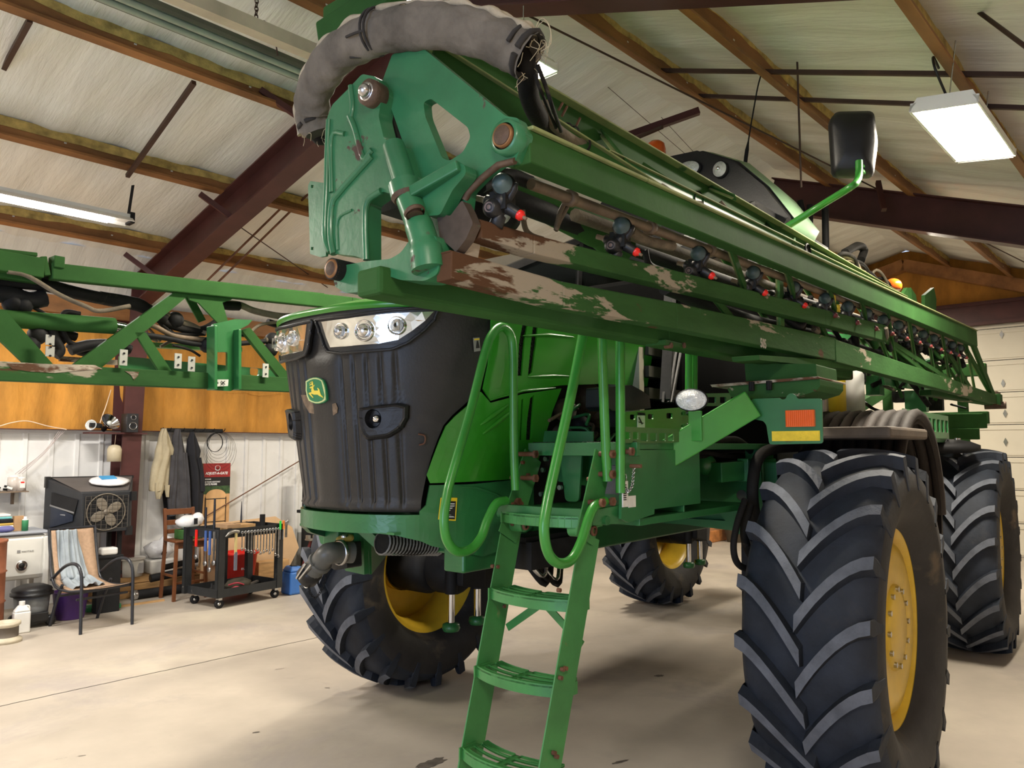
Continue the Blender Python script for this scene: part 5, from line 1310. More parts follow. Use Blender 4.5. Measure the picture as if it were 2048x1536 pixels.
for u,v in ((1132,262),(1144,268),(1152,284),(1166,290)): hs.lathe([(.024,-.006),(.029,0),(.024,.006)],Q(u,v,x=2.2),(Q(1160,288,x=2.2)-Q(1120,262,x=2.35)),12,blk2)
hs.tube(bez([Q(1240,318,y=1.25),Q(1320,370,y=1.3),Q(1370,402,y=1.34),Q(1402,408,y=1.36)],6),.012,10); hs.tube(bez([Q(1440,405,y=1.2),Q(1480,450,y=1.25),Q(1540,490,y=1.3),Q(1600,540,y=1.3)],6),.014,8)
each(hs,'hose_bundle',boom)
bl=MB(rust)
for u0,v0,u1,v1 in ((1117,220,1125,206),(1124,232,1134,213),(1152,253,1160,236)): bl.tube([Q(u0,v0,y=1.1),Q(u1,v1,y=1.1)],.005,6)
each(bl,'stud_bolt',boom)
c=MB(mat('lit_yellow_green_paint',(.20,.34,.08),.4,var=.1)); pixplate(c,[(915,90),(955,88),(1010,140),(1036,178),(1034,202),(985,175),(930,120)],1.02,.05); bp(c,'inner_section_end',bevel=.004)  # light falling on the inner section is put into its yellow-green colour
# spray pipe, big tube, cylinder
c=MB(tan,blk2); a=Q(1062,368,y=1.50); b=Q(1930,690,y=1.50); c.tube([a,b],[.016,.022],10)
for u in (1140,1300,1420): 
    t=(u-1062)/(1930-1062); 
    p=Q(u,368+(690-368)*(u-1062)/868,y=1.50); c.lathe([(.016,-.012),(.024,-.012),(.024,.012),(.016,.012)],p,(b-a),12,tan)
bp(c,'spray_pipe',bevel=0)
c=MB(green); c.tube([Q(985,352,y=1.25),Q(1195,462,y=1.30)],[.055,.06],20); c.tube([Q(1185,450,y=1.28),Q(1245,500,y=1.3)],.06,14); bp(c,'fold_cylinder',bevel=0)
c=MB(dusth,blk2); 
def hp(pts,y,r,m=None): c.tube(bez([Q(u,v,y=y) for u,v in pts],6),r,8,m)
hp([(1136,395),(1120,425),(1112,460),(1120,440),(1142,400)],1.48,.007); hp([(1262,462),(1290,480),(1330,490),(1345,492)],1.5,.018); hp([(1045,420),(1050,455),(1062,470),(1085,478)],1.4,.008)
hp([(1400,560),(1450,580),(1500,600)],1.4,.012,blk2); hp([(1290,500),(1300,530),(1340,545)],1.38,.012,blk2); hp([(1600,600),(1680,625),(1760,650)],1.42,.02,blk2); hp([(960,372),(1010,350),(1060,365)],1.45,.02,blk2)
hp([(960,375),(1150,448),(1350,525),(1600,610),(1900,700)],1.30,.035,blk2); hp([(1150,430),(1400,520),(1700,630),(1900,695)],1.38,.022); hp([(1330,575),(1500,640),(1700,690),(1900,765)],1.35,.030,blk2)
for k in range(7): u=1500+k*60; hp([(u,560+k*17),(u+15,590+k*18),(u+45,585+k*20)],1.42,.014,random.choice([dusth,blk2,blk2]))
each(c,'nozzle_hose',boom,merge=False)
c=MB(lamp_w,blk2); p=Q(1005,430,y=1.2); c.ball(p,.03,lamp_w,12,8); c.lathe([(.03,0),(.04,.02),(.04,.06),(0,.07)],p,(-1,-.3,0),14,blk2); bp(c,'boom_work_lamp',bevel=0)
# nozzle bodies every half metre
nb=MB(blk,mat('teal_grey_cap',(.07,.11,.11),.4),redp,tan,mat('ring_brown',(.14,.10,.09),.5))
tc_=nb.mats[1]; rb_=nb.mats[4]
nb.ball((0,0,-.005),.030,blk,12,8,(1,.9,1)); nb.box((0,0,-.005),(.045,.05,.05),blk)
nb.lathe([(.0,.045),(.016,.045),(.018,.040),(.024,.036),(.026,.02),(.030,.018),(.030,-.01)],(0,.01,.032),(1,.25,.1),20,[tc_,tc_,tc_,tc_,blk,blk])
nb.lathe([(0,.045),(.006,.045),(.010,.042),(.013,.045),(.017,.040),(.024,.034),(.026,.0)],(0,-.016,-.022),(1,.1,-.1),18,[rb_,blk,rb_,blk,blk,blk])
nb.lathe([(.018,0),(.019,.03),(.0,.032)],(0,-.01,-.04),(.3,-.2,-1),14,blk)
nb.lathe([(.017,0),(.014,.034),(.012,.036)],(.0,.02,-.025),(-.1,.8,-.55),14,blk); nb.lathe([(.0135,.034),(.0135,.043),(.008,.046),(.008,.050),(0,.050)],(.0,.02,-.025),(-.1,.8,-.55),14,redp); nb.lathe([(.005,.050),(.004,.060),(0,.060)],(.0,.02,-.025),(-.1,.8,-.55),8,tan)
nb.lathe([(.016,0),(.016,.02),(.012,.022),(.008,.03),(.008,.05),(0,.052)],(.0,-.03,.0),(.2,-.9,.35),12,[blk,blk,tan,tan,tan])
nb.lathe([(.010,0),(.010,.03),(.004,.045),(0,.045)],(0,.02,.0),(.1,.5,.6),8,blk)
proto=nb.build('nozzle_body',boom)
xs=[Q(1005,392,y=1.5).x,Q(1240,460,y=1.5).x,Q(1395,512,y=1.5).x,Q(1502,552,y=1.5).x,Q(1585,585,y=1.5).x]
x=xs[-1]-.46
while x>-4.2: xs.append(x); x-=.40
for i,x in enumerate(xs):
    o=proto if i==0 else proto.copy()
    if i: COL.objects.link(o); o.parent=boom
    p=Mx(x); o.location=(x,1.50,p.z-.098-.004*i); s_=1.0+.02*min(i,8)
    if i==5:
        far=proto.data.copy(); far.materials[2]=mat('grimy_red_plastic',(.14,.02,.02),.5)
    if i>=5: o.data=far
    s_=s_; o.scale=(s_,s_,s_); o.rotation_euler=(0,0,R(random.uniform(-8,8)))
cl=MB(blk2,hose,dusth,green); random.seed(21)
for k in range(46):
    x=random.uniform(-4.2,.6); p=Mx(x)+V((0,-.07-random.random()*.12,-.13-random.random()*.12)); q_=p+V((random.uniform(-.25,.25),random.uniform(-.1,.08),random.uniform(-.12,.08)))
    cl.tube(bez([p,(p+q_)/2+V((0,.02,-.05)),q_],4),random.uniform(.010,.022),6,random.choice([blk2,hose,hose,dusth,green]))
each(cl,'nozzle_plumbing',boom,merge=False)
cl=MB(hose,dusth,blk2,sil); random.seed(5)
for k in range(16):
    u=1665+random.random()*80; v=515+(u-1665)*.6+random.random()*30; p=Q(u,v,y=1.0)
    cl.tube(bez([p,p+V((.02,.08,.02+random.random()*.08)),p+V((-.15,.12,.02)),p+V((-.3,.1,-.1))],5),random.uniform(.006,.018),7,random.choice([hose,dusth,blk2,hose]))
cl.tube(bez([Q(1690,505,y=1.0),Q(1715,492,y=1.0),Q(1728,500,y=1.0),Q(1722,520,y=1.0)],5),.035,8,hose)
each(cl,'coiled_hose',boom,merge=False)
d=MB(mat('worn_stencil_white',(.30,.27,.21),.8)); p=Q(1521,694,y=1.49+.045); d.text('505',p,(-1,0,0),(0,0,1),.055,squash=.8,bold=.02); bp(d,'stencil_number',bevel=0)
d=MB(mat('yellow_cable_tie',(.8,.6,.05),.5)); d.box(Q(1668,600,y=1.52),(.03,.01,.05)); d.box(Q(1677,617,y=1.52),(.03,.01,.04)); each(d,'yellow_tie',boom)
# ================================================================ far boom
YF=-1.5
c=MB(green); 
def fbm(mb,p0,p1,h0,h1=None,y=YF,w=.06,m=green): 
    mb.beam(Q(*p0,y=y),Q(*p1,y=y),w,h0,(0,0,1),m,w2=w,h2=h1 or h0)
fbm(c,(100,543),(700,608),.085,.09); fbm(c,(-60,512),(85,538),.10); fbm(c,(-60,522),(80,543),.13,y=YF-.05)
_a=Q(700,608,y=YF); _b=V((-5.4,YF,_a.z)); c.beam(_a,_b,.06,.09)
fb=part(c,'spray_boom',None,'far boom truss crossing behind the hood',bevel=.006)
def fp(mb,name,**k): k.setdefault('bevel',.004); return mb.build(name,fb,**k)
c=MB(gworn); fbm(c,(-60,740),(620,772),.092,w=.07,m=gworn); _c=Q(620,772,y=YF); _d=V((-5.4,YF,_c.z)); c.beam(_c,_d,.07,.092); fp(c,'lower_chord')
for _k in range(9):
    c=MB(green); _t=_k/9; _p=_a.lerp(_b,_t); _q=_c.lerp(_d,min(1,_t+.07)); c.beam(_p,_q,.05,.02,up=(0,1,0)); fp(c,'brace',bevel=0)
def pl(pts,t=.012,y=YF,m=green,holes=(),name='brace'):
    c=MB(m); pixplate(c,pts,y,t,holes); return fp(c,name,bevel=.002)
pl([(352,582),(390,580),(200,738),(148,728)],.03); pl([(-20,600),(0,620),(12,622),(112,735),(58,735),(-20,660)],.03); pl([(270,665),(292,665),(348,748),(322,748)],.02); pl([(372,585),(470,592),(462,600),(445,605),(458,650),(440,650),(398,606),(380,600)],.015,name='gusset')
pl([(484,660),(500,655),(575,745),(575,775)],.03); pl([(368,590),(384,588),(412,640),(398,645)],.01,YF-.2)
c=MB(green2); pixplate(c,[(422,658),(427,648),(470,638),(505,640),(496,650),(473,662),(473,775),(462,782),(422,780)],YF+.05,.02,[rnd([(433,704),(455,704),(455,742),(433,742)],3)]); fbm(c,(424,652),(424,780),.02,y=YF+.06,w=.09,m=green2); fbm(c,(472,660),(472,780),.02,y=YF+.06,w=.09,m=green2)
fp(c,'hanger_bracket')
c=MB(decal_w,ink); pixplate(c,[(431,759),(457,759),(456,772),(431,773)],YF+.075,.002,m=decal_w); 
for (u0,v0,u1,v1) in ((442,762,450,769),(450,762,442,769),(436,764,436,768)): c.beam(Q(u0,v0,y=YF+.08),Q(u1,v1,y=YF+.08),.002,.004,m=ink)
fp(c,'warning_decal',bevel=0)
c=MB(green); c.tube([Q(-40,634,y=YF-.1),Q(228,652,y=YF-.1)],.045,16); c.tube([Q(225,650,y=YF-.1),Q(250,655,y=YF-.1)],.025,10,chrome); fp(c,'fold_cylinder',bevel=0)
c=MB(green2,mat('painted_lit_green',(.10,.27,.07),.4)); pixplate(c,[(240,712),(580,742),(580,765),(240,748)],YF-.25,.02,[rnd([(500,713+22),(520,737),(518,752),(500,750)],4)]); fbm(c,(300,690),(480,700),.03,y=YF-.3,m=c.mats[1]); pixplate(c,[(120,712),(235,720),(235,730),(120,722)],YF-.2,.02,m=gbare); fp(c,'inner_rail')
c=MB(mat('painted_lit_green',(.10,.27,.07),.4)); fbm(c,(-40,500),(68,512),.02,y=YF-.12,w=.1); fbm(c,(110,533),(640,590),.012,y=YF-.06,w=.10); fp(c,'top_flange')  # lamp light on the far flange is put into this bright green
c=MB(green,blk2); fbm(c,(84,514),(92,552),.03,w=.05); c.box(Q(113,526,y=YF),(.05,.08,.06)); fbm(c,(62,545),(95,552),.04,y=YF-.1,m=blk2); fp(c,'section_joint')
for (u,v) in ((100,680),(100,703),(247,715),(356,722),(383,728),(531,741)):
    c=MB(mat('pale_clip_plate',(.45,.45,.40),.5),blk2); p=Q(u,v,y=YF+.06); c.box(p,(.040,.006,.085 if u not in(100,) else .05)); c.cyl(p+V((0,.004,.022)),p+V((0,.008,.022)),.006,seg=6,m=blk2); c.cyl(p+V((0,.004,-.022)),p+V((0,.008,-.022)),.006,seg=6,m=blk2); fp(c,'clip_plate',bevel=0)
c=MB(gbare); pixplate(c,[(14,727),(100,728),(190,730),(205,738),(150,742),(110,746),(60,743),(25,738)],YF+.038,.004); pixplate(c,[(250,742),(278,744),(276,752),(268,760),(262,750)],YF+.038,.004); fp(c,'scraped_patch',bevel=0)
c=MB(hose,dusth,tan,blk2,sil); random.seed(9)
def fh(pts,r,m=hose,y=YF-.12): c.tube(bez([Q(u,v,y=y) for u,v in pts],6),r,8,m)
fh([(-30,560),(60,566),(100,572),(150,585),(210,598),(280,612),(330,640)],.035); fh([(15,543),(45,548),(70,560),(120,590),(170,612),(200,622),(260,612)],.012,dusth,YF+.02)
fh([(-30,585),(20,590),(60,600),(90,596)],.045,blk2); fh([(200,590),(260,600),(290,610),(340,650),(400,660),(440,640)],.022); fh([(55,608),(85,625),(110,640),(140,650)],.010)
fh([(160,628),(130,625),(122,650),(135,680),(150,690)],.014); fh([(100,650),(110,680),(120,700),(110,712)],.028,blk2); fh([(300,625),(330,655),(350,668),(410,668)],.012)
fh([(320,620),(350,640),(380,650),(410,665)],.02,dusth); fh([(452,607),(480,610),(510,622),(560,632),(600,632)],.022,dusth); fh([(430,600),(450,610),(478,612)],.03,blk2); fh([(500,665),(520,650),(550,645),(600,642)],.010,dusth)
fh([(250,655),(300,650),(350,672),(420,680)],.016,tan); fh([(240,662),(330,676),(420,690),(560,680)],.016,blk2); fh([(140,700),(180,690),(230,690),(260,700)],.03,blk2); fh([(530,680),(560,685),(600,690)],.02,dusth)
fh([(345,690),(380,700),(400,712)],.008); fh([(330,655),(345,672),(370,680)],.02,sil,YF-.15)
for k in range(10):
    u=20+random.random()*520; v=640+random.random()*60; fh([(u,v),(u+25,v+random.uniform(-20,20)),(u+60,v+random.uniform(-10,25))],random.uniform(.008,.025),random.choice([hose,blk2,dusth]),YF-.15-random.random()*.1)
for u,v in ((25,607),(45,610),(350,640),(415,690),(545,680),(540,700),(60,690),(75,670)): p=Q(u,v,y=YF-.12); c.ball(p,.05,blk2,10,7)
each(c,'boom_hose',fb,merge=False)
# ================================================================ things along the left wall
def T(name,base,label,cat,group=None): return empty(name,BF,base,0,label,cat,group)
def P_(mb,name,root,label=None,**k):
    inv=root.matrix_world
    b=BF.I@V(root.location); mb.v=[v-b for v in mb.v]
    if root.rotation_euler.z!=BF.ang: pass
    o=mb.build(name,root,**k)
    if label: o['label']=label
    return o
def P2(mb,name,par,root,label=None,**k):
    b=BF.I@V(root.location); mb.v=[v-b for v in mb.v]; o=mb.build(name,par,**k)
    if label: o['label']=label
    return o
def one(mb,name,base,label,cat,group=None,**k):
    mb.v=[v-V(base) for v in mb.v]; o=mb.build(name,None,**k); place(o,BF,base); tag(o,label,cat,group); return o
def drape(prof,m,dep,mt,fold=6,amp=.012,mid=None,ms=None,nv=26,seed=1,sm=True):
    """cloth hanging: prof rows (v,uL,uR); lens-shaped section with vertical folds"""
    mb=MB(mt); random.seed(seed); ph=[random.random()*6 for _ in range(4)]; rows=[]
    for j in range(nv+1):
        t=j/nv*(len(prof)-1); i=min(int(t),len(prof)-2); f=t-i; f=f*f*(3-2*f)*.5+f*.5
        v=prof[i][0]+(prof[i+1][0]-prof[i][0])*f; a=prof[i][1]+(prof[i+1][1]-prof[i][1])*f; b=prof[i][2]+(prof[i+1][2]-prof[i][2])*f
        mm=m if ms is None else ms[i]+(ms[i+1]-ms[i])*f
        A=B(a,v,y=mm); C=B(b,v,y=mm); z=(A.z+C.z)/2; rows.append((A,C,z,t))
    n=28; VV=[]
    for A,C,z,t in rows:
        for k in range(n):
            s=k/(n//2); front=k<n//2; q=s if front else 2-s
            p=A.lerp(C,q); p.z=z
            bulge=dep*math.sin(PI*q)**.6
            fo=amp*math.sin(q*fold*PI+ph[0]+.8*math.sin(t*1.3+ph[1]))+amp*.5*math.sin(q*fold*2.3*PI+ph[2]+t*2)
            p.y+=(-(bulge+fo*math.sin(PI*q)) if front else bulge*.25); VV.append(p)
    mb.add(VV,[(j*n+k,j*n+(k+1)%n,(j+1)*n+(k+1)%n,(j+1)*n+k) for j in range(nv) for k in range(n)],None,sm)
    mb.add(VV[:n],[tuple(range(n))]); mb.add(VV[-n:],[tuple(range(n))]); return mb
tanc=mat('khaki_canvas_cloth',(.42,.36,.24),.9,var=.1,sc=6,bump=.5,bsc=12); gryc=mat('charcoal_cloth',(.055,.053,.058),.9,var=.2,sc=6,bump=.4,bsc=12); bkc=mat('black_cloth',(.016,.016,.02),.9,var=.2,bump=.4,bsc=12)
blc=mat('blue_grey_cloth',(.29,.33,.36),.85,var=.15,sc=5,bump=.6,bsc=10); whp=mat('white_plastic_bag',(.72,.72,.74),.25,var=.08,bump=.8,bsc=14); orr=mat('rusty_orange_barrel',(.25,.085,.04),.6,var=.2)
blkm=mat('cart_black_steel',(.018,.020,.022),.5,var=.25,bump=.08,patch=((.09,.08,.07),.66,6,.04))
# coat rack and coats
m=MB(blk2); a=B(322,860,y=9.7); b=B(445,862,y=9.7); m.beam(a,b,.03,.05)
for t in (.0,.12,.33,.5,.66,.82,1): c=a.lerp(b,t); m.tube(bez([c,c+V((0,-.05,0)),c+V((0,-.07,.03))],3),.006,6)
one(m,'coat_rack',tuple(a),'black coat rack bar mounted on top of the white wall panels','rack')
base=B(325,858,y=9.6)
def coat(prof,name,mt,label,cat,sleeves=(),mm=9.60,dep=.07,fold=5,seed=1,amp=.012):
    r=T(name,tuple(B(prof[0][1],prof[0][0],y=mm)),label,cat); P_(drape(prof,mm,dep,mt,fold=fold,seed=seed,amp=amp),'body',r)
    for s in sleeves: P_(drape(s,mm-.05,.035,mt,fold=2,seed=seed+3,nv=14),'sleeve',r)
coat([(857,323,330),(868,318,336),(890,313,345),(900,310,349),(915,308,346),(935,302,342),(965,298,340),(980,297,336),(982,299,322)],'work_coat',tanc,'khaki canvas work coat hanging leftmost on the rack','coat',[[(970,328,340),(985,330,338),(994,332,337)],[(965,310,330),(985,310,326),(998,312,320)]],seed=2,amp=.018)
coat([(858,350,358),(875,344,364),(905,342,370),(930,340,374),(960,336,378),(1000,334,382),(1024,338,384)],'work_jacket',gryc,'charcoal grey jacket hanging in the middle of the rack','jacket',[[(910,342,354),(960,338,356),(1000,335,352),(1032,336,350)],[(905,362,374),(960,366,380),(1022,370,382)]],seed=5)
coat([(864,380,385),(880,374,394),(902,372,402),(920,374,398),(940,376,405),(980,378,408),(1030,380,404),(1045,384,400)],'hooded_jacket',bkc,'black jacket hanging rightmost on the coat rack','jacket',[[(915,394,402),(950,398,408),(983,400,410)]],seed=8,mm=9.62)
coat([(960,326,340),(985,324,345),(1020,328,350),(1045,330,352)],'overalls',bkc,'black garment hanging low behind the khaki coat','clothing',mm=9.72,seed=11,dep=.04)
# wire coil
m=MB(blk2); random.seed(6)
for k in range(13):
    cu,cv=B(430,890,y=9.66),0; r0=.115+ (.0 if k<7 else (k-6)*.022); c=B(430,885,y=9.64-.004*k); c=c+V((.006*k if k>6 else 0,0,-.0-(r0-.115)*.9))
    m.tube([c+V((r0*.9*math.cos(t)+random.uniform(-.003,.003),.004*math.sin(3*t+k),r0*1.05*math.sin(t))) for t in [2*PI*i/28 for i in range(28)]],.0035 if k<7 else .0018,5,closed=True)
one(m,'wire_coil',tuple(B(430,862,y=9.66)),'coil of thin black wire hanging from the right end of the coat rack','wire coil')
# gate frame kit: tall printed carton leaning on the wall
r=T('gate_kit',tuple(B(430,1175,y=9.68)),'tall red and black gate frame kit carton leaning on the white wall','carton')
g=lambda u,v,dy=0:B(u,v,y=9.70+dy)
A0,A1=g(407,927),g(461,930); U=(A1-A0); U.z=0; W_=U.length; U.normalize(); top=A0.z
m=MB(mat('carton_wood_print',(.62,.36,.16),.6,var=.1,sc=3)); m.hull8([A0,A0+U*W_,A0+U*W_+V((0,0,-1.5)),A0+V((0,0,-1.5))],[p+V((0,.05,0)) for p in (A0,A0+U*W_,A0+U*W_+V((0,0,-1.5)),A0+V((0,0,-1.5)))]); P_(m,'carton',r)
red_=mat('carton_red',(.30,.02,.02),.5,var=.05); wt_=mat('print_white',(.8,.8,.8),.5,var=0)
def bar(mb,x0,x1,z0,z1,mt,dy=-.002): mb.hull8([A0+U*x0+V((0,dy,-z0)),A0+U*x1+V((0,dy,-z0)),A0+U*x1+V((0,dy,-z1)),A0+U*x0+V((0,dy,-z1))],[p+V((0,.0015,0)) for p in (A0+U*x0+V((0,dy,-z0)),A0+U*x1+V((0,dy,-z0)),A0+U*x1+V((0,dy,-z1)),A0+U*x0+V((0,dy,-z1)))],mt)
m=MB(red_,ink,wt_,mat('leaf_print_green',(.04,.09,.03),.6,var=.4,sc=30)); k=W_/54
bar(m,0,W_,0,26*k,red_); bar(m,0,W_,26*k,43*k,ink); bar(m,0,W_,43*k,58*k,m.mats[3])
zz=V((0,0,1))
m.text('ADJUST-A-GATE',A0+U*4*k+V((0,-.004,-21*k)),U,zz,6.6*k,wt_,bold=.03,shear=.2,squash=.92)
m.lathe([(0,0),(5.5*k,0),(5.5*k,.001),(0,.001)],A0+U*28*k+V((0,-.004,-9*k)),(0,-1,0),24,wt_); m.lathe([(0,0),(4.2*k,0),(4.2*k,.001),(0,.0012)],A0+U*28*k+V((0,-.0055,-8*k)),(0,-1,0),24,red_)
m.text('WOOD',A0+U*3.5*k+V((0,-.004,-31*k)),U,zz,3.4*k,wt_,bold=.03,shear=.2); m.text('EZ FRAME ADJUSTABLE',A0+U*3.5*k+V((0,-.004,-36*k)),U,zz,3.4*k,wt_,bold=.02,shear=.2,squash=.85); m.text('GATE FRAME',A0+U*3.5*k+V((0,-.004,-41*k)),U,zz,5.2*k,wt_,bold=.03,squash=.8)
P_(m,'printed_label',r)
m=MB(mat('printed_gate_wood',(.70,.42,.19),.6,var=.15,sc=5,stretch=(1,1,.2)),ink); arc=[(x,-(60+0*x)*k) for x in ()]
pts=[A0+U*(6+20*(1-math.cos(t)))*k+V((0,-.006,(-62+13*math.sin(t))*k)) for t in [PI*i/16 for i in range(17)]]; pts=pts+[A0+U*46*k+V((0,-.006,-125*k)),A0+U*6*k+V((0,-.006,-125*k))]
m.plate(pts,.003,nrm=(0,-1,0)); 
for x in (6,46): bar(m,(x-.8)*k,(x+.8)*k,64*k,125*k,ink,-.009)
for z in (67,110): bar(m,6*k,46*k,(z-.8)*k,(z+.8)*k,ink,-.009)
P_(m,'printed_gate_picture',r)
# diagonal rod leaning on the wall
m=MB(rust); m.tube([B(413,1032,y=9.60),B(602,920,y=9.72)],.008,6); one(m,'steel_rod',tuple(B(413,1032,y=9.6)),'long thin steel rod leaning diagonally across the white wall','rod')
# bar stool with things on it
r=T('bar_stool',(4.18,9.1,0),'brown wooden bar stool with slatted back beside the tool cart','stool')
sx0,sx1,sy0,sy1=4.02,4.36,8.95,9.25; sh=.66
for (x,y,h_) in ((sx0,sy0,sh),(sx1,sy0,sh),(sx0,sy1,1.02),(sx1,sy1,1.02)):
    m=MB(brownw); m.beam((x+(-.02 if x<4.1 else .02),y+(-.02 if y<9.2 else .03),0),(x,y,sh),.035,.035,up=(0,1,0)); 
    if h_>sh: m.beam((x,y,sh),(x,y+.05,1.04),.035,.03,up=(0,1,0))
    P_(m,'leg',r,bevel=.003)
m=MB(brownw); m.bx((sx0-.03,sy0-.04,sh),(sx1+.03,sy1,sh+.03)); m.bx((sx0,sy0,sh-.07),(sx1,sy0+.02,sh)); P_(m,'seat',r,bevel=.01)
for z0,z1 in ((.96,1.03),(.84,.90),(.74,.79)): m=MB(brownw); m.bx((sx0,sy1+.03,z0),(sx1,sy1+.05,z1)); P_(m,'back_slat',r,bevel=.003)
for (p,q) in (((sx0-.01,sy0,.2),(sx1+.01,sy0,.2)),((sx0-.01,sy0,.28),(sx0-.01,sy1,.28)),((sx1+.01,sy0,.28),(sx1+.01,sy1,.28))): m=MB(brownw); m.beam(p,q,.02,.025); P_(m,'stretcher',r)
m=MB(mat('green_cloth_box',(.03,.10,.02),.7,var=.3,sc=12)); m.bx((4.08,8.96,sh+.031),(4.34,9.16,sh+.14)); one(m,'green_box',(4.2,9.14,sh+.031),'green box sitting on the seat of the wooden bar stool','box',bevel=.008)
random.seed(1); m=MB(whp,blk2); m.ball((4.20,9.06,sh+.222),.12,whp,14,10,(1.25,.8,.68),noise=.18); m.ball((4.30,9.05,sh+.25),.08,whp,12,8,(1,.8,1),noise=.2); m.bx((4.22,8.945,sh+.20),(4.26,8.96,sh+.27),blk2); one(m,'plastic_bag',(4.2,9.13,sh+.142),'crumpled white plastic bag lying on the green box','bag')
# evaporative cooler
ym=8.98; yb=9.48
F1=B(163,985,y=ym);F2=B(262,981,y=ym);F3=B(240+20,1066,y=ym);F4=B(163,1068,y=ym)
F3=V((F2.x,ym,F4.z)); K1=B(90,957,y=yb); K2=B(266,953,y=yb); K1.x=min(K1.x,F1.x-.02)
r=T('evaporative_cooler',(F1.x+.25,9.25,0),'large black evaporative cooler fan standing against the wall','cooler')
m=MB(mat('cooler_black_plastic',(.022,.024,.028),.45,var=.15,bump=.05)); 
m.hull8([F1,F2,F3,F4],[K1,K2,V((K2.x,yb,F4.z)),V((K1.x,yb,F4.z))]); P_(m,'housing',r,bevel=.012)
m=MB(blk,mat('cooler_dusty_top',(.09,.08,.075),.6)); 
m.beam(K1+V((0,-.01,.0)),K2+V((0,-.01,.0)),.03,.03); m.box(K1+V((.02,-.02,-.04)),(.05,.05,.12)); m.hull8([F1+V((.0,.02,.004)),F2+V((-.02,.02,.004)),K2+V((-.02,-.03,.002)),K1+V((.06,-.03,.002))],[p+V((0,0,.003)) for p in (F1+V((.0,.02,.004)),F2+V((-.02,.02,.004)),K2+V((-.02,-.03,.002)),K1+V((.06,-.03,.002)))],m.mats[1])
m.box(F2+V((.03,0,-.06)),(.06,.05,.10)); m.box(F3+V((0,.02,.0)),(.06,.06,.10)); P_(m,'top_cover',r,bevel=.003)
m=MB(mat('dusty_grille_mesh',(.09,.08,.065),.7),blk2); c=(F1+F3)/2; w=(F2.x-F1.x)*.86; h_=(F1.z-F4.z)*.80
m.bx((c.x-w/2,ym-.004,c.z-h_/2),(c.x+w/2,ym-.001,c.z+h_/2),blk2); 
for k_ in range(9): x=c.x-w/2+w*k_/8; m.bx((x-.002,ym-.03,c.z-h_/2),(x+.002,ym-.026,c.z+h_/2))
for k_ in range(9): z=c.z-h_/2+h_*k_/8; m.bx((c.x-w/2,ym-.03,z-.001),(c.x+w/2,ym-.026,z+.001))
P_(m,'fan_grille',r)
m=MB(mat('dusty_fan_blade',(.20,.17,.13),.6),rust); 
for a_ in range(4):
    t=a_*PI/2+.5; cc=c+V((math.cos(t)*w*.22,-.012,math.sin(t)*w*.22)); m.ball(cc,w*.15,None,14,6,(1.2,.06,.8),rot=Matrix.Rotation(-t,3,'Y'))
m.lathe([(0,-.02),(.03,-.02),(.03,.0)],c+V((0,-.002,0)),(0,1,0),16); m.tube([c+V((math.cos(t)*w*.45,-.010,math.sin(t)*w*.45)) for t in [2*PI*i/32 for i in range(32)]],.006,6,closed=True); P_(m,'fan_blades',r)
m=MB(mat('navy_cooler_panel',(.012,.018,.035),.35),sil,wt_); 
L=lambda u,v:(lambda t,z:V((F1.x+(K1.x-F1.x)*t-.004,ym+(yb-ym)*t,z)))((163-u)/73.,None)
def LP(u,v):
    t=(163-u)/73.; t=max(0,min(1,t)); y=ym+(yb-ym)*t; p=B(u,v,y=y); p.x=F1.x+(K1.x-F1.x)*t-.006; return p
m.plate([LP(158,1000),LP(106,985),LP(106,1010),LP(152,1030)],.004,blk2); m.plate([LP(106,1010),LP(150,1030),LP(150,1042),LP(106,1055)],.006); m.plate([LP(125,1028),LP(135,1029),LP(135,1031),LP(125,1030)],.006,wt_); m.plate([LP(104,1009),LP(152,1024),LP(152,1027),LP(104,1012)],.01,mat('grey_trim',(.2,.2,.2),.5))
P_(m,'water_panel',r)
m=MB(blk2); 
for x in (F1.x+.06,F2.x-.05):
    for y in (9.12,9.42): m.beam((x,y,0),(x,y,F4.z),.04,.04,up=(0,1,0))
m.bx((F1.x+.02,9.08,.36),(F2.x-.02,9.45,.40)); P_(m,'stand',r)
zt_=0; m=MB(whp,mat('blue_print',(.05,.30,.60),.4)); random.seed(4); c=(F1+F2+K1+K2)/4+V((.10,-.03,.035)); 
rot=Matrix.Rotation(math.atan2(K2.z-F2.z,.5),3,'X'); m.ball(c,.17,whp,18,8,(1.25,.9,.22),rot,noise=.12); m.box(c+V((-.02,-.01,.04)),(.16,.10,.012),m.mats[1],rot=rot); one(m,'plastic_package',tuple(c),'white and blue plastic package lying on top of the cooler','package')
m=MB(wht); c=B(216,1102,y=8.93); m.box(c,(.17,.12,.08)); one(m,'white_tub',tuple(c-V((0,0,.04))),'white rectangular tub under the cooler behind the chair','tub',bevel=.02)
m=MB(blk2); c=c-V((0,0,.04)); m.bx((c.x-.12,c.y-.06,0),(c.x+.12,c.y+.06,c.z-.001)); m.bx((c.x-.14,c.y-.07,c.z-.03),(c.x+.14,c.y+.07,c.z-.002)); one(m,'black_crate',(c.x,c.y,0),'black crate on the floor carrying the white rectangular tub','crate',bevel=.006)
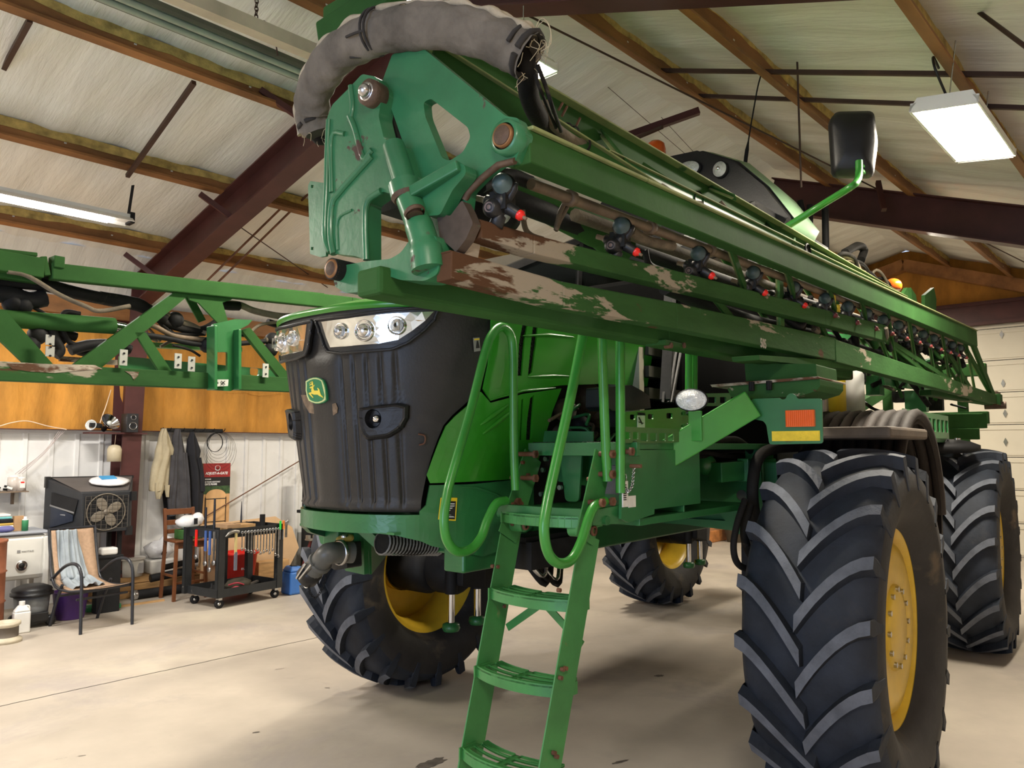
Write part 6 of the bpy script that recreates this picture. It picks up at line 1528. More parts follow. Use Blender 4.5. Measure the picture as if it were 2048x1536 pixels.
# patio chair
r=T('patio_chair',(2.93,8.33,0),'tan mesh patio chair with a black tube frame and a garment on it','chair')
tm=mat('tan_mesh_sling',(.38,.25,.16),.85,var=.12,sc=40); bf=mat('black_chair_tube',(.02,.022,.028),.3,var=.1)
FL,FR,RL,RR_=V((2.72,8.02,0)),V((3.22,8.10,0)),V((2.64,8.62,0)),V((3.09,8.66,0))
for nm,f_,r_ in (('left',FL,RL),('right',FR,RR_)):
    s=1 if nm=='right' else -1
    a=f_+V((0,0,.62)); b=r_.lerp(f_,.15)+V((0,0,.60))
    m=MB(bf); m.tube(bez([f_,f_+V((0,.02,.30)),f_+V((0,.05,.55)),f_.lerp(r_,.25)+V((0,0,.64)),f_.lerp(r_,.6)+V((0,0,.60)),r_+V((0,.02,.45))],5),.016,10); P_(m,'armrest',r)
    m=MB(bf); m.tube(bez([r_,r_.lerp(f_,.15)+V((0,0,.22)),r_.lerp(f_,.35)+V((0,0,.42))],5),.015,10); P_(m,'leg',r)
    m=MB(bf); m.tube(bez([f_+V((0,.03,.40)),f_.lerp(r_,.5)+V((0,0,.37)),r_+V((0,-.05,.42)),r_+V((0,.10,.70)),r_+V((0,.17,.93))],6),.013,8); P_(m,'side_frame',r)
SL,SR=FL+V((.02,.03,.41)),FR+V((-.02,.03,.41)); 
def sling(u,v):
    f_=SL.lerp(SR,u); b=(RL+V((.02,-.05,.42))).lerp(RR_+V((-.02,-.05,.42)),u); t=(RL+V((.02,.17,.93))).lerp(RR_+V((-.02,.17,.93)),u)
    if v<.45: p=f_.lerp(b,v/.45); p.z-=.04*math.sin(PI*v/.45)*1
    else: p=b.lerp(t,(v-.45)/.55); p.y+=.02*math.sin(PI*(v-.45)/.55)
    p.z-=.0+.01*math.sin(PI*u); return p
m=MB(tm); m.grid(sling,8,22); P_(m,'sling_seat',r,solid=.006)
m=MB(bf); m.tube([RL+V((0,.17,.93)),RR_+V((0,.17,.93))],.013,8); m.beam(FL+V((0,.05,.39)),FR+V((0,.05,.39)),.02,.03); m.beam(FL+V((0,.15,.30)),FR+V((0,.15,.30)),.02,.02); m.beam(RL+V((.03,-.1,.30)),RR_+V((-.03,-.1,.30)),.02,.02); P_(m,'cross_frame',r)
def cloth(u,v):
    t=.97-v*.72; p=sling(.10+.50*u+.22*u*v,max(.12,t)); f_=.012*math.sin(u*16+3*math.sin(v*4))+.010*math.sin(u*31+v*5)
    n_=V((0,-1,.35)) if t>.45 else V((0,-.2,1)); p=p+n_*(.022+f_+.02*math.sin(PI*u)+(.025*math.sin(PI*min(1,max(0,(v-.5)/.4))))); 
    if v<.06: p.z+=.012
    if u<.02 or u>.98: p=p-n_*.018
    return p
m=MB(blc); m.grid(cloth,34,40); one(m,'grey_overalls',(2.86,8.6,.55),'blue-grey garment draped over the back and seat of the patio chair','clothing',solid=.006)
# purple tub, vacuum, jug, barrel, cup
c=V((2.90,8.88,0)); m=MB(mat('purple_plastic',(.075,.03,.16),.35)); m.lathe([(0,.0),(.13,0),(.135,.01),(.165,.26),(.175,.265),(.175,.28),(.155,.28),(.125,.012),(0,.012)],c,(0,0,1),28); one(m,'purple_tub',tuple(c),'purple plastic tub on the floor behind the patio chair','tub')
random.seed(8); m=MB(mat('peach_rag',(.50,.28,.18),.9,bump=.5)); m.ball(c+V((0,0,.262)),.13,None,14,8,(1,.9,.45),noise=.25); one(m,'rag_bundle',tuple(c+V((0,0,.2))),'peach rags heaped in the purple tub','rags')
c=V((2.52,8.80,0)); r=T('shop_vacuum',tuple(c),'grey and black shop vacuum on wheels beside the white jug','vacuum')
m=MB(mat('grey_vac_drum',(.16,.17,.18),.4)); m.lathe([(0,.05),(.14,.05),(.16,.30),(0,.30)],c,(0,0,1),26); P_(m,'drum',r)
m=MB(blk); m.lathe([(.15,.29),(.19,.30),(.19,.325),(.17,.33),(.18,.35),(.17,.37),(.10,.40),(0,.41)],c,(0,0,1),26); P_(m,'lid',r)
for dx,dy in ((.14,-.12),(-.12,-.12),(.14,.12),(-.12,.12)): m=MB(blk,sil); m.lathe([(0,-.025),(.035,-.025),(.05,-.02),(.05,.02),(.035,.025),(0,.025)],c+V((dx,dy,.052)),(.5,-1,0),16); m.lathe([(0,.026),(.018,.026),(0,.03)],c+V((dx,dy,.052)),(.5,-1,0),12,sil); P_(m,'wheel',r)
m=MB(blk); m.bx(c+V((-.17,-.15,.04)),c+V((.17,.14,.07))); m.box(c+V((.03,-.14,.10)),(.16,.06,.09)); P_(m,'base_tray',r,bevel=.01)
c=V((2.36,8.52,0)); m=MB(wht); m.hull8([c+V((-.07,-.045,0)),c+V((.07,-.045,0)),c+V((.07,.045,0)),c+V((-.07,.045,0))],[c+V((-.07,-.045,.20)),c+V((.07,-.045,.20)),c+V((.07,.045,.20)),c+V((-.07,.045,.20))]); m.hull8([c+V((-.07,-.045,.20)),c+V((.07,-.045,.20)),c+V((.07,.045,.20)),c+V((-.07,.045,.20))],[c+V((-.03,-.025,.26)),c+V((.03,-.025,.26)),c+V((.03,.025,.26)),c+V((-.03,.025,.26))])
r=T('plastic_jug',tuple(c),'white plastic jug on the floor in front of the vacuum','jug'); P_(m,'body',r,bevel=.012)
m=MB(wht); m.cyl(c+V((-.0,0,.25)),c+V((0,0,.295)),.026); P_(m,'cap',r); m=MB(wht); m.tube(bez([c+V((.03,0,.25)),c+V((.06,0,.24)),c+V((.065,0,.20)),c+V((.06,0,.16))],4),.009,8); P_(m,'handle',r)
c=V((1.96,8.66,0)); m=MB(orr); m.lathe([(0,0),(.28,0),(.285,.02),(.28,.30),(.292,.31),(.28,.32),(.28,.58),(.292,.59),(.28,.60),(.28,.86),(.288,.87),(.288,.885),(.27,.885),(.27,.86),(0,.86)],c,(0,0,1),40); one(m,'steel_drum',tuple(c),'rust-orange steel drum cut off by the left edge','drum')
c=V((2.16,8.22,0)); m=MB(mat('cream_plastic',(.50,.44,.33),.5,var=.15,sc=6),mat('brown_bucket',(.10,.08,.06),.6)); m.lathe([(0,0),(.13,0),(.13,.03),(.10,.05),(.10,.14),(.115,.155),(.115,.18),(.09,.18),(.09,.06),(0,.06)],c,(0,0,1),26,[m.mats[0]]*3+[m.mats[1]]+[m.mats[0]]*5); one(m,'cream_bucket',tuple(c),'small cream and brown bucket at the lower left corner','bucket')
# white appliance with dial
c=V((2.44,9.35,0)); r=T('wringer_washer',tuple(c),'white appliance with a dial and splayed legs between drum and chair','washer')
en=mat('white_enamel',(.70,.70,.66),.25,var=.04,coat=.4)
def WP(u,v,y=9.05): return B(u,v,y=y)
a=WP(-30,1075); b=WP(95,1072); zt_=a.z; zb_=WP(50,1160).z
m=MB(en); m.bx((a.x,9.05,zb_),(b.x,9.55,zt_)); P_(m,'tub',r,bevel=.05)
m=MB(mat('grey_lid_trim',(.30,.32,.36),.4),en); m.bx((a.x-.01,9.03,zt_),(b.x+.02,9.57,zt_+.03)); P_(m,'lid',r,bevel=.012)
for x,y in ((b.x-.0,9.06),(a.x+.05,9.06),(b.x,9.52),(a.x+.05,9.52)): m=MB(en); m.beam((x,y,0),(x-.005,y+.01,zt_-.03),.05,.06,up=(0,1,0),w2=.05); P_(m,'leg',r,bevel=.01)
m=MB(sil,ink,en); d0=WP(43,1131,9.045); m.lathe([(.0,.02),(.02,.02),(.028,.01),(.05,.012),(.055,0)],d0,(0,-1,0),24,[ink,ink,sil,en]); P_(m,'dial',r)
m=MB(ink,mat('grey_letter',(.25,.25,.25),.5)); t0=WP(34,1106,9.047); m.box(t0+V((.015,0,.012)),(.03,.002,.028),m.mats[1]); m.text('MAYTAG',t0+V((.04,-.001,.0)),(1,0,0),(0,0,1),.026,m.mats[1],squash=1.05); P_(m,'name_mark',r)
# clutter on the appliance
zt2=zt_+.031
m=MB(wht,mat('teal_stripe',(.15,.45,.45),.4),mat('ochre_stripe',(.5,.32,.06),.5),blk2); x0,x1=WP(-20,1040).x,WP(40,1040).x
for k_,(h0,h1,mt) in enumerate(((0,.06,wht),(.06,.085,m.mats[2]),(.085,.125,blk2),(.125,.15,m.mats[1]),(.15,.175,wht))): m.bx((x0,9.2,zt2+h0),(x1-.01*k_,9.45,zt2+h1),mt)
one(m,'plastic_case',((x0+x1)/2,9.3,zt2),'white and teal striped case on top of the white appliance','case',bevel=.01)
c=WP(50,1050,9.15); c.z=zt2; m=MB(wht,mat('green_label',(.03,.2,.08),.5)); m.lathe([(0,0),(.03,0),(.03,.11),(.015,.125),(.015,.145),(0,.145)],c,(0,0,1),16,[wht,m.mats[1],wht,wht,wht]); one(m,'white_bottle',tuple(c),'white bottle with a green label on the appliance top','bottle')
c=WP(38,1050,9.20); c.z=zt2; m=MB(mat('brown_cardboard',(.40,.24,.12),.8)); m.bx(c+V((-.05,-.03,0)),c+V((.04,.04,.15))); one(m,'small_carton',tuple(c),'small brown carton behind the white bottle','carton')
c=WP(10,1055,9.12); c.z=zt2; m=MB(mat('violet_cloth',(.12,.12,.30),.8)); m.ball(c+V((0,0,.032)),.07,None,12,8,(1.2,.8,.45),noise=.2); one(m,'shop_rag',tuple(c),'violet rag bunched on the appliance top at the left edge','rag')
# little shelf with jars
a=B(-40,985,y=9.62); b=B(56,982,y=9.62); m=MB(mat('grey_brown_shelf',(.18,.13,.09),.7)); m.bx((a.x,9.58,a.z-.012),(b.x,9.86,a.z)); m.bx((b.x-.1,9.8,a.z-.15),(b.x-.08,9.86,a.z-.012)); one(m,'wall_shelf',(b.x-.2,9.7,a.z-.012),'narrow wooden wall shelf holding jars at the left edge','shelf')
zs=a.z+.001
clr=mat('cloudy_clear_plastic',(.75,.68,.62),.25,trans=.35,var=.05)
for k_,(u,y,rr,hh,lab) in enumerate(((28,9.7,.065,.17,'cloudy clear jar on the wall shelf, left of the labelled jar'),(42,9.66,.05,.15,'clear jar with a small red and white label on the wall shelf'))):
    c=B(u,970,y=y); c.z=zs; r=T('plastic_jar',tuple(c),lab,'jar'); m=MB(clr); m.lathe([(0,0),(rr,0),(rr,hh*.85),(rr*.75,hh*.9)],c,(0,0,1),20); P_(m,'body',r); m=MB(wht); m.lathe([(rr*.8,hh*.88),(rr*.8,hh),(0,hh)],c,(0,0,1),20); P_(m,'lid',r)
    if k_: m=MB(wht,redp); m.box(c+V((0,-rr-.001,hh*.45)),(.05,.004,.07)); m.box(c+V((0,-rr-.004,hh*.62)),(.035,.002,.015),redp); P_(m,'jar_label',r)
c=B(8,970,y=9.66); c.z=zs; random.seed(3); m=MB(mat('copper_scrap',(.35,.15,.07),.6),blk2,wht)
for k_ in range(9): m.box(c+V((random.uniform(-.09,.12),random.uniform(-.05,.05),.012+random.random()*.04)),(.05,.03,.024),random.choice(m.mats),rot=Matrix.Rotation(random.random(),3,'Y'))
one(m,'scrap_parts',tuple(c),'small heap of copper and plastic scraps on the wall shelf','scrap')
m=MB(mat('pale_wire',(.45,.38,.36),.6))
for k_,(u0,u1) in enumerate(((118,30),(122,38),(126,44),(130,36))): m.tube(bez([B(u0,862,y=9.72),B((u0+u1)/2+12-k_*3,905,y=9.74),B(u1,948,y=9.72)],6),.003,5)
one(m,'loose_wires',tuple(B(120,862,y=9.72)),'pale loose wires sagging from the wall top towards the shelf','wires')
m=MB(mat('cream_cord',(.7,.55,.40),.6)); m.tube(bez([B(0,852,y=9.68),B(25,845,y=9.68),B(55,842,y=9.68),B(95,852,y=9.68),B(133,859,y=9.68)],6),.006,6); one(m,'extension_cord',tuple(B(133,859,y=9.7)),'cream cord looping along the top of the wall panels','cord')
# clamp lamp, speaker and hanging jug near the column
zg=B(215,866,y=9.6).z
m=MB(redox); a=B(175,864,y=9.55); b=B(290,867,y=9.55); m.bx((a.x,9.48,a.z-.02),(b.x,9.70,a.z)); o=one(m,'girt_shelf',tuple(a),'narrow steel shelf across the red column','shelf'); zs2=a.z+.001
r=T('clamp_lamp',tuple(B(222,862,y=9.52)),'silver reflector clamp lamp lying on the girt beside the column','lamp')
c=B(222,843,y=9.5); ax=V((.25,-.75,.6)).normalized(); m=MB(chrome); m.lathe([(.03,-.09),(.07,-.06),(.11,0),(.112,.004),(.106,.0),(.065,-.055),(.03,-.08)],c,ax,28); P_(m,'reflector',r)
m=MB(blk2); m.cyl(c-ax*.16,c-ax*.08,.028); m.beam(B(180,850,y=9.5),B(198,851,y=9.5),.05,.05); P_(m,'socket',r); m=MB(lamp_w); m.ball(c-ax*.03,.03,None,12,8); P_(m,'bulb',r)
r=T('clamp_lamp',tuple(B(184,862,y=9.52)),'smaller clamp lamp with a round shade, left of the silver one','lamp'); m=MB(lamp_w); c=B(182,850,y=9.5); m.lathe([(.03,-.02),(.06,0),(.062,.005),(.055,0),(.03,-.015)],c,(-.6,-.7,.2),20); P_(m,'shade',r); m=MB(blk2); m.cyl(c+V((.02,0,-.005)),c+V((.12,.02,-.01)),.025); P_(m,'socket',r)
m=MB(mat('cream_cord',(.7,.55,.40),.6)); m.tube(bez([B(200,846,y=9.5),B(206,828,y=9.55),B(212,812,y=9.6),B(222,780,y=9.7)],6),.006,6); one(m,'lamp_wire',tuple(B(200,846,y=9.5)),'cream lamp cord rising up the amber wall left of the column','cord')
a=B(256,866,y=9.46); r=T('loudspeaker',(a.x+.05,9.46,zs2),'small black two-way loudspeaker standing beside the red column','speaker')
m=MB(mat('speaker_black',(.02,.02,.022),.45)); x0,x1=B(254,846,y=9.40).x,B(277,846,y=9.40).x; z1_=B(262,827,y=9.40).z; m.bx((x0,9.40,zs2),(x1,9.58,z1_)); P_(m,'cabinet',r,bevel=.004)
for u,v,rr in ((267,835,.030),(266,852,.044)):
    c=B(u,v,y=9.398); m=MB(chrome,blk2); m.lathe([(rr*.86,.0),(rr*.9,-.008),(rr,-.008),(rr*1.02,0)],c,(0,1,0),24,chrome); m.lathe([(0,-.001),(rr*.25,-.004),(rr*.85,.008),(rr*.88,-.002)],c,(0,1,0),24,blk2); P_(m,'driver',r)
c=B(228,923,y=9.5); r=T('hanging_jug',tuple(c),'cloudy cut-off plastic jug hanging on a string by the column','jug')
m=MB(mat('cloudy_yellowed_jug',(.62,.54,.38),.4,trans=.2)); h_=.19; m.lathe([(.07,0),(.075,.0),(.078,.14),(.06,.18),(.02,.195),(0,.195)],c,(0,0,1),22); P_(m,'body',r); m=MB(mat('twine',(.4,.3,.22),.8)); m.tube([c+V((0,0,.19)),B(232,866,y=9.5)],.0025,5); P_(m,'string',r)
# buckets, bags, pipes and boards
c=V((3.80,9.66,.236)); 
r=T('white_bucket',tuple(c),'white lidded bucket on the timber stack left of the stool','bucket'); m=MB(wht,mat('grey_print',(.4,.4,.42),.6)); m.lathe([(0,0),(.125,0),(.14,.20),(0,.20)],c,(0,0,1),28); m.box(c+V((.06,-.125,.10)),(.07,.012,.12),m.mats[1]) ; P_(m,'body',r); m=MB(wht); m.lathe([(.14,.19),(.155,.195),(.155,.22),(.14,.225),(0,.225)],c,(0,0,1),28); P_(m,'lid',r)
c=V((4.14,9.68,.236)); m=MB(wht); m.hull8([c+V((-.15,-.12,0)),c+V((.15,-.12,0)),c+V((.15,.12,0)),c+V((-.15,.12,0))],[c+V((-.17,-.14,.17)),c+V((.17,-.14,.17)),c+V((.17,.14,.17)),c+V((-.17,.14,.17))]); one(m,'white_tote',tuple(c),'white square tote behind the bar stool legs','tote',bevel=.02)
random.seed(12); m=MB(whp,blk2); m.ball(c+V((-.02,-.02,.28)),.13,whp,14,10,(1.3,.9,.85),noise=.3); m.ball(c+V((.07,0,.35)),.09,whp,12,8,noise=.2); m.ball(c+V((-.0,-.12,.25)),.035,blk2,10,6); one(m,'plastic_bag',tuple(c+V((0,0,.172))),'white plastic bags piled on the white square tote','bag')
for k_,(y,z,w,lab) in enumerate(((9.66,.0,.28,'bottom pine board of the stack along the wall'),(9.68,.08,.26,'second pine board up in the stack along the wall'),(9.69,.16,.24,'top pine board of the stack, under the white bucket'))):
    m=MB(wood); m.bx((3.35-.05*k_,y-w/2,z),(5.6+.1*k_,y+w/2,z+.075)); one(m,'pine_board',(4.4,y,z),lab,'board','boards stacked along the wall',bevel=.004)
for (p,q,rr,mt,lab) in (((3.72,9.38,.055),(4.45,9.40,.055),.052,blk2,'black plastic pipe lying lowest on the floor behind the stool'),((3.92,9.39,.22),(4.45,9.38,.27),.045,blk2,'black pipe with an open end resting above the lowest pipe'),((4.08,9.40,.33),(4.48,9.39,.38),.035,hose,'upper black pipe slanting behind the stool legs')):
    m=MB(mt,sil); m.tube([p,q],rr,18); d=(V(q)-V(p)).normalized()
    if lab.startswith('black plastic'): m.lathe([(0,-.02),(.05,-.02),(.06,.0),(.06,.04),(.052,.05)],p,d,16,sil)
    else: m.lathe([(rr*.8,-.002),(0,.0)],p,d,16,ink)
    one(m,'plastic_pipe',p,lab,'pipe','black pipes by the stool')
m=MB(mat('green_tray',(.05,.30,.12),.5)); a=B(170,1222,z=0); m.bx((a.x-.02,9.02,0),(a.x+.33,9.2,.05)); one(m,'green_tray',(a.x+.15,9.1,0),'flat green tray on the floor seen under the patio chair','tray',bevel=.006)
m=MB(wood); m.bx((3.32,9.05,0),(3.95,9.09,.02)); one(m,'wood_strip',(3.6,9.07,0),'pale wooden strip on the floor in front of the pipes','wood strip')
m=MB(mat('pink_cap',(.6,.1,.15),.5)); m.cyl((4.40,9.48,.29),(4.47,9.48,.29),.05); m.bx((4.40,9.46,.24),(4.44,9.50,.26)); one(m,'pink_pot',(4.43,9.48,.24),'small pink plastic pot among the pipes behind the stool','pot')
# tool cart
ang=math.atan2(.11,.85); r=T('tool_cart',(4.12,8.14,0),'black steel rolling tool cart with wrenches hung along its rail','cart')
CM=Matrix.Translation((4.12,8.14,0))@Matrix.Rotation(ang,4,'Z')
def CX(mb): mb.v=[CM@p for p in mb.v]; return mb
L_,D_,H_=.86,.56,.86
def cpart(mb,name,root=None,**k): return P_(CX(mb),name,root or r,**k)
for nm,z in (('top_tray',.76),('bottom_tray',.12)):
    m=MB(blkm); m.bx((0,0,z),(L_,D_,z+.006)); h_=.10 if nm=='top_tray' else .09
    m.bx((0,-.003,z),(L_,.003,z+h_)); m.bx((0,D_-.003,z),(L_,D_+.003,z+h_)); m.bx((-.003,0,z),(.003,D_,z+h_)); m.bx((L_-.003,0,z),(L_+.003,D_,z+h_)); cpart(m,nm)
for x,y in ((.04,.0),(L_-.04,.0),(.0,D_),(L_-.04,D_)):
    m=MB(blkm); m.bx((x-.04,y-.008,.12),(x+.04,y,.86)); m.bx((x-.04,y-.008,.12),(x-.034,y+.05,.86)); cpart(m,'post')
m=MB(blkm); m.bx((L_*.48,D_-.01,.12),(L_*.48+.09,D_,.86)); cpart(m,'center_post')
for x,y in ((.06,.05),(L_-.06,.05),(.06,D_-.05),(L_-.06,D_-.05)):
    m=MB(blk2,sil); m.lathe([(0,-.016),(.035,-.016),(.05,-.012),(.05,.012),(.035,.016),(0,.016)],(x,y,.05),(.3,1,0),20); m.lathe([(0,.018),(.018,.018),(.018,-.018),(0,-.018)],(x,y,.05),(.3,1,0),12,sil); m.bx((x-.02,y-.03,.09),(x+.02,y+.03,.12),sil); cpart(m,'caster')
def cthing(mb,name,label,cat,group=None,**k):
    CX(mb); c=sum(mb.v,V((0,0,0)))/len(mb.v); return one(mb,name,tuple(c),label,cat,group,**k)
ordn=['first','second','third','fourth','fifth','sixth','seventh','eighth','ninth','tenth','eleventh','twelfth','thirteenth']
wr=mat('wrench_chrome',(.45,.45,.46),.28,.9,var=.2,sc=20); bl_t=mat('blue_handle',(.06,.12,.35),.4)
xs_=[.285+.0415*i for i in range(13)]
for i,x in enumerate(xs_):
    L=[.17,.18,.20,.21,.22,.20,.24,.23,.22,.25,.22,.28,.30][i]; zt_=.80; w=.009+.0005*i
    m=MB(wr); m.bx((x-w/2,-.022,zt_-L),(x+w/2,-.014,zt_)); m.lathe([(.008,-.006),(.017,-.006),(.017,.006),(.008,.006)],(x,-.018,zt_+.008),(0,1,0),14)
    m.lathe([(.006,-.006),(.017,-.006),(.017,.006),(.006,.006)],(x,-.018,zt_-L-.008),(0,1,0),14,arc=(.6,5.7))
    m.bx((x-.002,-.024,zt_+.012),(x+.002,.0,zt_+.016))
    cthing(m,'combination_wrench','chrome wrench hung on the cart rail, %s to the right of the hammer'%ordn[i],'wrench','wrenches on the cart rail')
m=MB(mat('hammer_handle_yellow',(.55,.45,.2),.5),blk2,mat('hammer_steel',(.25,.24,.22),.4,.7)); m.bx((.19,-.03,.58),(.215,-.012,.82)); m.bx((.19,-.032,.40),(.22,-.01,.60),mat('hammer_grip',(.12,.13,.17),.5)); m.tube(bez([(.07,-.02,.78),(.12,-.02,.815),(.18,-.02,.83),(.235,-.02,.82)],4),[.008,.010,.014,.018,.02,.02,.02,.02,.02,.02,.02,.022,.022],10,mat('hammer_steel',(.25,.24,.22),.4,.7)); cthing(m,'claw_hammer','claw hammer hanging at the left front corner of the cart','hammer')
for i,(y,L,mt,lab,nm) in enumerate(((.40,.30,redp,'red-handled pliers hanging on the left end of the cart','pliers'),(.22,.36,bl_t,'blue-handled adjustable wrench hanging on the left end of the cart','adjustable_wrench'),(.14,.42,bl_t,'longer blue-handled wrench hanging next to the blue adjustable wrench','adjustable_wrench'),(.06,.34,wr,'steel pliers hanging nearest the front corner on the cart end','pliers'))):
    m=MB(mt,wr); m.bx((-.022,y-.016,.84-L*.62),(-.008,y+.016,.84)); m.bx((-.020,y-.010,.84-L),(-.010,y+.010,.84-L*.6),wr); m.lathe([(.0,-.008),(.028,-.008),(.028,.008),(0,.008)],(-.015,y,.84-L),(1,0,0),14,wr); cthing(m,nm,lab,'hand tool')
for i,(x,mt,lab) in enumerate(((.80,mat('green_grip',(.03,.55,.06),.4),'green-handled screwdriver at the right end of the cart rail'),(.845,mat('orange_grip',(.85,.22,.03),.4),'orange-handled screwdriver at the right end of the cart rail'))):
    m=MB(mt,sil); m.cyl((x,-.025,.80),(x,-.025,.90),.013,seg=10); m.cyl((x,-.025,.68),(x,-.025,.80),.004,seg=6,m=sil); cthing(m,'screwdriver',lab,'screwdriver')
m=MB(wr); 
for k_ in range(3): m.bx((.87+.012*k_,-.03,.70),(.876+.012*k_,-.022,.86)); m.lathe([(.008,-.006),(.018,-.006),(.018,.006),(.008,.006)],(.875+.014*k_,-.028,.87+.008*k_),(0,1,0),12)
m.bx((.865,-.03,.84),(.905,-.02,.85)); cthing(m,'wrench_set','cluster of chrome wrenches at the right corner of the cart','wrenches')
m=MB(mat('cardboard_strip',(.35,.22,.12),.8)); m.bx((.13,.04,.862),(.30,.26,.90)); cthing(m,'wood_block','brown wooden block on the left part of the cart top','block')
m=MB(wood); m.bx((.30,.20,.775),(.62,.42,.87)); cthing(m,'wood_offcut','pale wood offcut lying on the cart top','wood')
m=MB(blk2); m.cyl((.79,.30,.767),(.79,.30,.96),.032); cthing(m,'black_cylinder','short black cylinder standing on the right of the cart top','cylinder')
for i,(x,y,h_,lab) in enumerate(((.14,.30,1.12,'tall black punch standing in the cart top tray'),(.165,.34,1.18,'taller black bar standing beside the punch on the cart'),(.11,.42,1.08,'black pry bar at the left rear of the cart top'),(.60,.45,1.12,'thin upright rod at the rear of the cart top'))):
    m=MB(mat('blued_steel',(.03,.035,.05),.4,.5)); m.tube([(x,y,.767),(x,y,.8),(x,y+.0,h_)],[.018,.014,.012 if i<3 else .004],10); cthing(m,'punch_bar',lab,'bar')
m=MB(blk2,sil); random.seed(4)
for k_ in range(8): m.cyl((.45+.04*k_,.10,.766),(.45+.04*k_,.10,.80),.014,seg=8,m=random.choice([blk2,sil]))
m.bx((.43,.085,.766),(.76,.115,.770)); cthing(m,'socket_strip','row of sockets on a rail in the cart top tray','sockets')
m=MB(blk2,mat('red_handle',(.5,.05,.08),.5),sil,mat('olive_bag',(.08,.07,.05),.8)); random.seed(6)
m.ball((.42,.22,.20),.12,m.mats[3],14,8,(1.4,.8,.55),noise=.2); m.tube(bez([(.15,.1,.14),(.25,.05,.2),(.35,.1,.18)],4),.012,6,m.mats[1]); m.tube(bez([(.22,.12,.22),(.3,.08,.24),(.42,.12,.2)],4),.010,6,m.mats[1]); cthing(m,'tool_bag','dark tool bag with red handles on the cart bottom tray','bag')
for i,(p,q,lab) in enumerate((((.50,.10,.145),(.80,.22,.15),'grey bar lying towards the right of the cart bottom tray'),((.58,.30,.145),(.82,.40,.16),'second grey bar behind it on the cart bottom tray'))): m=MB(mat('dull_steel',(.16,.15,.14),.5,.5)); m.beam(p,q,.03,.02); cthing(m,'steel_bar',lab,'bar')
m=MB(blk2,sil); 
for k_ in range(3): m.lathe([(0,0),(.035,0),(.03,.05),(.012,.06),(.012,.10),(0,.10)],(.06+.05*k_,.10+.12*k_,.128),(0,0,1),12)
m.bx((.03,.08,.127),(.2,.36,.132)); cthing(m,'grease_fittings','dark fittings standing at the left of the cart bottom tray','fittings')
# red bucket behind the cart, cardboard, blue jug, jack stand
c=V((4.92,9.14,.0)); rb2=mat('red_bucket_plastic',(.62,.02,.015),.35)
m=MB(rb2,wt_); m.lathe([(0,0),(.155,0),(.20,.43),(.22,.435),(.22,.46),(.19,.46),(.148,.01),(0,.01)],c,(0,0,1),30); 
r=T('red_tub',tuple(c),'red plastic tub with white lettering behind the tool cart','tub'); P_(m,'body',r)
m=MB(wt_); t0=B(481,1139,y=8.86); m.text('DUSTER',t0+V((0,-.02,-.004)),(1,0,0),(0,0,1),.034,wt_,bold=.03); P_(m,'lettering',r)
m=MB(mat('tan_cardboard_panel',(.62,.42,.24),.8,var=.05)); a=B(560,1130,y=9.25); m.plate([(4.52,9.36,.0),(5.65,9.36,.0),(5.90,9.36,.40),(5.80,9.40,.68),(5.55,9.42,.84),(4.52,9.42,.80)],.03,nrm=(0,-1,0)); one(m,'cardboard_sheet',(5.1,9.38,.0),'large tan cardboard panel leaning behind the tool cart','cardboard')
m=MB(wood,blk2); m.bx((5.16,9.12,0.0),(5.60,9.28,.30)); one(m,'timber_crate',(5.4,9.2,0),'low timber crate behind the blue jug','crate',bevel=.01)
c=V((5.20,8.38,0)); r=T('blue_jug',tuple(c),'blue plastic jerry jug on the floor right of the tool cart','jug')
m=MB(mat('blue_jug_plastic',(.05,.17,.50),.35,var=.06)); m.bx(c+V((-.10,-.11,0)),c+V((.11,.11,.27))); m.hull8([c+V((-.10,-.11,.27)),c+V((.11,-.11,.27)),c+V((.11,.11,.27)),c+V((-.10,.11,.27))],[c+V((-.06,-.07,.34)),c+V((.09,-.07,.32)),c+V((.09,.07,.32)),c+V((-.06,.07,.34))]); P_(m,'body',r,bevel=.022)
m=MB(ink); m.hull8([c+V((-.05,-.06,.338)),c+V((.03,-.06,.333)),c+V((.03,.0,.333)),c+V((-.05,.0,.338))],[c+V((-.05,-.06,.344)),c+V((.03,-.06,.338)),c+V((.03,.0,.338)),c+V((-.05,.0,.344))]); P_(m,'handle_recess',r)
c=V((5.92,9.0,0)); r=T('jack_stand',tuple(c),'dusty red jack stand near the nose of the machine','jack stand'); jr=mat('dusty_red_paint',(.16,.02,.025),.6,var=.3,patch=((.22,.17,.14),.58,6,.1))
for sx,sy in ((-1,-1),(1,-1),(1,1),(-1,1)): m=MB(jr); m.beam(c+V((sx*.17,sy*.13,0)),c+V((sx*.05,sy*.04,.52)),.05,.012,up=(sx,0,0)); P_(m,'leg',r)
m=MB(mat('grey_saddle',(.25,.23,.2),.5,.4)); m.bx(c+V((-.13,-.06,.53)),c+V((.13,.06,.55))); m.bx(c+V((-.14,-.03,.55)),c+V((-.10,.03,.60))); m.cyl(c+V((0,0,.2)),c+V((0,0,.53)),.03); m.bx(c+V((-.02,-.05,.55)),c+V((.10,.05,.59))); P_(m,'saddle_post',r)
m=MB(jr); m.plate([c+V((-.15,-.115,.06)),c+V((.15,-.115,.06)),c+V((.06,-.05,.46)),c+V((-.06,-.05,.46))],.006); P_(m,'side_plate',r)
m=MB(sil,mat('green_tag',(.1,.8,.15),.5)); m.tube(bez([c+V((-.02,-.14,.34)),c+V((-.06,-.15,.26)),c+V((-.09,-.15,.2))],4),.006,6); m.box(c+V((-.10,-.15,.18)),(.03,.01,.04),m.mats[1]); P_(m,'lock_handle',r)
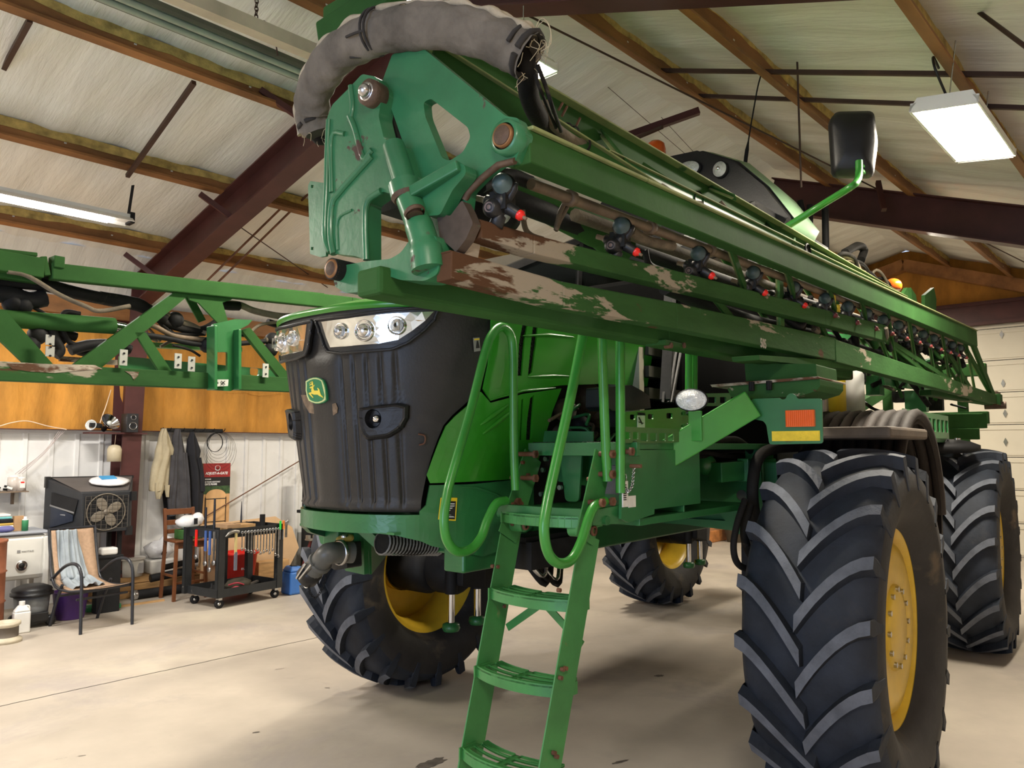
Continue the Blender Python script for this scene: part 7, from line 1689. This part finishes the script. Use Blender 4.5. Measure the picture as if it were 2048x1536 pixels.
a=B(612,1075,y=9.5); m=MB(blk2,sil); m.bx((a.x-.05,9.46,0),(a.x+.08,9.54,B(612,935,y=9.5).z)); m.bx((a.x-.12,9.42,B(612,1022,y=9.5).z-.02),(a.x+.15,9.56,B(612,1022,y=9.5).z+.02))
for v in (955,975,1005,1050): p=B(610,v,y=9.455); m.cyl(p,p+V((0,-.006,0)),.012,seg=8,m=sil)
one(m,'rack_upright',(a.x,9.5,0),'black punched steel upright behind the jack stand','post')
m=MB(mat('teal_green_metal',(.02,.10,.07),.5),decal_w); a=B(645,1045,y=9.3); b=B(735,1092,y=9.3); m.bx((a.x,9.3,0),(b.x,9.7,a.z)); m.bx((a.x+.05,9.295,a.z-.08),(a.x+.2,9.3,a.z-.02),decal_w); one(m,'green_cabinet',((a.x+b.x)/2,9.5,0),'dark green metal cabinet behind the filling coupling','cabinet',bevel=.01)
# far clutter seen between the wheels
def F0(u,v): return B(u,v,z=0)
c=F0(1150,1108); r=T('hand_truck',tuple(c),'upright cart frame with two rubber wheels in the far background','hand truck')
for du in (0,): 
    for k_,(uu,vv,rr) in enumerate(((1100,1102,.20),(1135,1100,.15))):
        p=F0(uu,vv); m=MB(blk2,sil); m.lathe([(rr*.6,-.03),(rr*.8,-.045),(rr,-.03),(rr,.03),(rr*.8,.045),(rr*.6,.03),(rr*.55,0),(rr*.6,-.03)],p+V((0,0,rr)),(.4,1,0),24); m.lathe([(0,-.02),(rr*.55,-.01),(rr*.55,.01),(0,.02)],p+V((0,0,rr)),(.4,1,0),16,sil); P_(m,'wheel',r)
m=MB(rust); a=F0(1125,1100); m.beam(a+V((0,0,.1)),a+V((.5,.2,.75)),.04,.04); m.beam(a+V((0,0,.15)),a+V((.9,.2,.15)),.05,.05); P_(m,'frame',r)
a=F0(1155,1082); m=MB(mat('brown_cardboard',(.40,.24,.12),.8)); m.bx(a+V((-.3,0,0)),a+V((.35,.4,.62))); one(m,'cardboard_box',tuple(a),'brown cardboard box standing far behind the ladder','box')
a=F0(1205,1085); r=T('chain_saw',tuple(a),'yellow and red power tool on the floor far behind the ladder','power tool'); m=MB(mat('pale_yellow_plastic',(.6,.58,.2),.5)); m.tube(bez([a+V((-.2,0,.1)),a+V((-.15,0,.28)),a+V((.05,0,.32)),a+V((.2,0,.15))],5),.04,10); P_(m,'handle',r); m=MB(blk2,redp); m.box(a+V((0,0,.12)),(.3,.15,.16)); m.box(a+V((-.15,-.05,.06)),(.12,.1,.1),redp); m.ball(a+V((.22,0,.1)),.05,redp,8,6); P_(m,'motor_body',r,bevel=.01)
a=F0(1200,1068); m=MB(blu,blk2); m.bx(a+V((-.3,0,0)),a+V((.4,.3,.30)),blk2); m.ball(a+V((.15,.1,.45)),.2,blu,12,8,(1.2,.7,.8)); m.bx(a+V((-.3,0,.3)),a+V((0,.3,.55)),blk2); one(m,'blue_bag_pile',tuple(a),'blue and black bags heaped far behind the ladder','bags')
m=MB(blk2); m.tube(bez([F0(1175,1105)+V((0,0,.01)),F0(1200,1095)+V((0,0,.01)),F0(1235,1092)+V((0,0,.01)),F0(1215,1084)+V((0,0,.01)),F0(1250,1086)+V((0,0,.01))],6),.010,6); one(m,'floor_cable',tuple(F0(1175,1105)+V((0,0,.01))),'black cable curling on the floor far behind the ladder','cable')
a=F0(1440,1083); m=MB(mat('orange_rusty_crate',(.50,.20,.06),.7,var=.35,sc=6)); m.bx(a+V((-.4,0,0)),a+V((.3,.4,.22))); one(m,'rusty_crate',tuple(a),'low rusty orange crate on the far floor behind the axle','crate',bevel=.02)
a=F0(1462,1084); m=MB(mat('olive_grey_bucket',(.12,.10,.07),.6)); m.lathe([(0,0),(.16,0),(.24,.42),(.26,.43),(.26,.48),(0,.46)],a+V((.1,-.05,0)),(0,0,1),24); one(m,'grey_bucket',tuple(a+V((.1,-.05,0))),'grey lidded bucket right of the rusty crate','bucket')
a=F0(1425,1074); m=MB(bkc); m.ball(a+V((-.1,.75,.30)),.34,None,14,10,(1.1,.8,.8),noise=.15); one(m,'black_sack',tuple(a),'black sack on the far floor behind the rusty crate','sack')
